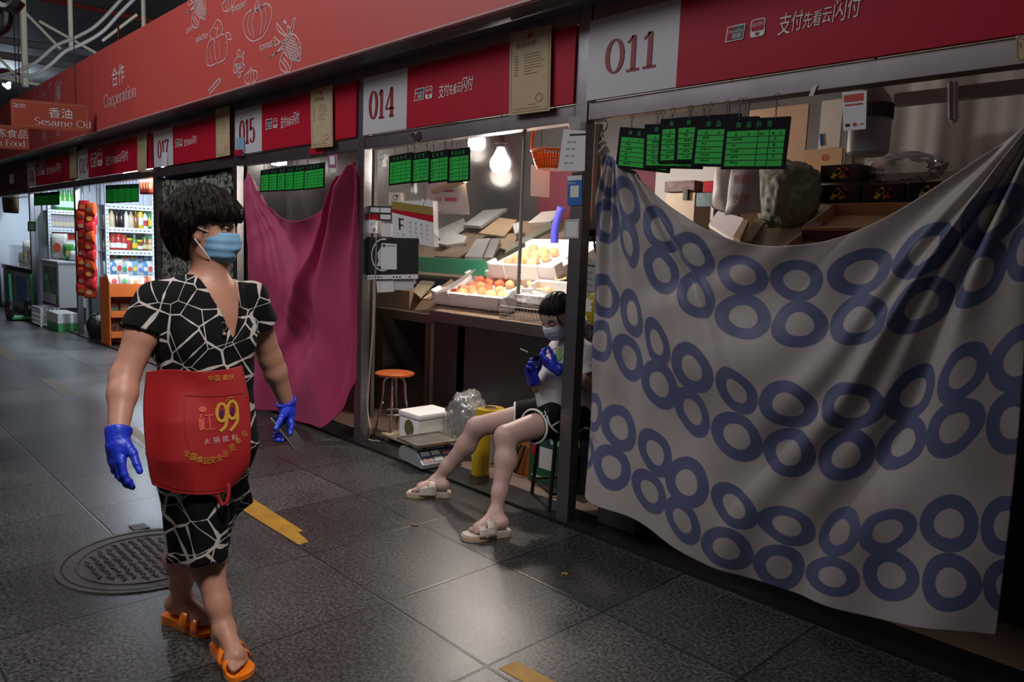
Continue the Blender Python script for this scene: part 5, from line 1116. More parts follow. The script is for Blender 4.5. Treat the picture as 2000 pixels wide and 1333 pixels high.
# business licences
def licence(lb, q, Y=YF-.03):
    def rows(f, W_, H_):
        r = random.Random(5)
        f.text('营业执照', W_*.16, H_*.80, H_*.075, sx=1.2)
        for k in range(8):
            f.rect(W_*.13, H_*(.70-k*.033), W_*(.2+.02*(k % 3)), H_*(.71-k*.033)); f.rect(W_*.36, H_*(.702-k*.033), W_*(.55+.3*r.random()), H_*(.708-k*.033))
        f.rect(W_*.48, H_*.10, W_*.66, H_*.105); f.rect(W_*.1, H_*.06, W_*.75, H_*.065)
    return card('business_licence', lb, 'certificate', q, Y, M['tan'], [('printed_text', mat('faded_ink', (.18, .11, .06), .8), rows), ('red_seal', mat('seal_red', (.42, .08, .05), .7), lambda f, W_, H_: f.ring(W_*.74, H_*.17, W_*.08, H_*.045, .004)), ('red_crest', mat('crest_red', (.42, .08, .05), .7), lambda f, W_, H_: f.disc(W_*.5, H_*.925, W_*.07, H_*.035, 16)), ('frame_line', mat('licence_line', (.36, .25, .12), .7), lambda f, W_, H_: f.stroke(rrect(W_*.05, H_*.03, W_*.95, H_*.97, .01, 2), .004, closed=True))], .003)
licence('tan business licence hung on the sign of stall 014', [(996, 66), (1077, 48), (1074, 216), (994, 226)])
licence('tan business licence hung over the sign of stall 015, loose at its lower edge', [(606, 177), (649, 166), (650, 286), (608, 290)])
licence('pale tan business licence hung at the right end of sign 017', [(421, 213), (448, 206), (449, 303), (422, 308)])
licence('licence at the far right end of the panel numbered zero one one', [(1984, 70), (2040, 62), (2040, 112), (1984, 120)])
licence('narrow pale licence on the sign of stall 019', [(268, 262), (287, 257), (286, 333), (268, 336)])
licence('narrow pale licence at the right end of sign 026', [(136, 289), (149, 285), (149, 347), (136, 350)])

# interior goods of stall 011
T0 = Vector((0, 3.9, 1.55))
t = thing('sloping_display', 'sloping display deck behind the ring printed sheet in stall 011', 'display rack', (-1.2, 4.2, .01))
MB().prism([(-2.15, -.55), (.7, -.55), (.7, 1.1), (-2.15, 1.1)], T0-SN*.005, Vector((1, 0, 0)), SV, -SN*.03).build('sloping_deck', M['carddark'], t, None)
MB().bb((-2.1, 3.38, .01), (.65, 3.41, 1.34)).build('front_panel', M['blackmatte'], t)  # added black panel that blocks light behind the ring printed sheet
for x in (-2.05, .6):
    for q in (-.45, .9):
        p = T0+SV*q; MB().bb((x-.03, p.y-.03, .01), (x+.03, p.y+.03, p.z-.04)).build('leg', M['wood'], t)
fruitp = [mat('print_yellow', (.62, .50, .05), .5), mat('print_orange', (.55, .12, .03), .5), mat('print_crimson', (.35, .03, .05), .5)]
M['cartonblack'] = mat('carton_black', (.008, .008, .009), .22, coat=.2)
def fruit_box(lb, px0, px1, y0, y1, Y, dep=.34):
    a = gy(px0, y1, Y); b_ = gy(px1, y0, Y); t = thing('fruit_carton', lb, 'box', ((a.x+b_.x)/2, Y+dep/2, a.z), 'black fruit cartons in stall 011')
    MB().bb((a.x, Y, a.z), (b_.x-.004, Y+dep, b_.z-.003), bev=.004).build('carton', M['cartonblack'], t)
    W_, H_ = b_.x-a.x, b_.z-a.z; cx, cz = (a.x+b_.x)/2+.01, (a.z+b_.z)/2; r = random.Random(2)
    for k, (nm, m_) in enumerate(zip(('yellow_fruit_print', 'orange_fruit_print', 'crimson_fruit_print'), fruitp)):
        f = Flat((cx, Y, cz), (1, 0, 0), (0, 0, 1), .0015+.0006*k)
        for j in range(6):
            x = (-.13, .03, .10)[k]*W_*1.1+r.uniform(-.07, .07)*W_; z = r.uniform(-.22, .22)*H_; f.disc(x, z, W_*r.uniform(.045, .075), H_*r.uniform(.09, .14), 12)
        f.build(nm, m_, t)
    f = Flat((b_.x-.004, Y+.05, cz), (0, 1, 0), (0, 0, 1), .0015)
    for j in range(4): f.disc(.05+r.uniform(-.02, .02), r.uniform(-.02, .02), .016, .018, 10)
    f.build('side_print', fruitp[2], t)
fruit_box('upper black fruit carton, alone on top of the row', 1600, 1682, 318, 357.5, 4.15)
fruit_box('lower black fruit carton under the upper one', 1598, 1682, 358, 398, 4.15)
fruit_box('black fruit carton in the middle of the lower row', 1683, 1769, 356, 397, 4.15)
fruit_box('black fruit carton at the right end of the lower row, half hidden by the sheet', 1770, 1858, 352, 394, 4.15)
def card_tray(lb, nl, nr, fl, hgt, h0):
    A, B, C_ = [gpl(x, y, T0+SN*(h0+hgt), SN) for x, y in (nl, nr, fl)]
    u = Vector((1, 0, 0)); Wd = (B-A).x; D = (C_-A).dot(SV); o = A-SN*hgt; t = thing('cardboard_tray', lb, 'fruit tray', o+u*Wd/2, 'empty cardboard fruit trays')
    fr = Matrix((u, SV, SN)).transposed(); m_ = MB()
    def bx(mb, x0, x1, y0, y1, z0, z1): mb.box(o+u*(x0+x1)/2+SV*(y0+y1)/2+SN*(z0+z1)/2, (x1-x0, y1-y0, z1-z0), fr, .002)
    bx(m_, 0, Wd, 0, D, 0, .006); bx(m_, 0, .008, 0, D, 0, hgt); bx(m_, Wd-.008, Wd, 0, D, 0, hgt); bx(m_, 0, Wd, D-.008, D, 0, hgt); bx(m_, 0, Wd, 0, .008, 0, hgt)
    m_.build('tray_body', mat('tray_card', (.40, .25, .13), .7, var=.1), t)
    m_ = MB(); bx(m_, -.002, Wd+.002, -.004, 0, 0, hgt*.8); m_.build('printed_front', mat('tray_print', (.10, .02, .03), .5), t)
    for cx in (.0, Wd-.09): m_ = MB(); bx(m_, cx, cx+.09, .008, .07, hgt, hgt+.004); m_.build('corner_flap', mat('flap_print', (.09, .02, .025), .5), t)
card_tray('upper open cardboard tray with dark red printed rim', (1565, 444), (1766, 449), (1610, 398), .07, .03)
card_tray('lower open cardboard tray just above the sagging edge of the sheet', (1515, 492), (1680, 500), (1556, 452), .05, .02)
o = crumple('pale sack slumped between the carrier bags and the black cartons', gy(1536, 385, 4.06), (.17, .14, .21), mat('sack_white', (.17, .18, .14), .6, bump=.3, bscale=12, var=.15), 3, 'sack', .55)
o = crumple('clear plastic bag lying on the black cartons', gy(1765, 325, 4.3)+Vector((0, 0, -.01)), (.20, .12, .085), M['film'], 9, 'clear_plastic_bag', .4)
hanging_bag('white carrier bag hanging left in stall 011, seen edge on', [(1398, 325), (1437, 325), (1440, 422), (1390, 405)], 3.7, M['bagwhite'], None, .05)
hanging_bag('white carrier bag with red characters hanging in stall 011', [(1428, 325), (1482, 325), (1486, 418), (1416, 420)], 3.6, mat('bag_grey', (.42, .43, .45), .5, bump=.3, bscale=18), lambda f, W_, H_: (f.text('新鲜', W_*.28, H_*.62, H_*.2), f.text('水果', W_*.28, H_*.25, H_*.2)), .03)
SL = [('foam_sheet', 'bumpy white foam sheet at the left of the display in stall 011', [(1384, 438), (1402, 412), (1452, 426), (1436, 470)], .03, .02, M['foam'], 'foam sheet'),
      ('wooden_board', 'wooden crate side standing under the carrier bags', [(1432, 462), (1452, 428), (1462, 430), (1445, 468)], .07, .03, M['card'], 'crate side'),
      ('wooden_board', 'second wooden crate side left of the pale sack', [(1447, 472), (1478, 425), (1495, 432), (1466, 470)], .05, .02, M['carddark'], 'crate side')]
for nm, lb, q, h, th, m_, cat in SL: tag(quad_slab(nm, q, T0+SN*h, SN, th, m_), lb, cat)
def wbox(name, lb, cat, px0, px1, y0, y1, Y, dep, m, zmin=None):
    a = gy(px0, y1, Y); b_ = gy(px1, y0, Y)
    return tag(MB().bb((a.x, Y, a.z if zmin is None else zmin), (b_.x, Y+dep, b_.z), bev=.003).build(name, m), lb, cat)
wbox('cream_box', 'cream carton left of the picture card in stall 011', 'box', 1296, 1358, 376, 470, 4.3, .2, mat('cream_carton', (.62, .52, .40), .6))
wbox('picture_card', 'small blue and green picture card standing in stall 011', 'card', 1359, 1394, 376, 404, 4.28, .01, mat('picture_mix', (.12, .22, .26), .5, var=.6, vscale=30))
wbox('red_box', 'bright red box above the picture card', 'box', 1372, 1394, 353, 376, 4.3, .1, M['red'])
wbox('goods_bundle', 'dark bundle of goods on top of the cream carton', 'bundle', 1297, 1357, 352, 375.5, 4.3, .18, mat('bundle_mix', (.16, .10, .09), .6, var=.7, vscale=20))
wbox('white_board', 'white board behind the goods in stall 011', 'board', 1280, 1400, 318, 356, 5.5, .03, mat('board_pale', (.62, .62, .62), .5), .01)
wbox('remote_control', 'small black remote stuck on the cream carton in stall 011', 'remote', 1332.5, 1344, 370, 391, 4.28, .02, M['black'])
wbox('cardboard_sheet', 'tall tan cardboard sheet standing at the back of stall 011', 'cardboard', 1452, 1580, 202, 345, 4.75, .02, mat('sheet_tan', (.40, .27, .17), .75, var=.08), .01)
wbox('whiteboard_panel', 'whitish panel with a blue pen behind the black cartons', 'panel', 1597, 1648, 192, 292, 4.7, .02, mat('panel_pale', (.46, .44, .40), .5), .01)
o = MB().cyl(gy(1602, 262, 4.69), gy(1604, 285, 4.69), .008).build('blue_pen', M['blue']); tag(o, 'blue pen at the edge of the whitish panel', 'pen')
wbox('cardboard_carton', 'brown carton with a red stamp behind the black cartons', 'box', 1566, 1646, 288, 345, 4.62, .04, mat('carton_brown', (.42, .27, .14), .75, var=.06))
q = gy(1612, 308, 4.62); f = Flat((q.x, 4.62, q.z), (1, 0, 0), (0, 0, 1), .002); f.ring(0, 0, .02, .016, .005); f.text('A', -.01, -.01, .03); tag(f.build('red_stamp', M['red']), 'red stamp on the brown carton in stall 011', 'stamp')
wbox('white_post', 'white metal upright right of the whitish panel', 'upright', 1646, 1660, 185, 330, 4.55, .04, mat('post_white', (.50, .52, .52), .4), .01)
wbox('small_goods', 'pale packages between the white upright and the unlit lamp', 'package', 1662, 1735, 300, 322, 4.6, .12, mat('goods_pale', (.34, .30, .22), .5, var=.5, vscale=14))
# unlit lamp
c = gy(1697, 262, 3.15); t = thing('led_lamp', 'large unlit white lamp hanging behind the payment tag in stall 011', 'lamp', c)
k = .079
MB().lathe([(k, .055), (k, -.06), (k*.96, -.075), (k*.8, -.085), (.001, -.088)], c, 36).build('diffuser', mat('diffuser_grey', (.42, .42, .43), .4), t)
MB().lathe([(k*.98, .056), (k*.99, .10), (k*.9, .135), (k*.55, .17), (k*.42, .19), (k*.42, .215), (.001, .215)], c, 36).build('housing', mat('housing_white', (.40, .40, .40), .4), t)
m_ = MB()
for j in range(40):
    a = 2*PI*j/40; d = Vector((math.cos(a), math.sin(a), 0)); m_.box(c+d*(k*1.0)+Vector((0, 0, .085)), (.010, .0045, .055), (0, 0, a))
m_.build('cooling_fins', M['darkmetal'], t)
MB().tube([c+Vector((0, 0, .21)), Vector((c.x, c.y, 2.75))], .006, 6).build('cord', M['black'], t)
t = thing('tube_lamp', 'unlit white double tube lamp under the ceiling strip of stall 011', 'lamp', gy(1862, 170, 3.4))
for dx in (0, 11): MB().tube(smooth_pts([gy(1856+dx, 160, 3.4), gy(1856+dx, 200, 3.4), gy(1857+dx, 232, 3.4)], 4), .009, 10).build('glass_tube', mat('tube_off', (.55, .55, .55), .25), t)
MB().tube([gy(1857, 233, 3.4), gy(1862, 238, 3.4), gy(1868, 233, 3.4)], .009, 10).build('tube_bend', mat('tube_off2', (.55, .55, .55), .25), t)
MB().bb(gy(1745, 197, 3.42)-Vector((0, 0, .02)), Vector((gy(2040, 172, 3.42).x, 3.47, gy(1745, 197, 3.42).z+.03))).build('mounting_strip', mat('strip_pale', (.36, .36, .35), .4), t)
# grey bucket behind the lower edge of the sheet
b_ = gz(1198, 1036, .018); t = thing('grey_bin', 'dark grey plastic bin behind the lower left corner of the ring printed sheet', 'bin', b_)
MB().box((b_.x, b_.y+.12, .018+.13), (.25, .22, .26), None, .02).build('bin_body', mat('bin_grey', (.05, .05, .055), .5), t)
MB().box((b_.x, b_.y+.12, .285), (.28, .25, .02), None, .008).build('rim', mat('bin_rim', (.06, .06, .065), .5), t)
# inside of stall 015, seen above the pink sheet
o = MB().bb((-6.40, 3.30, .01), (-5.06, 3.33, 2.7)).build('added_grey_screen', mat('screen_grey', (.10, .095, .09), .4, var=.3, vscale=3)); tag(o, 'added grey screen behind the pink sheet, facing away from the bulbs', 'screen')  # added screen, hides the bulb-lit partition above the pink sheet
t = thing('ceiling_lamp', 'small square lamp glowing above the price boards of stall 015', 'lamp', gy(545, 318, 3.1))
q = gy(545, 318, 3.1); MB().bb((q.x-.07, q.y-.04, q.z-.02), (q.x+.07, q.y+.04, q.z+.015), bev=.01).build('glowing_panel', M['lampon'], t); MB().bb((q.x-.08, q.y-.05, q.z+.015), (q.x+.08, q.y+.05, q.z+.035)).build('housing', M['darkmetal'], t); MB().tube([q+Vector((0, 0, .04)), Vector((q.x, q.y, 2.75))], .005, 6).build('cord', M['black'], t)
o = MB().bb((gy(462, 420, 3.1).x-.05, 3.1, .01), (gy(476, 420, 3.1).x, 3.14, 1.95)).build('pale_locker', mat('locker_grey', (.30, .28, .26), .5)); tag(o, 'pale grey locker side between the post and the pink sheet', 'locker')
# ------------------------------------------------------------------ far stalls 019, 026 and beyond
def tube_lamp(lb, a, b_, power, col=COOL, tm='tubedim'):
    t = thing('tube_light', lb, 'lamp', (a+b_)/2, 'lit tube lamps in the far stalls')
    for q_ in (.2, .8): p_ = a.lerp(b_, q_); MB().tube([p_, Vector((p_.x, p_.y, 2.76))], .004, 6).build('suspension_wire', M['darkmetal'], t)
    MB().tube([a, b_], .018, 10).build('glowing_tube', M[tm], t); MB().tube([a+Vector((0, 0, .03)), b_+Vector((0, 0, .03))], .022, 8).build('housing', M['white'], t)
    c = (a+b_)/2; area('tube_glow', c-Vector((0, 0, .03)), c-Vector((0, 0, 1)), max(.1, abs((b_-a).x)), max(.1, abs((b_-a).y)), power, col)
XS = -11.55
tube_lamp('lit tube lamp above the bottle shelves of stall 019', Vector((-10.2, 3.02, 2.16)), Vector((-8.6, 3.02, 2.16)), 24, COOL, 'tubeon')
tube_lamp('lit tube lamp above the freezer of stall 026', Vector((-13.9, 3.3, 2.3)), Vector((-12.0, 3.3, 2.3)), 30)
tube_lamp('lit tube lamp in the farthest stall', Vector((-17.0, 3.3, 2.25)), Vector((-15.0, 3.3, 2.25)), 26)
def frange(a, b, n): return [a+(b-a)*i/(n-1) for i in range(n)]
def slotted_rack(lb, X, y0, y1, zs, ztop, dep=.35):
    """white slotted-angle rack against a partition, its open side facing +X"""
    t = thing('slotted_rack', lb, 'shelf rack', (X+dep/2, (y0+y1)/2, .01))
    sm_ = M['whitepaint']; hole = M['darkmetal']
    for x in (X+.01, X+dep-.01):
        for y in (y0, y1): MB().bb((x-.02, y-.02, .01), (x+.02, y+.02, ztop)).build('upright', sm_, t)
    m_ = MB()
    for y in (y0, y1):
        z = .1
        while z < ztop: m_.bb((X+dep+.0102, y-.006, z), (X+dep+.0115, y+.006, z+.022)); z += .06
    m_.build('slot_holes', hole, t)
    for z in zs:
        MB().bb((X, y0-.02, z-.01), (X+dep, y1+.02, z)).build('shelf', sm_, t)
        m_ = MB(); m_.bb((X+dep-.005, y0-.02, z-.055), (X+dep+.008, y1+.02, z+.012)); m_.build('shelf_lip', sm_, t)
        m_ = MB(); y = y0+.02
        while y < y1: m_.bb((X+dep+.0082, y, z-.03), (X+dep+.0095, y+.03, z-.018)); y += .055
        m_.build('lip_slots', hole, t)
    return t
DEP = .35; XF = XS+DEP
def ypx(px, py, X=XF): return gx(px, py, X).y
def zpx(px, py, X=XF): return gx(px, py, X).z
ya, yb = ypx(209, 450), ypx(300, 450)
zs = [zpx(215, 400), zpx(250, 447), zpx(250, 491), zpx(250, 540), .45, .15]
slotted_rack('white slotted rack of bottles in stall 019', XS, ya, yb, zs, 2.1)
bottle_cols = {}
def cmat(c, rough=.25):
    k = tuple(round(x, 2) for x in c)
    if k not in bottle_cols: bottle_cols[k] = mat('liquid_%d' % len(bottle_cols), c, rough, coat=.3)
    return bottle_cols[k]
_bm = {}
def bottle(lb, cat, grp, loc, h, r, col, capc, kind='bottle', labc=None):
    key = (kind, round(h, 3), round(r, 3), col, capc, labc)
    if key not in _bm:
        t = thing(kind, lb, cat, loc, grp, world=False)
        if kind == 'jar': pr = [(r*.9, 0), (r, .01), (r, h*.72), (r*.8, h*.8), (r*.8, h*.84)]; cap = [(r*.86, h*.82), (r*.86, h), (.001, h)]
        elif kind == 'squeeze_bottle': pr = [(r*.8, 0), (r, .02), (r*.95, h*.55), (r*.55, h*.72), (r*.35, h*.78)]; cap = [(r*.4, h*.76), (r*.34, h*.86), (r*.12, h), (.001, h)]
        else: pr = [(r*.92, 0), (r, .012), (r, h*.52), (r*.75, h*.64), (r*.34, h*.78), (r*.30, h*.9)]; cap = [(r*.36, h*.88), (r*.36, h), (.001, h)]
        MB().lathe(pr, (0, 0, 0), 14).build('body', cmat(col), t); MB().lathe(cap, (0, 0, 0), 12).build('cap', cmat(capc), t)
        if labc: MB().lathe([(r*1.02, h*.14), (r*1.02, h*.44)], (0, 0, 0), 14).build('paper_label', cmat(labc, .6), t)
        _bm[key] = t; return t
    return copy_tree(_bm[key], loc=loc, rz=rnd.uniform(-.4, .4), label=lb)
rb = random.Random(11)
def row(n, z, px0, px1, specs, grp, lbs, X=XF-.07, pyr=450, second=True):
    ys = frange(ypx(px0, pyr), ypx(px1, pyr), n)
    for i, y in enumerate(ys):
        kind, h, r, c, cp, lc, lb = specs[i % len(specs)]
        lb = lb + ' ' + lbs
        bottle(lb, 'jar' if kind == 'jar' else 'bottle', grp, (X, y, z+.012), h, r, c, cp, kind, lc)
CR, DK, GR, YE, RE, BR, WH = (.50, .42, .25), (.02, .012, .01), (.05, .22, .04), (.60, .45, .03), (.32, .02, .015), (.18, .08, .03), (.62, .62, .60)
gcap = (.03, .16, .05)
row(10, zs[1], 212, 296, [('bottle', .27, .042, CR, gcap, None, 'cream sesame bottle with a green cap'), ('bottle', .27, .042, CR, gcap, None, 'cream sesame bottle with a green cap'), ('bottle', .27, .042, DK, gcap, None, 'dark sauce bottle with a green cap'), ('bottle', .27, .042, DK, gcap, None, 'dark sauce bottle with a green cap'), ('bottle', .26, .042, WH, gcap, None, 'white dressing bottle with a green cap'), ('bottle', .26, .042, CR, gcap, None, 'cream sesame bottle with a green cap'), ('bottle', .25, .04, BR, (.5, .35, .05), None, 'brown oil bottle with a yellow cap'), ('squeeze_bottle', .34, .044, YE, YE, WH, 'tall yellow squeeze bottle'), ('squeeze_bottle', .26, .044, WH, (.05, .3, .1), RE, 'white and red squeeze bottle'), ('bottle', .28, .042, GR, gcap, YE, 'green bottle with a yellow label')], 'bottles on the second shelf of the slotted rack', 'on the upper bottle shelf')
row(9, zs[2], 212, 296, [('bottle', .24, .042, BR, gcap, CR, 'amber bottle with a cream label'), ('jar', .22, .044, RE, (.3, .05, .02), WH, 'red chilli jar with a white label'), ('jar', .23, .044, RE, (.45, .03, .02), WH, 'red chilli jar with a white label'), ('jar', .21, .044, RE, (.3, .05, .02), WH, 'red chilli jar with a white label'), ('jar', .17, .045, RE, (.6, .45, .03), None, 'plain red jar with a yellow lid'), ('bottle', .23, .045, GR, WH, YE, 'green bottle with a yellow label'), ('jar', .15, .043, BR, (.55, .45, .05), WH, 'brown jar with a pale label'), ('jar', .20, .043, BR, (.05, .2, .05), CR, 'brown jar with a green lid'), ('jar', .20, .043, (.35, .2, .08), (.05, .2, .05), CR, 'tan jar with a green lid')], 'jars on the third shelf of the slotted rack', 'on the jar shelf below the bottles')
def packet(lb, grp, loc, sx_, sy_, sz_, c, c2=None, nm='snack_packet', tilt=0, rz=0):
    t = thing(nm, lb, 'packet', loc, grp, world=False); t.rotation_euler = (0, tilt, rz)
    b = bmesh.new(); bmesh.ops.create_cube(b, size=1); bmesh.ops.subdivide_edges(b, edges=list(b.edges), cuts=5, use_grid_fill=True)
    for v in b.verts:
        u, w = v.co.y*2, v.co.z*2; pf = max(.04, (1-abs(w)**3)*(1-.5*abs(u)**3)); v.co.x *= pf*(1+.3*mnoise.noise(v.co*5+Vector(loc)))
        v.co = Vector((v.co.x*sx_, v.co.y*sy_, (v.co.z+.5)*sz_))
    me = bpy.data.meshes.new('pouch'); b.to_mesh(me); b.free(); link('pouch', me, cmat(c, .25), t); me.polygons.foreach_set('use_smooth', [True]*len(me.polygons))
    if c2:
        f = Flat((sx_*.52, -sy_*.28, sz_*.32), (0, 1, 0), (0, 0, 1), .004); f.disc(sy_*.28, sz_*.15, sy_*.25, sz_*.17, 14); f.build('printed_patch', cmat(c2, .5), t)
    return t
pal = [((.42, .44, .46), (.08, .2, .5)), ((.08, .22, .42), (.6, .6, .6)), ((.5, .48, .42), (.5, .05, .04)), ((.3, .38, .42), (.05, .3, .1)), ((.55, .55, .55), (.55, .1, .03)), ((.16, .3, .4), (.6, .5, .1))]
ysl = frange(ypx(214, 520), ypx(296, 520), 9)
for k, y in enumerate(ysl):
    a, b_ = pal[k % 6]; packet('%s food packet %s on the fourth shelf of the slotted rack' % (('pale', 'blue', 'cream', 'grey blue', 'white', 'teal')[k % 6], ('nearest the post', 'beside the first', 'third along', 'fourth along', 'in the middle', 'past the middle', 'seventh along', 'next to last', 'at the far end')[k]), 'packets on the fourth shelf of the slotted rack', (XF-.07, y, zs[3]+.005), .06, .115, rb.uniform(.17, .23), a, b_)
for k, y in enumerate(frange(ypx(222, 520), ypx(290, 520), 6)):
    a, b_ = pal[(k+2) % 6]; packet('food packet in the second layer of the fourth shelf, %s' % ('first', 'second', 'third', 'fourth', 'fifth', 'last')[k], 'packets on the fourth shelf of the slotted rack', (XF-.12, y, zs[3]+.19), .06, .13, .16, a, b_)
G19 = 'price boards hung at stall 019'
for i, lb in enumerate(['leftmost', 'second from the left', 'third from the left', 'fourth from the left', 'rightmost']):
    x = 206+i*12.2; w_ = 15 if i < 4 else 16
    price_board(lb+' price board at stall 019, above the bottle rack', G19, (x, 362-i*.6), (x+w_, 361.5-i*.6), (x+w_, 397-i*.8), (x, 397-i*.6), YF+.02-.006*i, seed=60+i, hang=(.3, .7), cols=False)
for i, lb in enumerate(['leftmost', 'second from the left', 'third from the left', 'fourth from the left', 'rightmost']):
    x = 66+i*9.6
    price_board(lb+' price board at stall 026, above the freezer', 'price boards hung at stall 026', (x, 378-i*.8), (x+11.5, 377-i*.8), (x+11.5, 402-i*.4), (x, 402-i*.4), YF+.02-.006*i, seed=70+i, hang=(.3, .7), cols=False)
# red hanging bunch at the right edge of stall 019
for k in range(4):
    p = gy(279+k*5.5, 380, 3.0); packet('dark red sausage packet hanging right of the price boards of stall 019, %s' % ('first', 'second', 'third', 'last')[k], 'hanging sausage packets', (p.x, p.y, p.z), .03, .07, .20, (.22, .03, .015), (.5, .12, .04), 'sausage_packet', 0, -PI/4); MB().tube([(0, 0, .19), (0, 0, 2.76-p.z)], .003, 5).build('hanging_cord', M['black'], bpy.data.objects['sausage_packet' + ('' if k == 0 else '.%03d' % k)])
# strips of red snack packets hanging before the post
pk = 0
pos_names = ['uppermost', 'second', 'third', 'fourth', 'fifth', 'sixth', 'seventh', 'eighth', 'ninth', 'lowest']
for c_ in range(2):
    for k in range(10):
        p = gy(162+c_*15, 408+k*18 if c_ else 403+k*18, 2.72+.02*c_)
        col = [(.42, .02, .02), (.50, .06, .015), (.34, .015, .02)][(k+c_) % 3]
        packet('%s shiny red snack packet in the %s strip hanging by the post' % (pos_names[k], ('left', 'right')[c_]), 'red snack packets in hanging strips', (p.x+rb.uniform(-.012, .012), p.y, p.z-.09), .06, .165, .165, col, [(.40, .16, .03), (.36, .22, .12), (.25, .03, .02)][(k*2+c_) % 3], 'snack_packet', rb.uniform(-.12, .12), -PI/3.2+rb.uniform(-.25, .25))
for c_ in range(2):
    p = gy(162+c_*15, 405, 2.72+.02*c_); m_ = MB(); m_.tube([(p.x-.035, p.y+.0, .9), (p.x-.035, p.y, 2.06), (p.x-.035, 2.80, 2.07)], .004, 5); tag(m_.build('hanging_line', M['black']), 'thin line carrying the %s red snack strip' % ('left', 'right')[c_], 'line')

# orange display rack of snacks in front of stall 019
a = gz(216, 679); XR = a.x
t = thing('snack_rack', 'orange tiered display rack of bagged snacks before stall 019', 'display rack', (XR-.2, a.y+.3, 0))
Y0r, Y1r = a.y, a.y+.95; om = mat('rack_orange', (.50, .11, .015), .45)
HT = gx(216, 545, XR).z
zsr = [.16, .42, .68, HT-.10]
MB().bb((XR-.40, Y0r, .02), (XR-.38, Y1r, HT)).build('back_panel', om, t)
for y in (Y0r, (Y0r+Y1r)/2, Y1r-.015): MB().prism([(0, .02), (.38, .02), (.40, HT-.04), (.34, HT+.04), (.2, HT+.02), (0, HT)], (XR-.40, y, 0), (1, 0, 0), (0, 0, 1), (0, .015, 0)).build('side_panel', om, t)
for z in zsr:
    MB().bb((XR-.38, Y0r+.015, z-.04), (XR-.01, Y1r-.015, z-.025)).build('shelf', om, t); MB().bb((XR-.015, Y0r+.015, z-.045), (XR, Y1r-.015, z+.035)).build('shelf_lip', om, t)
for i, z in enumerate(zsr):
    for k in range(7):
        y = Y0r+.10+k*.13; a_, b_ = [((.55, .53, .52), (.5, .04, .04)), ((.45, .40, .36), (.04, .25, .08)), ((.5, .46, .40), (.45, .2, .04))][(k+i) % 3]
        packet('bagged snack on the %s tier of the orange rack, %s along' % (('lowest', 'second', 'third', 'top')[i], ('first', 'second', 'third', 'fourth', 'fifth', 'sixth', 'last')[k]), 'bagged snacks on the orange rack', (XR-.17+rb.uniform(-.03, .03), y, z-.024), .10, .12, .15+rb.uniform(-.02, .03), a_, b_, 'snack_bag', -.25, rb.uniform(-.3, .3))
# black refuse sack and dark bin by the post of stall 019
q = gz(190, 664); crumple('black refuse sack on the floor by the post with the snack strips', (-11.14, 2.93, .165), (.155, .145, .20), mat('sack_black', (.008, .008, .009), .32), 5, 'refuse_sack', .22)
a = gz(168, 655, .0); o = MB().bb((-11.51, 2.90, .018), (-11.34, 3.03, gy(180, 560, 2.9).z), bev=.02).build('dark_bin', mat('bin_dark', (.03, .035, .04), .5)); tag(o, 'tall dark bin standing behind the post of stall 019', 'bin')
# stall 026: freezer, crates, shelves
XE = -14.45; DEP2 = .35; XF2 = XE+DEP2
ya2, yb2 = gx(97, 450, XF2).y, gx(152, 450, XF2).y
zs2 = [gx(120, 412, XF2).z, gx(120, 447, XF2).z, gx(120, 481, XF2).z, .5]
slotted_rack('white slotted rack of jars above the freezer in stall 026', XE, ya2, yb2+.1, zs2, 2.1)
for lev, (n, spec, g) in enumerate([(4, [('bottle', .34, .075, GR, gcap, (.4, .55, .5), 'large green bottle with a pale label')], 'green bottles on the jar rack'), (7, [('jar', .22, .055, (.35, .32, .36), WH, (.5, .45, .3), 'pale jar with a white lid')], 'pale jars on the jar rack'), (7, [('jar', .22, .055, RE, (.35, .1, .06), (.5, .4, .38), 'dark red jar with a pale label')], 'red jars on the jar rack')]):
    for i, y in enumerate(frange(gx(104 if lev else 120, 450, XF2).y, gx(150, 450, XF2).y, n)):
        kind, h, r, c, cp, lc, lb = spec[0]; bottle(lb+' on the freezer stall rack', 'jar' if kind == 'jar' else 'bottle', g, (XF2-.08, y, zs2[lev]+.012), h, r, c, cp, kind, lc)
o = MB().bb((XE+.02, yb2-.45, zs2[0]+.46), (XE+.32, yb2+.05, zs2[0]+.60), bev=.01).build('yellow_carton', mat('carton_yellow', (.5, .45, .08), .5)); tag(o, 'yellow carton on top of the jar rack in stall 026', 'box')
fz = gz(130, 617); XZ = gy(152, 560, 2.95).x
zt = gy(152, 510, 2.95).z
fx1 = gy(128, 560, 2.92).x; fx0 = gy(58, 560, 2.92).x
fx1 = -13.0; fx0 = -14.05
t = thing('chest_freezer', 'white chest freezer with a glass front and grey rim before the jar rack', 'freezer', ((fx0+fx1)/2, 3.2, .02))
zf0, zf1 = .26, .95
MB().bb((fx0, 2.88, zf0), (fx1, 3.55, zf1), bev=.015).build('cabinet', mat('freezer_white', (.52, .54, .55), .4), t)
MB().bb((fx0-.015, 2.865, zf1-.02), (fx1+.015, 3.565, zf1+.025), bev=.015).build('rim', mat('freezer_rim', (.40, .41, .41), .35), t)
f = Flat((fx0+.08, 2.88, zf0+.20), (1, 0, 0), (0, 0, 1), .004); f.poly(rrect(0, 0, fx1-fx0-.16, .42, .04)); f.build('glass_front', mat('freezer_glass', (.26, .34, .35), .08, var=.5, vscale=4, coat=.6), t)
MB().bb((fx0, 2.872, zf0+.0), (fx1, 2.88, zf0+.045)).build('purple_stripe', mat('stripe_purple', (.14, .03, .12), .5), t)
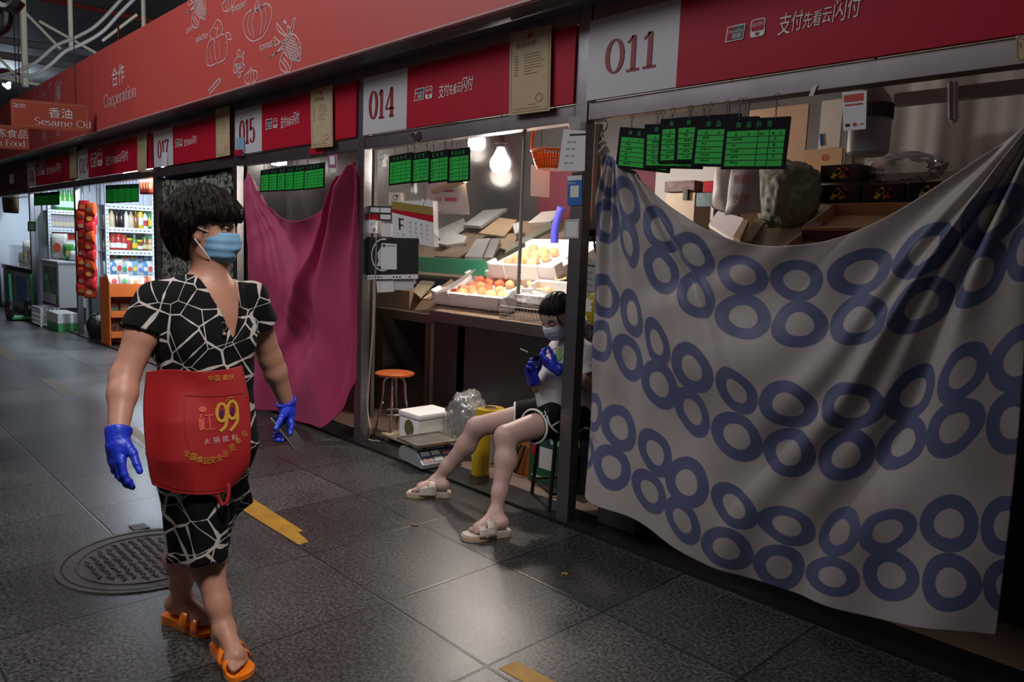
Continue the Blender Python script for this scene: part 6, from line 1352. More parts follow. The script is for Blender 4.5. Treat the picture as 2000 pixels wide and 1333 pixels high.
MB().bb((fx1-.17, 2.874, zf0+.06), (fx1-.05, 2.88, zf0+.19)).build('energy_label', mat('label_green', (.04, .2, .05), .5), t)
MB().bb((fx0+.05, 2.92, .02), (fx1-.04, 3.5, zf0)).build('plinth', M['darkmetal'], t)
def crate(lb, x0, x1, y0, y1, z0, z1, m):
    t = thing('plastic_crate', lb, 'crate', ((x0+x1)/2, (y0+y1)/2, z0)); m_ = MB()
    m_.bb((x0, y0, z0), (x1, y1, z0+.02)); m_.bb((x0, y0, z1-.03), (x1, y0+.015, z1)); m_.bb((x0, y1-.015, z0), (x1, y1, z1)); m_.bb((x1-.015, y0, z1-.03), (x1, y1, z1)); m_.bb((x0, y0, z0), (x0+.015, y1, z1))
    n = 9
    for k in range(n+1): x = x0+(x1-x0)*k/n; m_.bb((x-.008, y0, z0), (x+.008, y0+.015, z1))
    for k in range(6): y = y0+(y1-y0)*k/5; m_.bb((x1-.015, y-.008, z0), (x1, y+.008, z1))
    for k in range(4): z = z0+(z1-z0)*k/4; m_.bb((x0, y0, z), (x1, y0+.015, z+.016)); m_.bb((x1-.015, y0, z), (x1, y1, z+.016))
    m_.build('lattice_body', m, t, None)
crate('white lattice crate standing before the freezer', -13.45, -12.85, 2.60, 2.86, .0, .28, mat('crate_white', (.45, .47, .48), .5))
a = gz(112, 646); o = thing('drinks_carton', 'white and green carton on the floor at the corner of the freezer', 'box', (-12.4, 2.75, 0))
MB().bb((-12.78, 2.66, .0), (-12.12, 2.92, .12), bev=.006).build('green_base', mat('carton_base_green', (.04, .20, .06), .5), o); MB().bb((-12.78, 2.66, .12), (-12.12, 2.92, .26), bev=.006).build('white_top', mat('carton_top_white', (.45, .45, .44), .5), o)
# goods on the freezer and hung on the post of stall 026
gl = [('white flour bag with a red head on the freezer by the post', -13.85, 3.1, .26, .42, (.5, .48, .44), (.5, .08, .04)), ('second flour bag on the freezer', -13.6, 3.2, .22, .30, (.42, .42, .4), (.05, .25, .08)), ('green packet on the freezer', -13.4, 3.15, .18, .26, (.05, .2, .05), (.5, .4, .1)), ('pale flat pack at the near end of the freezer', -13.18, 3.2, .24, .16, (.5, .5, .48), None)]
for lb, x, y, w_, h, c1, c2_ in gl: packet(lb, 'packs standing on the freezer', (x, y, zf1+.025), .12, w_, h, c1, c2_, 'flour_bag', 0, -PI/4)
card('payment_card', 'green and white payment card on the post left of the freezer', 'card', [(54, 433), (70, 433), (70, 452), (54, 452)], YF-.006, mat('card_green', (.02, .40, .12), .5), [('white_field', M['paper'], lambda f, W_, H_: f.rect(W_*.2, H_*.15, W_*.8, H_*.8))], .003)
# trolley with a red wheel
q = gz(72, 624); t = thing('hand_trolley', 'green hand trolley with a red wheel parked left of the freezer', 'trolley', (q.x, q.y, 0)); q = Vector((-14.05, 2.42, 0)); t.location = q; t['_w'] = tuple(q)
for dx in (0, -.5): 
    MB().tube([Vector((q.x+.05*math.cos(2*PI*k/20)*3, q.y+dx*.5+.25, .15+.15*math.sin(2*PI*k/20))) for k in range(20)], .035, 8, closed=True).build('tyre', M['black'], t)
    MB().cyl((q.x, q.y+dx*.5+.22, .15), (q.x, q.y+dx*.5+.28, .15), .09, n=18).build('wheel_hub', M['redpaint'], t)
for dy in (.05, .35): MB().tube([(q.x-.12, q.y+dy, .04), (q.x-.2, q.y+dy, .72)], .022, 8).build('handle_bar', M['greenp'], t)
MB().bb((q.x-.15, q.y, .03), (q.x+.2, q.y+.4, .06)).build('toe_plate', M['greenp'], t)
# farthest stall: counters of goods
t = thing('display_counter', 'white refrigerated display counter at the far left edge', 'counter', (-16.0, 3.0, .01))
MB().bb((-17.3, 2.9, .01), (-14.75, 3.7, .70), bev=.02).build('cabinet', mat('counter_white', (.42, .45, .48), .4), t); MB().bb((-17.32, 2.88, .70), (-14.72, 3.72, .78), bev=.01).build('metal_rim', M['chrome'], t)
f = Flat((-17.2, 2.9, .1), (1, 0, 0), (0, 0, 1), .004); f.rect(.1, .05, .8, .5); f.rect(1.1, .05, 1.9, .5); f.build('blue_poster', mat('poster_blue', (.12, .28, .5), .5), t)
MB().bb((-17.3, 3.0, .78), (-14.75, 3.02, 1.15)).build('glass_guard', M['glass'], t)
for k in range(12):
    packet('vacuum food pack on the far display counter, %s along' % ('first', 'second', 'third', 'fourth', 'fifth', 'sixth', 'seventh', 'eighth', 'ninth', 'tenth', 'eleventh', 'last')[k], 'food packs on the far display counter', (-17.05+k*.2, 3.2+.22*(k % 2), .785), .10, .17, .22+.12*((k*7) % 3), [(.28, .2, .1), (.15, .2, .06), (.45, .43, .4), (.12, .06, .07)][k % 4], (.4, .35, .2), 'food_pack', 0, -PI/4)
for k in range(4):
    p = gy(12+k*5.5, 385, 3.0); packet('dark cured meat hanging in the farthest stall, %s from the left' % ('first', 'second', 'third', 'fourth')[k], 'cured meat hanging in the farthest stall', (p.x, p.y, p.z-.3), .1, .13, .45+.1*(k % 2), (.05, .03, .02), None, 'cured_meat', 0, -PI/4)
m_ = MB().bb((-17.4, 2.98, 2.0), (-14.6, 3.0, 2.02)); tag(m_.build('hanging_rail', M['chrome']), 'thin steel rail the cured meat hangs from', 'rail')
o = MB().bb((-17.4, 5.0, .01), (-14.7, 5.05, 2.4)).build('lit_back_board', mat('back_board', (.6, .65, .68), .5)); tag(o, 'white board at the back of the farthest stall', 'board')
# ------------------------------------------------------------------ figures: smooth blended surfaces
class Field:
    def __init__(s, lo, hi, h):
        s.o = np.array(lo, np.float32); s.h = h; s.n = np.ceil((np.array(hi)-np.array(lo))/h).astype(int)+1
        s.D = np.full(tuple(s.n), .2, np.float32)
    def _box(s, lo, hi, pad):
        a = np.clip(np.floor((np.array(lo)-pad-s.o)/s.h).astype(int), 0, s.n-1); b = np.clip(np.ceil((np.array(hi)+pad-s.o)/s.h).astype(int)+1, 1, s.n)
        sl = tuple(slice(a[i], b[i]) for i in range(3))
        g = np.meshgrid(*[s.o[i]+s.h*np.arange(a[i], b[i], dtype=np.float32) for i in range(3)], indexing='ij')
        return sl, np.stack(g, -1)
    def _mix(s, sl, d, k, sub):
        D = s.D[sl]
        if sub:
            hh = np.clip(.5-.5*(D+d)/k, 0, 1) if k > 0 else None
            s.D[sl] = (D*(1-hh)+(-d)*hh+k*hh*(1-hh)) if k > 0 else np.maximum(D, -d)
        elif k > 0:
            hh = np.clip(.5+.5*(D-d)/k, 0, 1); s.D[sl] = D*(1-hh)+d*hh-k*hh*(1-hh)
        else: s.D[sl] = np.minimum(D, d)
    def cone(s, a, b, r0, r1=None, k=.03, sub=False):
        a = np.array(a, np.float32); b = np.array(b, np.float32); r1 = r0 if r1 is None else r1; R = max(r0, r1)
        sl, P = s._box(np.minimum(a, b)-R, np.maximum(a, b)+R, max(k, .02)*1.5+.02)
        ab = b-a; t = np.clip(((P-a)@ab)/max(1e-9, ab@ab), 0, 1)
        d = np.linalg.norm(P-a-t[..., None]*ab, axis=-1)-(r0+(r1-r0)*t); s._mix(sl, d, k, sub); return s
    def chain(s, pts, rs, k=.03):
        for i in range(len(pts)-1): s.cone(pts[i], pts[i+1], rs[i], rs[i+1], k)
        return s
    def ell(s, c, ax, rad, k=.03, sub=False):
        c = np.array(c, np.float32); A = np.array(ax, np.float32); rad = np.array(rad, np.float32); R = rad.max()
        sl, P = s._box(c-R, c+R, max(k, .02)*1.5+.02)
        q = (P-c)@A.T; k0 = np.linalg.norm(q/rad, axis=-1); k1 = np.linalg.norm(q/(rad*rad), axis=-1)
        s._mix(sl, np.where(k1 > 1e-6, k0*(k0-1)/np.maximum(k1, 1e-6), -rad.min()), k, sub); return s
    def pts(s):
        return np.stack(np.meshgrid(*[s.o[i]+s.h*np.arange(s.n[i], dtype=np.float32) for i in range(3)], indexing='ij'), -1)
    def cut(s, p, n, k=0):
        """remove everything on the side n points to"""
        P = s.pts(); d = (P-np.array(p, np.float32))@np.array(n, np.float32); s.D = np.maximum(s.D, d); return s
    def wrinkle(s, amp, freq, seed, stretch=(1, 1, 1)):
        r = np.random.RandomState(seed); m = np.abs(s.D) < .03; idx = np.argwhere(m); P = (s.o+idx*s.h)*np.array(stretch)
        v = np.zeros(len(P))
        for i in range(7):
            w = r.normal(size=3); w = w/np.linalg.norm(w)*freq*(.5+r.rand()*1.3); v += np.sin(P@w+r.rand()*6+1.5*np.sin(P@(w[[1, 2, 0]]*.5)))/(1+.4*i)
        s.D[m] += (amp*v/2).astype(np.float32); return s
    def mesh(s, smooth=1):
        D = s.D; n = s.n; S = (D < 0).astype(np.uint8)
        D[0], D[-1] = np.abs(D[0])+1e-3, np.abs(D[-1])+1e-3; D[:, 0], D[:, -1] = np.abs(D[:, 0])+1e-3, np.abs(D[:, -1])+1e-3; D[:, :, 0], D[:, :, -1] = np.abs(D[:, :, 0])+1e-3, np.abs(D[:, :, -1])+1e-3
        S = (D < 0).astype(np.uint8)
        c = sum(S[i:n[0]-1+i, j:n[1]-1+j, k:n[2]-1+k] for i in (0, 1) for j in (0, 1) for k in (0, 1))
        cells = np.argwhere((c > 0) & (c < 8)); acc = np.zeros((len(cells), 3)); cnt = np.zeros(len(cells))
        for ax in range(3):
            for u in (0, 1):
                for v in (0, 1):
                    o0 = [0, 0, 0]; oo = [q for q in range(3) if q != ax]; o0[oo[0]] = u; o0[oo[1]] = v; o1 = list(o0); o1[ax] = 1
                    a = cells+o0; b = cells+o1; d0 = D[a[:, 0], a[:, 1], a[:, 2]]; d1 = D[b[:, 0], b[:, 1], b[:, 2]]
                    m = (d0 < 0) != (d1 < 0); t = np.where(m, d0/np.where(m, d0-d1, 1), 0)
                    p = np.array(o0)+t[:, None]*(np.array(o1)-np.array(o0)); acc[m] += p[m]; cnt[m] += 1
        V = s.o+(cells+acc/cnt[:, None])*s.h
        vid = np.full(tuple(n-1), -1, np.int64); vid[cells[:, 0], cells[:, 1], cells[:, 2]] = np.arange(len(cells)); F = []
        for ax in range(3):
            sl0 = [slice(1, n[q]-1) for q in range(3)]; sl0[ax] = slice(0, n[ax]-1); sl1 = list(sl0); sl1[ax] = slice(1, n[ax])
            e = np.argwhere(S[tuple(sl0)] != S[tuple(sl1)]); off = np.array([1, 1, 1]); off[ax] = 0; e = e+off
            oo = [q for q in range(3) if q != ax]; q4 = []
            for du, dv in ((-1, -1), (0, -1), (0, 0), (-1, 0)):
                w = e.copy(); w[:, oo[0]] += du; w[:, oo[1]] += dv; q4.append(vid[w[:, 0], w[:, 1], w[:, 2]])
            f = np.stack(q4, 1); flip = (S[e[:, 0], e[:, 1], e[:, 2]] == 1) ^ (ax == 1); f[~flip] = f[~flip][:, ::-1]; F.append(f)
        F = np.concatenate(F); F = F[(F >= 0).all(1)]
        for _ in range(smooth):
            A = np.zeros_like(V); C = np.zeros(len(V))
            for i in range(4):
                a, b = F[:, i], F[:, (i+1) % 4]; np.add.at(A, a, V[b]); np.add.at(A, b, V[a]); np.add.at(C, a, 1); np.add.at(C, b, 1)
            V = V*.45+.55*A/np.maximum(C, 1)[:, None]
        return V, F
    def build(s, name, m, parent=None, smooth=1):
        V, F = s.mesh(smooth); me = bpy.data.meshes.new(name); me.from_pydata(V.tolist(), [], F.tolist())
        o = link(name, me, m, parent); me.polygons.foreach_set('use_smooth', [True]*len(me.polygons)); return o
def vv(*a): return np.array(a, float)
def nrm(v): v = np.array(v, float); return v/np.linalg.norm(v)

# ---- hands
def hand_pts(W, d, n, s, curl, thumb, sc=1.0, spread=.12, curls=None):
    """W wrist, d toward the fingers, n out of the palm, s toward the thumb; returns finger chains"""
    W, d, n, s = map(lambda q: np.array(q, float), (W, d, n, s)); ch = []
    base = [(.085, .030, .072), (.090, .009, .080), (.086, -.012, .074), (.078, -.031, .058)]
    for i, (l, o, L) in enumerate(base):
        c = curls[i] if curls else curl*(1+.12*i); p = W+(d*l+s*o)*sc; a = spread*(1.2-i*.8); dd = nrm(d+s*a); q = [p]; ang = 0
        for j, f in enumerate((.45, .31, .24)):
            ang += c*(.75, 1.0, .8)[j]; dr = dd*math.cos(ang)+n*math.sin(ang); p = p+dr*L*f*sc; q.append(p)
        ch.append(q)
    t0 = W+(d*.028+s*.030+n*.010)*sc; t = nrm(s*math.cos(thumb)*.55+d*math.cos(thumb)*.85+n*math.sin(thumb)); t1 = t0+t*.038*sc; t2 = t1+nrm(t+d*.5)*.032*sc; t3 = t2+nrm(t+d*.65+n*.1)*.025*sc
    return ch, [t0, t1, t2, t3]
def hand_mesh(name, W, d, n, s, m, parent, curl=.35, thumb=.3, sc=1.0, arm=None, armr=.034, spread=.12, curls=None, h=.0028, cuff=True):
    ch, th = hand_pts(W, d, n, s, curl, thumb, sc, spread, curls); W, d, n, s = map(lambda q: np.array(q, float), (W, d, n, s))
    al = np.array([p for c in ch for p in c]+th+[W, arm if arm is not None else W]); f = Field(al.min(0)-.05, al.max(0)+.05, h)
    f.cone(W-d*.01*sc, W+(d*.03)*sc, .028*sc, .032*sc, .012)
    f.cone(W+(d*.03+s*.012)*sc, W+(d*.078+s*.026)*sc, .0165*sc, .0135*sc, .016); f.cone(W+(d*.03)*sc, W+(d*.082+s*.004)*sc, .017*sc, .014*sc, .016)
    f.cone(W+(d*.03-s*.010)*sc, W+(d*.078-s*.014)*sc, .0165*sc, .0135*sc, .016); f.cone(W+(d*.028-s*.018)*sc, W+(d*.070-s*.029)*sc, .0155*sc, .0125*sc, .016)
    f.cone(th[0]-s*.012*sc, th[1], .017*sc, .0135*sc, .014)
    if arm is not None: f.cone(W, arm, .030*sc, armr, .012); e = nrm(np.array(arm)-W); f.cone(np.array(arm)-e*.004, np.array(arm), armr+.002, armr+.002, .004)
    for i, c in enumerate(ch):
        r = (.0092, .0095, .009, .008)[i]*sc
        f.chain(c, [r*1.12, r*1.02, r*.95, r*.82], .0035)
        for j in (1, 2): f.cone(c[j], c[j]+n*-.001, r*1.06, r*1.06, .004)
    f.chain(th, [.0135*sc, .0115*sc, .0105*sc, .009*sc], .004)
    if arm is not None: e = nrm(np.array(arm)-W); f.cut(np.array(arm), e)
    f.wrinkle(.0006, 260, 3); return f.build(name, m, parent, 1)

# ---- heads
def head_field(f, C, F, R, U, s=1.0, nose=True):
    """C skull centre at eye height, F forward, R toward one side, U up"""
    L = lambda x, y, z: C+(F*x+R*y+U*z)*s
    ax = (F, R, U)
    f.ell(L(-.008, 0, .030), ax, (.094*s, .074*s, .088*s), .02); f.ell(L(.010, 0, -.02), ax, (.078*s, .066*s, .085*s), .03)
    f.ell(L(.035, 0, -.075), ax, (.048*s, .050*s, .046*s), .03); f.ell(L(.066, 0, -.095), ax, (.018*s, .022*s, .016*s), .02)
    for y in (-1, 1):
        f.cone(L(.055, y*.020, .026), L(.058, y*.045, .022), .014*s, .011*s, .014); f.ell(L(.050, y*.040, -.034), ax, (.022*s, .020*s, .018*s), .02)
        f.ell(L(.080, y*.033, .002), ax, (.016*s, .018*s, .012*s), .008, True)
        f.ell(L(-.002, y*.074, -.012), ax, (.020*s, .008*s, .032*s), .006); f.ell(L(.002, y*.082, -.010), ax, (.011*s, .006*s, .020*s), .004, True)
        f.cone(L(-.010, y*.074, -.012), L(.002, y*.072, -.040), .006*s, .007*s, .008)
    f.cone(L(.080, 0, .012), L(.096, 0, -.030), .007*s, .011*s, .012); f.cone(L(.090, -.012, -.036), L(.090, .012, -.036), .008*s, .008*s, .008)
    f.cone(L(.080, -.016, -.066), L(.080, .016, -.066), .009*s, .009*s, .010)
    return L
M['eyewhite'] = mat('eye_white', (.38, .35, .33), .25); M['iris'] = mat('iris_dark', (.02, .012, .01), .15); M['brow'] = mat('brow_hair', (.05, .03, .025), .8); M['lid'] = mat('eyelid_skin', (.36, .19, .14), .5)
def eyes(L, F, R, U, root, s=1.0, open_=1.0, look=(0, 0), browm=None):
    ax = Matrix((F, R, U)).transposed()
    for y in (-1, 1):
        c = L(.0735, y*.0325, .001)
        MB().ell(c, (.0118*s, .0130*s, .0088*s), ax).build('eyeball', M['eyewhite'], root)
        MB().ell(L(.0815+.001, y*.0325+look[0]*.004, .001+look[1]*.004), (.0045*s, .0062*s, .0062*s), ax).build('iris', M['iris'], root)
        MB().ell(L(.0745, y*.0325, .0075-.004*(1-open_)), (.0130*s, .0150*s, (.0055+.004*(1-open_))*s), ax).build('upper_eyelid', M['lid'], root)
        MB().tube(smooth_pts([Vector(L(.083-abs(k)*.006, y*(.0325+k*.0135), .004-.003*k*k)) for k in (-1, -.5, 0, .5, 1)], 4), .0013*s, 6).build('lash_line', M['iris'], root)
        MB().ell(L(.0735, y*.0325, -.008), (.0126*s, .0148*s, .0060*s), ax).build('lower_eyelid', M['lid'], root)
        MB().tube(smooth_pts([Vector(L(.083, y*.014, .021)), Vector(L(.084, y*.026, .026)), Vector(L(.078, y*.040, .026)), Vector(L(.066, y*.052, .020))], 5), [.0012*s]+[.0034*s]*14+[.001*s], 6).build('eyebrow', browm or M['brow'], root)
def hair_mat(name, c1, c2):
    m = bpy.data.materials.new(name); m.use_nodes = True; nt = m.node_tree; b = nt.nodes['Principled BSDF']; L = nt.links.new
    tc = nd(nt, 'TexCoord'); mp = nd(nt, 'Mapping'); mp.inputs['Scale'].default_value = (160, 160, 14); L(tc.outputs['Object'], mp.inputs[0])
    n = nd(nt, 'TexNoise'); n.inputs['Scale'].default_value = 1; n.inputs['Detail'].default_value = 3; n.inputs['Distortion'].default_value = .8; L(mp.outputs[0], n.inputs['Vector'])
    r = nd(nt, 'ValToRGB'); e = r.color_ramp.elements; e[0].position = .35; e[0].color = (*c1, 1); e[1].position = .72; e[1].color = (*c2, 1); L(n.outputs[0], r.inputs[0]); L(r.outputs[0], b.inputs['Base Color'])
    b.inputs['Roughness'].default_value = .5; b.inputs['Specular IOR Level'].default_value = .16; bp = nd(nt, 'Bump'); bp.inputs['Strength'].default_value = .8; bp.inputs['Distance'].default_value = .006; L(n.outputs[0], bp.inputs['Height']); L(bp.outputs[0], b.inputs['Normal']); return m
def strands(name, roots, m, parent, r=.0022):
    mb = MB()
    for pts in roots: P = smooth_pts([Vector(p) for p in pts], 4); mb.tube(P, [r*(1-.75*i/(len(P)-1)) for i in range(len(P))], 4)
    return mb.build(name, m, parent, 1.2)
from mathutils.bvhtree import BVHTree
def bvh(objs):
    vs = []; fs = []
    for o in objs:
        n = len(vs); off = Vector(o.parent['_w']) if o.parent is not None and o.parent.get('_w') is not None else Vector((0, 0, 0))
        vs += [v.co+off for v in o.data.vertices]; fs += [[i+n for i in p.vertices] for p in o.data.polygons]
    return BVHTree.FromPolygons(vs, fs)
class Wrap:
    """print on a curved garment: pixel outline of the real print laid onto the garment's surface"""
    def __init__(s, tree, lift=.0016, back=.03): s.t = tree; s.mb = MB(); s.l = lift
    def P(s, x, y):
        d = _ray(x, y).normalized(); h = s.t.ray_cast(CPOS, d)
        return None if h[0] is None else h[0]-d*s.l
    def faces(s, V2, F):
        Q = [s.P(x, y) for x, y in V2]; ok = [i for i, q in enumerate(Q) if q is not None]; mp = {i: k for k, i in enumerate(ok)}
        s.mb.add([Q[i] for i in ok], [tuple(mp[i] for i in f) for f in F if all(i in mp for i in f)])
    def stroke(s, pts, w, sm=5, closed=False):
        pts = smooth_pts([(p[0], p[1], 0) for p in pts], sm, closed); N = len(pts); V = []; F = []
        for i in range(N):
            t = pts[(i+1) % N if closed else min(i+1, N-1)]-pts[i-1 if closed else max(i-1, 0)]; t.normalize(); V += [(pts[i].x-t.y*w/2, pts[i].y+t.x*w/2), (pts[i].x+t.y*w/2, pts[i].y-t.x*w/2)]
        for i in range(N if closed else N-1): j = (i+1) % N; F.append((2*i, 2*i+1, 2*j+1, 2*j))
        s.faces(V, F)
    def disc(s, cx, cy, rx, ry, rot=0, n=24):
        c, q = math.cos(rot), math.sin(rot); V = [(cx, cy)]
        for k in range(n): a = 2*PI*k/n; x, y = rx*math.cos(a), ry*math.sin(a); V.append((cx+x*c-y*q, cy+x*q+y*c))
        s.faces(V, [(0, 1+k, 1+(k+1) % n) for k in range(n)])
    def text(s, body, x, y, size, rot=0, sx=1, shear=0):
        cu = bpy.data.curves.new('t', 'FONT'); cu.body = body; cu.size = size; cu.resolution_u = 2; cu.shear = shear; o = bpy.data.objects.new('t', cu); COL.objects.link(o)
        me = bpy.data.meshes.new_from_object(o.evaluated_get(bpy.context.evaluated_depsgraph_get())); c, q = math.cos(rot), math.sin(rot)
        s.faces([(x+v.co.x*sx*c+v.co.y*q, y+v.co.x*sx*q-v.co.y*c) for v in me.vertices], [tuple(p.vertices) for p in me.polygons])
        bpy.data.objects.remove(o); bpy.data.curves.remove(cu); bpy.data.meshes.remove(me)
    def build(s, name, m, parent): return s.mb.build(name, m, parent, None)
# ------------------------------------------------------------------ the walking woman
def A3(v): return np.array(v, float)
def g(x, y, d): return A3(gd(x, y, d))
def walking_woman():
    root = thing('person', 'woman with dark bob walking in a blue mask, black patterned dress and red apron', 'person', (-2.47, .96, 0))
    U = vv(0, 0, 1); F = vv(.973, .232, 0); R = vv(.232, -.973, 0)
    N = g(406, 552, 2.49); Pv = vv(-2.485, .955, .72); f = Field((-2.9, .50, -.005), (-2.0, 1.50, 1.62), .0062)
    ax = (F, R, U)
    sh = [g(304, 590, 2.38), g(486, 583, 2.62)]; el = [g(243, 737, 2.31), g(527, 700, 2.75)]; wr = [g(231, 846, 2.22), g(560, 788, 2.84)]
    # torso
    ch = (N+Pv)/2+U*.10
    f.ell(ch+F*.005, ax, (.105, .150, .20), .05); f.ell(ch-U*.15+F*.015, ax, (.112, .140, .16), .06); f.ell(Pv+U*.0, ax, (.120, .165, .13), .06)
    for s in sh: f.cone(N-U*.035, s-U*.005, .055, .050, .05)
    f.cone(N-U*.05+F*.005, N+U*.06+F*.02, .052, .046, .03)
    # arms
    for i in (0, 1):
        d1 = el[i]-sh[i]
        f.chain([sh[i], sh[i]+d1*.45, el[i]], [.053, .049, .041], .02); d2 = wr[i]-el[i]; f.chain([el[i], el[i]+d2*.3, wr[i]], [.041, .041, .027], .02)
    # legs
    hip = [Pv+R*.080-U*.02, Pv-R*.068-U*.02]; kn = [vv(-2.485, .905, .38), vv(-2.450, .955, .40)]; an = [vv(-2.665, .945, .112), vv(-2.345, .968, .108)]
    heel = [vv(-2.70, .935, .062), vv(-2.385, .978, .058)]; fd = [nrm(vv(.18, .075, -.12)), nrm(vv(.2, -.008, -.10))]
    ball = [heel[0]+nrm(vv(.18, .075, 0))*.135-U*.018, heel[1]+nrm(vv(.2, -.012, 0))*.135-U*.016]
    for i in (0, 1):
        f.cone(hip[i], kn[i], .076, .053, .03); d = an[i]-kn[i]; bk = nrm(np.cross(np.cross(d, F), d))
        f.chain([kn[i], kn[i]+d*.33-F*.022, kn[i]+d*.75-F*.006, an[i]], [.053, .053, .036, .032], .03)
        f.cone(an[i], heel[i]+U*.012, .031, .031, .02); f.cone(an[i]+F*.012-U*.012, ball[i]+U*.012, .031, .024, .025); f.cone(heel[i], ball[i], .027, .025, .025)
        fdir = nrm(ball[i]-heel[i]); fdir[2] = 0; fdir = nrm(fdir); sd = np.cross(fdir, U)*(1 if i == 0 else -1)  # toward the little toe
        f.cone(ball[i]-sd*.018, ball[i]+sd*.024-fdir*.012, .020, .017, .015)
        for k, (o, l, r) in enumerate(((-.026, .046, .0115), (-.009, .046, .0088), (.006, .040, .0085), (.019, .033, .008), (.031, .024, .0078))):
            a = ball[i]+sd*o+fdir*(.004-.004*k)-U*.002; f.cone(a, a+fdir*l-U*.007, r, r*.9, .005)
    # head
    hF = nrm(vv(.71, .70, -.04)); hR = nrm(np.cross(hF, U)); hU = np.cross(hR, hF); C = g(404, 446, 2.465)
    L = head_field(f, C, hF, hR, hU, .98); f.cone(N+U*.03+F*.01, C-U*.06-hF*.008, .046, .049, .03)
    for i in (0, 1): f.cut  # arms end inside the gloves
    f.build('body', M['skin'], root, 1)
    eyes(L, hF, hR, hU, root, .98, .75, (.5, -.2))
    # hair
    hm = hair_mat('dark_brown_hair', (.003, .002, .002), (.014, .007, .006)); h = Field(C-.20, C+.20, .0045)
    h.ell(L(-.012, 0, .048), (hF, hR, hU), (.118, .100, .094), .02); h.ell(L(-.050, 0, .010), (hF, hR, hU), (.094, .102, .100), .03); h.ell(L(-.050, 0, -.050), (hF, hR, hU), (.066, .078, .062), .03)
    h.ell(L(.058, .0, .055), (hF, hR, hU), (.056, .072, .046), .02)
    for y in (-1, 1): h.cone(L(-.035, y*.074, .01), L(-.046, y*.062, -.070), .032, .022, .02); h.cone(L(.020, y*.072, .03), L(.012, y*.076, .006), .018, .008, .02)
    P = h.pts()-C; X, Y, Z = P@hF, P@hR, P@hU
    dst = np.hypot(X+.02, Y); an_ = np.arctan2(Y, X+.02); h.D += (.0035*np.sin(an_*26+3*np.sin(Z*40))+.003*np.sin(an_*41+Z*55+1)).astype(np.float32)
    cutf = np.minimum(np.minimum(X-.004-.9*np.maximum(0, Z+.02), .026+.010*np.sin(Y*70)-Z), 1); cut2 = np.minimum(X+.022-.35*np.minimum(0, Z+.03), -.002-Z)
    h.D = np.maximum(h.D, np.maximum(np.minimum(X-.012, .029+.006*np.sin(Y*90)-Z), cut2).astype(np.float32)); h.wrinkle(.003, 90, 5, (1, 1, .5))
    h.build('hair', hm, root, 1)
    r = random.Random(4); S = []
    for k in range(420):
        a = r.choice((-1, 1))*(r.uniform(0, 1.12) if r.random() < .4 else r.uniform(1.78, 3.1)); ph = r.uniform(.2, 1.15); top = A3(L(-.015+.100*math.cos(a)*math.cos(ph), .092*math.sin(a)*math.cos(ph), .050+.090*math.sin(ph)))
        rr = 1.12; zend = (.034+r.uniform(-.014, .012) if abs(a) < .8 else .012+r.uniform(-.015, .012)) if abs(a) < 1.2 else -.075+r.uniform(-.035, .03)
        mid = A3(L(-.020+.122*math.cos(a+.1)*rr*.92, .104*math.sin(a+.1)*rr*.93, (zend+.075)*.55+.012)); end = A3(L(-.02+.118*math.cos(a+.2)*(.99 if abs(a) < 1.5 else .74), .098*math.sin(a+.2)*(.98 if abs(a) < 1.5 else .86), zend)); S.append((top, mid, end))
    strands('hair_strands', S, hm, root, .0026)
    # mask
    mk = Field(C-.17, C+.17, .0032); mk.ell(L(.042, 0, -.046), (hF, hR, hU), (.066, .067, .066), .01); mk.ell(L(.046, 0, -.082), (hF, hR, hU), (.050, .056, .038), .02); mk.cone(L(.096, 0, -.012), L(.098, 0, -.050), .012, .018, .02)
    P = mk.pts()-C; X, Y, Z = P@hF, P@hR, P@hU
    mk.D += (.0012*np.sin(Z*230)*(np.abs(Z+.06) < .035)).astype(np.float32); mk.D = np.maximum(np.maximum(mk.D, .014-.10*(Z+.06)-X+.0), np.maximum(Z+.010, -.122-Z)); mk.wrinkle(.0014, 80, 8)
    blue = mat('mask_blue', (.16, .33, .50), .7, bump=.2, bscale=200); mk.build('face_mask', blue, root, 1)
    mb = MB()
    for y in (-1, 1):
        for z0, z1 in ((-.014, .004), (-.098, -.036)): mb.tube(smooth_pts([Vector(L(.040, y*.062, z0)), Vector(L(.022, y*.079, (z0+z1)/2)), Vector(L(-.004, y*.083, z1))], 6), .0017, 6)
    mb.build('mask_loops', M['paper'], root)
    # dress, upper part
    dm = dress_mat(); d = Field((-2.9, .60, .60), (-2.1, 1.45, 1.34), .0062)
    d.ell(ch+F*.008, ax, (.122, .163, .205), .05); d.ell(ch-U*.15+F*.018, ax, (.128, .155, .17), .06); d.ell(Pv, ax, (.138, .180, .14), .06); d.cone(ch+F*.055+R*.065-U*.01, ch+F*.055-R*.065-U*.01, .075, .075, .05)
    for i, s in enumerate(sh):
        e = el[i]; dr = e-s; d.cone(N-U*.046, s-U*.004, .058, .058, .05); d.cone(s, s+dr*.52, .059, .073, .03)
    for i, s in enumerate(sh):
        dr = nrm(el[i]-s); l = np.linalg.norm(el[i]-s); P = d.pts(); q = P-s; along = q@dr; side = q@(R if i == 0 else -R); rad = np.linalg.norm(q-along[..., None]*dr, axis=-1)
        m = (along > l*.42) & (rad < .105) & ((P-ch)@(R if i == 0 else -R) > .172); d.D = np.where(m, np.maximum(d.D, along-l*.42), d.D); d.cone(s+dr*l*.30, s+dr*l*.6, .050, .060, .0, True)
    # neckline
    P = d.pts(); q = P-N; X, Y, Z = q@F, q@R, q@U
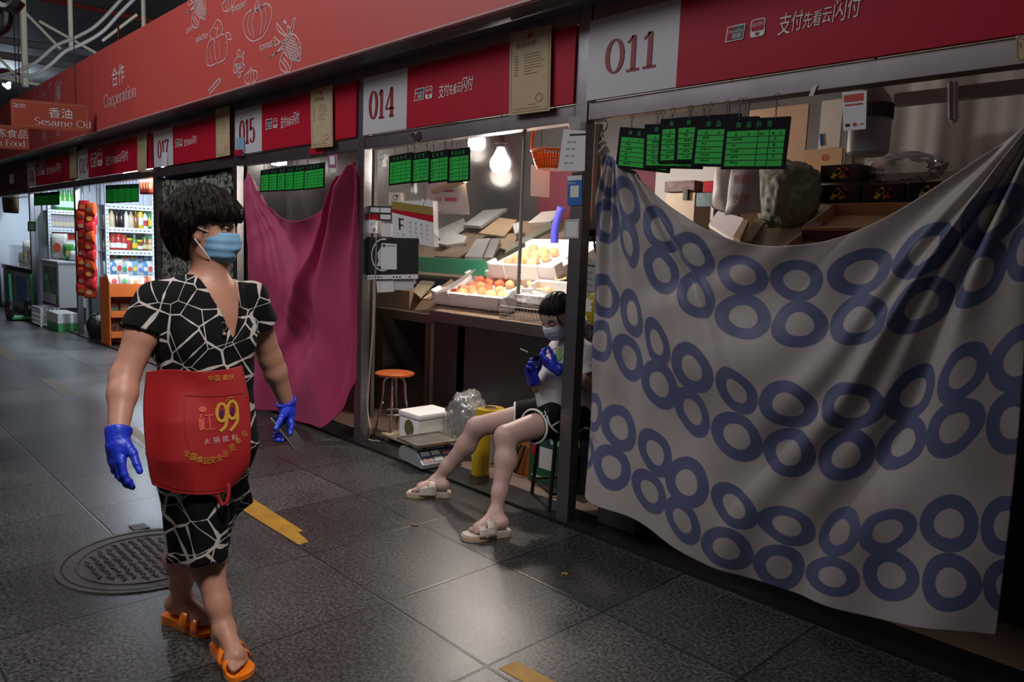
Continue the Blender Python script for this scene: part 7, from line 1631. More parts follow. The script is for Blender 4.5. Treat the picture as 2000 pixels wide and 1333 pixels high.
    v = np.abs(Y+.004)-(.010+.36*np.clip(Z+.175, 0, 1)); vcut = np.where((Z > -.175) & (X > -.015), v, 1); ncut = np.sqrt((X+.01)**2+Y**2)-.066-.35*np.clip(Z+.02, -.03, .1); ncut = np.where(Z > -.06, ncut, 1)
    d.D = np.maximum(d.D, -np.minimum(vcut, ncut).astype(np.float32)); d.cut(vv(0, 0, .70), -U)
    d.wrinkle(.0045, 34, 11, (1, 1, .8)); top = d.build('dress_bodice', dm, root, 1)
    # buttons / brooch
    tree = bvh([top]); w = Wrap(tree, .004); mb = MB()
    q = w.P(437, 638); mb.tube([q+RGT*(.010*math.cos(2*PI*k/14))+UPV*(.013*math.sin(2*PI*k/14)) for k in range(14)], .002, 6, closed=True); q2 = w.P(438, 653); mb.ell(q2, (.007,)*3); mb.tube([q-UPV*.013, q2], .0015, 6)
    mb.build('brooch', mat('brooch_gold', (.42, .26, .16), .3, .6), root)
    # skirt
    def hemz(x, y, z): return A3(gz(x, y, z))
    hem = [hemz(331, 1098, .318), hemz(352, 1105, .330), hemz(390, 1107, .345), hemz(425, 1101, .345), hemz(444, 1088, .335), hemz(446, 1062, .335), hemz(448, 1030, .345), hemz(470, 1002, .365), hemz(492, 980, .39)]
    bk_ = hem[-1]; hem += [bk_+vv(-.10, -.05, -.03), (bk_+hem[0])/2+vv(-.10, .04, -.01), hem[0]+vv(-.07, .05, .0)]
    nseg = 140; hp = smooth_pts([Vector(p) for p in hem], 16, True); hp = A3([tuple(p) for p in hp]); cs = np.r_[0, np.cumsum(np.linalg.norm(np.diff(np.r_[hp, hp[:1]], axis=0), axis=1))]; tt = np.linspace(0, cs[-1], nseg, endpoint=False)
    hp2 = np.r_[hp, hp[:1]]; hemr = np.stack([np.interp(tt, cs, hp2[:, q]) for q in range(3)], 1)
    def ringat(z, c, a, b):
        # same winding as the hem, starting at the hem's first point
        out = []; hc = hemr.mean(0); th0 = None
        q = hemr-hc; th = np.unwrap(np.arctan2(q@R, q@F)); th = th[0]+np.sign(th[-1]-th[0])*np.arange(nseg)*2*PI/nseg*.55+.45*(th-th[0])
        return np.stack([c[:2][k]+F[k]*a*np.cos(th)+R[k]*b*np.sin(th) for k in (0, 1)]+[np.full(nseg, z)], 1)
    r0 = ringat(.95, (N+Pv)/2, .132, .160); r1 = ringat(.82, Pv+F*.008, .142, .180); r2 = ringat(.70, Pv+F*.02, .148, .188); rows = []
    keys = [(0, r0), (.19, r1), (.36, r2), (1, hemr)]
    for j in range(60):
        t = j/59
        for (t0, a), (t1, b) in zip(keys[:-1], keys[1:]):
            if t0 <= t <= t1+1e-9: u = (t-t0)/(t1-t0); row = a*(1-u)+b*u; break
        c = row.mean(0); k = np.arange(nseg); am = .012*max(0, t-.3)**1.2; dv = row-c; dv[:, 2] = 0; dv /= np.linalg.norm(dv, axis=1)[:, None]
        row = row+dv*(am*(np.sin(k*2*PI*9/nseg+2*t)+.6*np.sin(k*2*PI*17/nseg+1)))[:, None]; rows.append([tuple(p) for p in row])
    sk = MB().grid(rows, True).build('dress_skirt', dm, root, 2.0); so = sk.modifiers.new('thickness', 'SOLIDIFY'); so.thickness = .003; so.offset = -1
    # apron
    tree = bvh([top, sk]); rows = [[(287, 727), (330, 722), (385, 726), (440, 722), (473, 714)], [(281, 790), (330, 790), (390, 792), (450, 790), (487, 785)], [(284, 860), (335, 862), (395, 866), (455, 860), (490, 848)], [(291, 915), (340, 927), (398, 932), (455, 920), (489, 896)], [(298, 947), (345, 963), (400, 967), (446, 957), (486, 912)]]
    nu, nv = 70, 80; cols = [smooth_pts([Vector((*rows[j][i], 0)) for j in range(5)], 30) for i in range(5)]; grid = []
    def rs(P, n): P = np.array([(p[0], p[1]) for p in P]); t = np.linspace(0, len(P)-1, n); k = np.arange(len(P)); return np.stack([np.interp(t, k, P[:, 0]), np.interp(t, k, P[:, 1])], 1)
    cc = [rs(c, nv) for c in cols]; px = np.array([rs(smooth_pts([Vector((*c[j], 0)) for c in cc], 30), nu) for j in range(nv)]); dep = np.full((nv, nu), np.nan)
    for j in range(nv):
        for i in range(nu):
            hh = tree.ray_cast(CPOS, _ray(*px[j, i]).normalized())
            if hh[0] is not None and hh[0].x < -1.9 and (hh[0]-CPOS).dot(FWD) < 2.72: dep[j, i] = (hh[0]-CPOS).dot(FWD)-.014
    lim = np.where(np.isnan(dep), 9, dep)
    for j in range(nv):
        ok = ~np.isnan(dep[j]); dep[j] = np.interp(np.arange(nu), np.where(ok)[0], dep[j][ok]) if ok.any() else 2.42
    for _ in range(500):
        e = np.pad(dep, 1, mode='edge'); dep = np.minimum((e[:-2, 1:-1]+e[2:, 1:-1]+e[1:-1, :-2]+e[1:-1, 2:])/4, lim)
    dep[:, 0] += .006; dep += .0022*np.sin(np.arange(nu)/nu*9+np.linspace(0, 5, nv)[:, None])*np.linspace(.2, 1, nv)[:, None]-.004*np.linspace(0, 1, nv)[:, None]
    rows_ = [[gd(px[j, i, 0], px[j, i, 1], dep[j, i]) for i in range(nu)] for j in range(nv)]
    am = mat('apron_red', (.31, .006, .008), .62, bump=.12, bscale=300, var=.08, vscale=6)
    ap = MB().grid(rows_).build('apron', am, root, 2.0); tr2 = bvh([ap]); so = ap.modifiers.new('thickness', 'SOLIDIFY'); so.thickness = .004; so.offset = 0
    pk = Wrap(tr2, .0038); pk.stroke([(360, 772), (362, 850), (380, 900)], 1.6); pk.stroke([(360, 772), (420, 775), (475, 768)], 1.6); pk.stroke([(299, 940), (345, 956), (400, 960), (446, 950), (484, 906)], 1.4); pk.build('apron_seams', mat('seam_dark_red', (.22, .004, .006), .7), ap)
    gold = mat('print_gold', (.50, .26, .03), .5); pinkp = mat('print_pink_red', (.55, .08, .05), .5); wp = mat('print_white', (.50, .36, .36), .6)
    w = Wrap(tr2, .0045); w.text('中国·重庆', 406, 744, 12.5, -.05, 1.0); w.build('small_yellow_lettering', gold, ap); w = Wrap(tr2, .0045)
    for i, ch_ in enumerate('全国食品安全示范单位'):
        t = i/9; x = 357+118*t; y = 889+26*math.sin(PI*min(1, t*1.02))*(.9)-34*t*t; w.text(ch_, x, y, 15 if i < 8 else 13, [.35, .25, .12, 0, -.1, -.2, -.3, -.4, -.5, -.6][i]*.9, .92)
    w.build('yellow_lettering', gold, ap)
    w = Wrap(tr2, .0045); w.text('红', 388, 842, 40, -.1, .85); w.disc(396, 800, 8, 6); w.disc(394, 830, 6, 11); w.build('pink_print', pinkp, ap)
    w = Wrap(tr2, .0052)
    for cx, cy in ((433, 806), (454, 801)): w.stroke([(cx+9.5*math.cos(a), cy+17*math.sin(a)) for a in [2*PI*k/16 for k in range(16)]], 6, 3, True)
    w.stroke([(443, 814), (441, 832), (430, 843)], 6); w.stroke([(464, 806), (463, 824), (450, 842)], 6); w.stroke([(440, 786), (448, 778), (455, 776)], 1.5); w.build('gold_numerals', gold, ap)
    w = Wrap(tr2, .0058); w.disc(433, 808, 4.2, 7.5); w.disc(454, 803, 4.2, 7.5); w.build('purple_dots', mat('print_purple', (.06, .01, .06), .5), ap)
    w = Wrap(tr2, .0045); 
    for i, ch_ in enumerate('火锅底料'): w.text(ch_, 399+i*18, 868-i*2.5, 13, -.12)
    w.build('white_lettering', wp, ap)
    mb = MB(); q0 = gd(448, 952, 2.41); mb.tube(smooth_pts([gd(440, 930, 2.42), gd(447, 958, 2.41), gd(442, 982, 2.40), gd(432, 985, 2.40), gd(425, 968, 2.39)], 5), .006, 6); mb.build('apron_tie', am, root)
    # gloves
    dn = nrm(wr[0]-el[0]); dh = nrm(dn*.75+vv(0, 0, -.6)); n_ = nrm(-R-dh*((-R)@dh)); s_ = np.cross(dh, n_); s_ = s_*(1 if s_@F > 0 else -1)
    hand_mesh('glove', wr[0]+dn*.006, dh, n_, s_, M['glove'], root, .3, .25, 1.02, wr[0]-dn*.012, .036, .02, [.30, .42, .55, .62])
    dn = nrm(wr[1]-el[1]); ph_c = g(562, 843, 2.80); long_ = nrm(g(586, 873, 2.80)-g(539, 811, 2.81)); toC = nrm(A3(CPOS)-ph_c)
    dh = nrm(g(563, 845, 2.83)-g(559, 792, 2.84)); nn = nrm(toC*.55-A3(RGT)*.83); nn = nrm(nn-dh*(nn@dh)); ss = np.cross(nn, dh); ss = ss if ss@toC > 0 else -ss
    hand_mesh('glove', wr[1]+dn*.004, dh, nn, ss, M['glove'], root, .5, .9, .98, wr[1]-dn*.012, .036, .06, [.45, .62, .66, .62])
    # sandals
    for i in (0, 1):
        fdir = ball[i]-heel[i]; fdir[2] = 0; fdir = nrm(fdir); sd = np.cross(fdir, U)*(1 if i == 0 else -1); hb = heel[i].copy(); hb[2] = 0
        out = [(-.036, -.012), (-.034, .02), (-.02, .038), (.03, .036), (.09, .042), (.14, .050), (.175, .046), (.200, .020), (.205, -.012), (.195, -.038), (.15, -.044), (.09, -.034), (.03, -.032), (-.02, -.034)]
        out = [(p.x, p.y) for p in smooth_pts([(a, b, 0) for a, b in out], 4, True)]
        def top_z(x): return .034-.018*min(1, max(0, (x-.02)/.1)) if False else .032-.016*min(1, max(0, (x+.0)/.12))
        mb = MB(); n = len(out); A = [hb+fdir*x+sd*y for x, y in out]; T = [p+U*(top_z(o[0])) for p, o in zip(A, out)]
        mb.add(A+T, [tuple(range(n))[::-1], tuple(range(n, 2*n))]+[(k, (k+1) % n, n+(k+1) % n, n+k) for k in range(n)]); sl = mb.build('slipper_sole', M['orange'], root, .7)
        # straps, laid over the foot
        mb = MB()
        for a0, a1, w0 in ((.062, .100, .030), (.108, .150, .022)):
            rowsS = []
            for k in range(17):
                ph = PI*k/16; c0 = hb+fdir*(a0+(a1-a0)*(k/16 if i else 1-k/16))+sd*.004; yy, zz = .047*math.cos(ph), .018+(.052 if a0 < .1 else .040)*math.sin(ph)**.8
                rowsS.append([tuple(c0+sd*yy+U*zz+fdir*q*w0) for q in (-.6, -.2, .2, .6)])
            mb.grid(rowsS)
        st = mb.build('slipper_strap', M['orange'], root, 1.5); so = st.modifiers.new('thickness', 'SOLIDIFY'); so.thickness = .005; so.offset = 1
    # phone, held: a thing of its own
    wd = nrm(np.cross(long_, nrm(toC*.35+A3(RGT)*.75+A3(UPV)*.45))); nn2 = np.cross(long_, wd); t = thing('smartphone', 'dark smartphone with a silver edge in the walking woman\'s gloved hand', 'phone', ph_c)
    fr = Matrix((long_, wd, nn2)).transposed(); MB().box(ph_c, (.146, .072, .0085), fr, .004, 3).build('silver_frame', M['chrome'], t)
    for sg in (1, -1): MB().box(ph_c+nn2*sg*.0042, (.138, .066, .0015), fr, .0006).build('glass_face', M['black'], t)
def dress_mat():
    m = bpy.data.materials.new('black_dress_print'); m.use_nodes = True; nt = m.node_tree; b = nt.nodes['Principled BSDF']; L = nt.links.new
    tc = nd(nt, 'TexCoord'); d1 = nd(nt, 'VectorMath', operation='DOT_PRODUCT'); d1.inputs[1].default_value = (.50, .866, .0); L(tc.outputs['Object'], d1.inputs[0])
    sp = nd(nt, 'SeparateXYZ'); L(tc.outputs['Object'], sp.inputs[0]); mp = nd(nt, 'CombineXYZ'); L(d1.outputs['Value'], mp.inputs[0]); L(sp.outputs[2], mp.inputs[1]); out = None
    for sc, w0, w1 in ((12.0, .016, .095), (7.5, .012, .022)):
        v = nd(nt, 'TexVoronoi', feature='DISTANCE_TO_EDGE', voronoi_dimensions='2D'); v.inputs['Scale'].default_value = sc; L(mp.outputs[0], v.inputs['Vector'])
        n = nd(nt, 'TexNoise'); n.inputs['Scale'].default_value = 9; L(tc.outputs['Object'], n.inputs['Vector'])
        mr = nd(nt, 'MapRange'); mr.inputs['From Min'].default_value = .35; mr.inputs['From Max'].default_value = .65; mr.inputs['To Min'].default_value = w0*.45; mr.inputs['To Max'].default_value = w1; L(n.outputs[0], mr.inputs[0])
        lt = nd(nt, 'Math', operation='LESS_THAN'); L(v.outputs['Distance'], lt.inputs[0]); L(mr.outputs[0], lt.inputs[1])
        if out is None: out = lt.outputs[0]
        else: mx = nd(nt, 'Math', operation='MAXIMUM'); L(out, mx.inputs[0]); L(lt.outputs[0], mx.inputs[1]); out = mx.outputs[0]
    mix = nd(nt, 'MixRGB'); mix.inputs[1].default_value = (.006, .006, .007, 1); mix.inputs[2].default_value = (.46, .42, .39, 1); L(out, mix.inputs[0]); L(mix.outputs[0], b.inputs['Base Color']); b.inputs['Roughness'].default_value = .85; b.inputs['Specular IOR Level'].default_value = .12
    return m
walking_woman()
# ------------------------------------------------------------------ the seated person on the stool
def seated_person():
    root = thing('person', 'person in white mask and t-shirt sitting on a stool looking at a phone', 'person', (-2.68, 3.0, 0))
    U = vv(0, 0, 1); F = nrm(vv(-.453, -.891, 0)); R = vv(-.891, .453, 0); ax = (F, R, U); H_ = .0066
    f = Field((-3.55, 2.30, -.01), (-2.30, 3.50, 1.24), H_)
    Pv = g(1110, 800, 4.13); N = g(1114, 664, 4.13); hip = [g(1097, 815, 4.04), g(1078, 802, 4.20)]; kn = [g(988, 852, 3.83), g(932, 834, 4.22)]; an = [g(969, 1000, 3.725), g(853, 938, 4.28)]
    sh = [g(1146, 692, 4.03), g(1090, 690, 4.22)]; el = [g(1157, 750, 3.98), g(1060, 764, 4.17)]; wr = [g(1091, 722, 3.91), g(1041, 742, 4.03)]
    mid = (Pv+N)/2
    f.ell(mid+U*.07+F*.01, ax, (.095, .14, .16), .05); f.ell(mid-U*.09+F*.02, ax, (.105, .135, .14), .05); f.ell(Pv, ax, (.115, .155, .11), .05)
    for s in sh: f.cone(N-U*.035, s, .048, .044, .04)
    f.cone(N-U*.05, N+U*.05+F*.02, .050, .044, .03)
    for i in (0, 1):
        f.cone(sh[i], el[i], .046, .036, .02); d2 = wr[i]-el[i]; f.chain([el[i], el[i]+d2*.3, wr[i]], [.036, .036, .025], .02)
        f.cone(hip[i], kn[i], .080, .056, .03); d = an[i]-kn[i]; back = nrm(-F-d*((-F)@d)/(d@d)); f.chain([kn[i]+d*.02, kn[i]+d*.32+back*.016, kn[i]+d*.75+back*.004, an[i]], [.053, .053, .036, .031], .03)
    heel = [A3(gz(982, 1024, .055)), A3(gz(868, 951, .055))]; toe = [A3(gz(905, 1044, .03)), A3(gz(788, 958, .03))]; ball = []
    for i in (0, 1):
        fd = toe[i]-heel[i]; fd[2] = 0; fd = nrm(fd); heel[i] = heel[i]; b = heel[i]+fd*.13; b[2] = .048; ball.append(b); sd = np.cross(fd, U)*(-1 if i == 0 else 1)
        f.cone(an[i], heel[i]+U*.01, .031, .028, .02); f.cone(an[i]+fd*.01-U*.01, b, .029, .023, .025); f.cone(heel[i]+U*.005, b, .025, .024, .025); f.cone(b-sd*.016, b+sd*.022-fdir0(fd)*.012, .019, .016, .015)
        for o, l, r in ((-.025, .048, .0110), (-.009, .047, .0085), (.005, .041, .0082), (.018, .034, .0078), (.029, .026, .0072)):
            a = b+sd*o-U*.002; f.cone(a, a+fd*l-U*.010, r, r*.9, .005)
    hF = nrm(vv(-.02, -.83, -.53)); hR = nrm(np.cross(hF, U)); hU = np.cross(hR, hF); C = g(1087, 618, 4.03)
    L = head_field(f, C, hF, hR, hU, .97); f.cone(N+U*.03, C-hU*.05-hF*.02, .043, .045, .03)
    f.build('body', M['skin2'], root, 1); eyes(L, hF, hR, hU, root, .97, 0, (0, -.6))
    hm = hair_mat('black_hair', (.004, .003, .003), (.016, .012, .011)); h = Field(C-.19, C+.19, .0045)
    h.ell(L(-.018, 0, .034), (hF, hR, hU), (.102, .084, .096), .02); h.ell(L(-.055, 0, -.02), (hF, hR, hU), (.062, .074, .08), .03); h.ell(L(-.115, 0, -.01), (hF, hR, hU), (.038, .036, .036), .01)
    P = h.pts()-C; X, Y, Z = P@hF, P@hR, P@hU; an_ = np.arctan2(Y, X+.02); h.D += (.0022*np.sin(Y*240+6*np.sin(X*18))+.0015*np.sin(Y*410+2)).astype(np.float32)
    line = Z-(.050-.55*(Y*8)**2*.06); h.D = np.maximum(h.D, np.minimum(X+.010-.25*np.maximum(0, -Z), .060-4.5*Y*Y-Z).astype(np.float32)); h.build('hair', hm, root, 1)
    S = []; r = random.Random(9)
    for k in range(26):
        y = r.choice((-1, 1))*r.uniform(.052, .072); S.append((L(.045+r.uniform(-.02, .02), y*.8, .060), L(.052, y*1.05, .02), L(.040+r.uniform(-.012, .012), y*1.12, -.03-r.uniform(0, .03))))
    strands('hair_strands', S, hm, root, .0014)
    mk = Field(C-.16, C+.16, .0034); mk.ell(L(.042, 0, -.046), (hF, hR, hU), (.065, .066, .064), .01); mk.ell(L(.046, 0, -.082), (hF, hR, hU), (.050, .055, .036), .02); mk.cone(L(.094, 0, -.014), L(.097, 0, -.050), .012, .017, .02)
    P = mk.pts()-C; X, Y, Z = P@hF, P@hR, P@hU; mk.D += (.0012*np.sin(Z*230)*(np.abs(Z+.06) < .035)).astype(np.float32); mk.D = np.maximum(np.maximum(mk.D, .014-.1*(Z+.06)-X), np.maximum(Z+.012, -.120-Z))
    mk.build('face_mask', mat('mask_white', (.50, .55, .62), .7, bump=.2, bscale=200), root, 1)
    # t-shirt
    tm = mat('tshirt_white', (.52, .51, .50), .75, bump=.18, bscale=24, var=.05, vscale=7); t = Field((-3.15, 2.70, .36), (-2.32, 3.48, 1.02), H_)
    t.ell(mid+U*.07+F*.006, ax, (.124, .165, .165), .05); t.ell(mid-U*.08+F*.030, ax, (.145, .165, .16), .06); t.ell(Pv+U*.0+F*.012, ax, (.152, .178, .105), .06)
    for i, s in enumerate(sh):
        t.cone(N-U*.045, s, .056, .056, .045); d = el[i]-s; t.cone(s, s+d*.86, .058, .076 if i == 0 else .066, .03)
    for i, s in enumerate(sh):
        d = el[i]-s; l = np.linalg.norm(d); d = d/l; P = t.pts(); q = P-s; al = q@d; rad = np.linalg.norm(q-al[..., None]*d, axis=-1); m = (al > l*.74) & (rad < .105) & ((P-mid)@(R if i else -R) > (.155 if i == 0 else .165)); t.D = np.where(m, np.maximum(t.D, al-l*.74), t.D); t.cone(s+d*l*.4, s+d*l*.95, .050, .066 if i == 0 else .056, 0, True)
    P = t.pts(); q = P-N; nk = np.sqrt(((q@F)-.012)**2+(q@R)**2)-.058; t.D = np.maximum(t.D, -np.where(q[..., 2] > -.055, nk, 1).astype(np.float32))
    hp = (hip[0]+hip[1])/2; t.cut(hp-U*.065+F*.06, nrm(-U-F*.25)); t.wrinkle(.007, 30, 21, (1, 1, .7)); sh_o = t.build('t_shirt', tm, root, 2)
    tr = bvh([sh_o]); w = Wrap(tr, .004); gp = mat('print_green', (.16, .34, .06), .6)
    w.disc(1090, 697, 7, 10, .5); w.disc(1084, 706, 6, 9, -.3); w.disc(1091, 686, 5, 8, .9); w.build('green_print', gp, sh_o)
    w = Wrap(tr, .004); w.stroke([(1070, 692), (1078, 684), (1088, 680)], 2.2); w.stroke([(1073, 697), (1081, 692)], 1.6); w.build('red_print', mat('print_rose', (.4, .06, .06), .6), sh_o)
    # shorts
    sm_ = mat('shorts_black', (.006, .006, .007), .8, spec=.12); s_ = Field((-3.15, 2.55, .30), (-2.35, 3.40, .72), H_); s_.ell(Pv-U*.01, ax, (.128, .168, .105), .04); ends = []
    for i, cut in ((0, .52), (1, .50)):
        d = kn[i]-hip[i]; s_.cone(hip[i], hip[i]+d*cut, .092, .090, .03); ends.append((hip[i]+d*cut, nrm(nrm(d)+(nrm(R) if i == 0 else 0*R)*-.25+U*.22)))
    for i in (0, 1):
        c, n_ = ends[i]; P = s_.pts(); dd = (P-c)@n_; rad = np.linalg.norm((P-c)-dd[..., None]*n_, axis=-1); s_.D = np.where((rad < .13) & (dd > -.02), np.maximum(s_.D, dd), s_.D)
        d = nrm(kn[i]-hip[i]); s_.cone(c-d*.05, c+d*.1, .078, .080, 0, True)
    s_.wrinkle(.003, 40, 5); so = s_.build('shorts', sm_, root, 1); mb = MB()
    for i in (0, 1):
        c, n_ = ends[i]; x = nrm(np.cross(n_, U)); y = np.cross(n_, x); pts = []
        for k in range(36):
            a = 2*PI*k/36; pts.append(Vector(c-n_*.003+(x*math.cos(a)+y*math.sin(a))*.089))
        mb.tube(pts, .0065, 6, closed=True)
    mb.build('white_hem_trim', M['paper'], root); tr = bvh([so]); w = Wrap(tr, .004); w.stroke([(1091, 846), (1080, 838), (1072, 826), (1068, 812)], 3.5); w.stroke([(1076, 834), (1095, 822)], 3); w.stroke([(1060, 806), (1056, 811), (1061, 814), (1066, 809), (1063, 803)], 1.8); w.build('white_side_stripe', M['paper'], so)
    # gloves with the phone between them
    pc = g(1041, 693, 3.935); dn = nrm(wr[0]-el[0]); dh = nrm(g(1048, 697, 3.925)-wr[0]); up = nrm(U*.8+A3(-FWD)*.5); n0 = nrm(np.cross(dh, up)); n0 = n0 if n0@R > 0 else -n0; n0 = nrm(n0*.8+U*.5); n0 = nrm(n0-dh*(n0@dh)); s0 = np.cross(dh, n0); s0 = s0 if s0@U > -9 and s0@(A3(UPV)) > 0 else -s0
    hand_mesh('glove', wr[0]+dn*.004, dh, n0, s0, M['glove'], root, .7, .6, .95, wr[0]-dn*.012, .034, .03)
    dn = nrm(wr[1]-el[1]); dh = nrm(g(1028, 697, 3.975)-wr[1]); n1 = nrm(A3(RGT)*.6+A3(-FWD)*.3-R*.3); n1 = nrm(n1-dh*(n1@dh)); s1 = np.cross(n1, dh); s1 = s1 if s1@(-F) > 0 else -s1
    hand_mesh('glove', wr[1]+dn*.004, dh, n1, s1, M['glove'], root, .65, .6, .95, wr[1]-dn*.012, .034, .03)
    lg = nrm(F*.75+U*.30-R*.35); wd = nrm(R-lg*(R@lg)); nn = np.cross(lg, wd); t_ = thing('smartphone', 'dark smartphone between the blue gloves of the seated person', 'phone', pc); fr = Matrix((lg, wd, nn)).transposed()
    MB().box(pc, (.145, .072, .0085), fr, .004, 3).build('dark_case', M['darkmetal'], t_)
    for sg in (1, -1): MB().box(pc+nn*sg*.0042, (.138, .066, .0015), fr, .0006).build('glass_face', M['black'], t_)
    # two-strap sandals
    cm = mat('sandal_cream', (.56, .48, .40), .45); cs = mat('sandal_sole', (.52, .38, .25), .6)
    for i in (0, 1):
        fd = toe[i]-heel[i]; fd[2] = 0; fd = nrm(fd); sd = np.cross(fd, U)*(-1 if i == 0 else 1); hb = heel[i].copy(); hb[2] = 0; gz0 = 0 if hb[1] < 2.78 else .018
        out = [(p.x, p.y) for p in smooth_pts([(a, b, 0) for a, b in [(-.038, -.012), (-.036, .02), (-.02, .036), (.03, .034), (.09, .042), (.14, .050), (.175, .045), (.205, .018), (.212, -.012), (.2, -.038), (.15, -.045), (.09, -.034), (.03, -.032), (-.02, -.034)]], 4, True)]
        for nm, z0, z1, m_, ins in (('sandal_sole', .0, .020, cs, 1), ('footbed', .020, .028, cm, .97)): MB().prism([(a*ins, b*ins) for a, b in out], hb+U*z0, fd, sd, U*(z1-z0)).build(nm, m_, root)
        mb = MB(); bk = MB()
        for a0, w0, hh, zb in ((.072, .020, .060, 0), (.118, .018, .046, 0)):
            rowsS = []
            for k in range(17):
                ph = PI*k/16; c0 = hb+fd*(a0+.008*math.cos(ph))+sd*.004; rowsS.append([tuple(c0+sd*.048*math.cos(ph)+U*(.020+hh*math.sin(ph)**.8)+fd*q*w0) for q in (-1, -.33, .33, 1)])
            mb.grid(rowsS); c = hb+fd*a0+sd*.022+U*(.026+hh*.90)
            rr = [Vector(c+fd*a*.013+sd*b*.011-U*(.010*b)) for a, b in ((-1, -1), (1, -1), (1, 1), (-1, 1))]; bk.tube(rr, .0025, 6, closed=True)
        rowsS = []
        for k in range(9):
            ph = PI*.86+PI*.14*k/8; rowsS.append([tuple(hb+fd*q+sd*(-.050)+U*(.016+.052*(1-k/8)*(1 if q < .1 else .8))+sd*.006*(1-k/8)) for q in (.050, .08, .11, .138)])
        mb.grid(rowsS)
        rowsS = [[tuple(p[0:3]) for p in row] for row in rowsS]
        mb.grid([[tuple(A3(p)+sd*.100*1.0-sd*.012*(1-k/8)) for p in row] for k, row in enumerate(rowsS)])
        st = mb.build('sandal_straps', cm, root, 1.5); so_ = st.modifiers.new('thickness', 'SOLIDIFY'); so_.thickness = .004; so_.offset = 1
        bk.build('buckles', M['paper'], root)
    # stool under the seat
    sc = Pv.copy(); zt = Pv[2]-.118; t_ = thing('folding_stool', 'black framed stool with a light blue seat cover under the seated person', 'stool', (sc[0], sc[1], .01)); bm_ = mat('stool_black', (.012, .012, .013), .4)
    c = vv(sc[0], sc[1], zt)-F*.01
    fr = Matrix((F, R, U)).transposed(); MB().box(c-U*.012, (.29, .30, .022), fr, .008).build('seat', bm_, t_)
    q = c+F*.12-R*.10; MB().add([tuple(q+vv(0, 0, .012)), tuple(q+F*.05-R*.06+U*.0), tuple(q+F*.055+R*.05-U*.045), tuple(q-F*.03+R*.06-U*.02), tuple(q+F*.02-R*.01-U*.075)], [(0, 1, 2, 3), (1, 4, 2)]).build('blue_seat_cloth', mat('cloth_blue', (.16, .34, .55), .7), t_, None)
    ft = []
    for a in (1, -1):
        for b in (1, -1):
            p0 = c+F*a*.125+R*b*.13-U*.02; p1 = c+F*a*.15+R*b*.15; p1[2] = .012; MB().tube([p0, p1], .0105, 10).build('leg', bm_, t_); ft.append((p0, p1))
    for i, j in ((0, 1), (2, 3), (0, 2), (1, 3)):
        pa = ft[i][0]*.25+ft[i][1]*.75; pb = ft[j][0]*.25+ft[j][1]*.75; MB().tube([pa, pb], .008, 8).build('stretcher', bm_, t_)
def fdir0(v): return v
seated_person()
# ------------------------------------------------------------------ on the aisle floor
mc = Vector((-3.335, 1.045, 0)); iron = mat('cast_iron', (.050, .042, .037), .5, .1, bump=.25, bscale=60, var=.35, vscale=7)
t = thing('manhole_cover', 'round cast iron manhole cover behind the walking woman', 'manhole cover', mc)
MB().lathe([(.001, .003), (.262, .003), (.264, .007), (.272, .007), (.274, .003), (.318, .003)], mc, 72, None, False).build('plate', iron, t)
MB().lathe([(.318, .001), (.320, .0015), (.326, .0015)], mc, 72, None, False).build('gap_ring', M['ink'], t)
MB().lathe([(.326, .001), (.328, .005), (.350, .005), (.352, .001)], mc, 72, None, False).build('frame_ring', iron, t)
m_ = MB(); px_, py_ = .042, .036
for i in range(-6, 7):
    for j in range(-7, 8):
        x, y = i*px_+(j % 2)*.0, j*py_
        if x*x+y*y < .235**2 and not (abs(x) < .09 and abs(y-.12) < .03):
            P = [mc+Vector((x+a*.020, y+.010*math.sin(PI*(a+1)/2)-.006+.012*(a if i % 2 else -a)*.3, .0055)) for a in (-1, -.5, 0, .5, 1)]
            m_.tube(P, [.002, .0058, .0066, .0058, .002], 6)
b_ = m_.build('raised_ribs', iron, t); b_['kind'] = 'stuff'
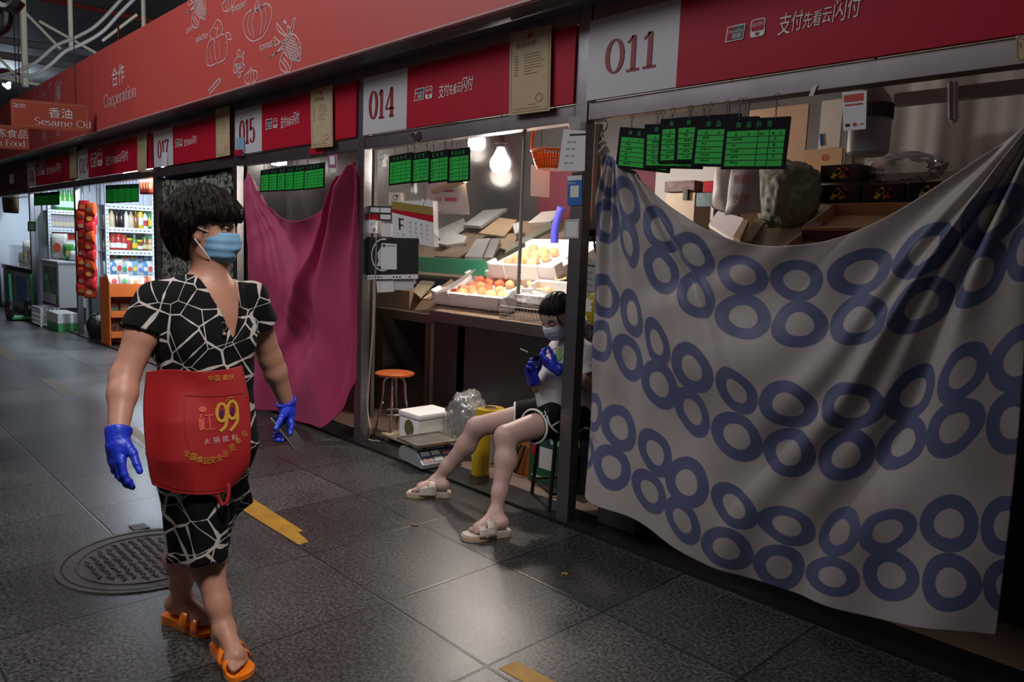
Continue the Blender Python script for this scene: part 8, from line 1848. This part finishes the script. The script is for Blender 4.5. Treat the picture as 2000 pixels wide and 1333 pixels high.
m_ = MB()
for k in range(4): m_.bb(mc+Vector((-.075+k*.04, .105, .003)), mc+Vector((-.045+k*.04, .135, .0065)), bev=.002)
q = gz(272, 1031)
MB().box((q.x, q.y, .003), (.09, .07, .006), (0, 0, .0), .002).build('lifting_lug', iron, t)
def tape(lb, pts, m, z=.0016):
    P = [gz(x, y, 0) for x, y in pts]; mb = MB(); n = len(P); mb.add(P+[p+Vector((0, 0, z)) for p in P], [tuple(range(n))[::-1], tuple(range(n, 2*n))]+[(k, (k+1) % n, n+(k+1) % n, n+k) for k in range(n)]); tag(mb.build('floor_tape', m, None, None), lb, 'tape')
ytape = mat('tape_yellow', (.40, .20, .014), .5, var=.25, vscale=9, bump=.1); ftape = mat('tape_faded', (.125, .10, .065), .6, var=.3, vscale=10)
tape('yellow floor tape with a torn end behind the walking woman', [(452, 985), (464, 975), (482, 973), (497, 977), (592, 1038), (582, 1041), (603, 1059), (584, 1065), (500, 1014), (470, 994)], ytape)
tape('yellow floor tape at the very bottom of the photo', [(974, 1307), (1008, 1292), (1083, 1333), (1100, 1345), (1055, 1352)], ytape)
tape('faded tape strip on the floor left of the blue glove', [(82, 744), (107, 742), (146, 770), (123, 775)], ftape)
tape('faded tape strip nearest the left edge of the floor', [(-12, 682), (14, 681), (37, 703), (19, 707)], ftape)
tape('pale worn tape strip behind the red apron', [(248, 836), (263, 834), (300, 866), (300, 879), (285, 872)], mat('tape_pale', (.30, .26, .17), .6, var=.2))
q = gz(1103, 1123); o = MB().tube([q+Vector((.010*math.cos(2*PI*k/14), .010*math.sin(2*PI*k/14), .003)) for k in range(11)], .0025, 6).build('rubber_band', M['yellow']); tag(o, 'small yellow ring dropped on the floor near the kerb', 'rubber band')
q = gz(810, 1027); o = MB().ell(q+Vector((0, 0, .004)), (.018, .009, .004), (0, 0, .5), 12, 6, .4, 3).build('dry_leaf', mat('leaf_brown', (.25, .12, .05), .7)); tag(o, 'small dry brown leaf on the floor before the sandals', 'leaf')
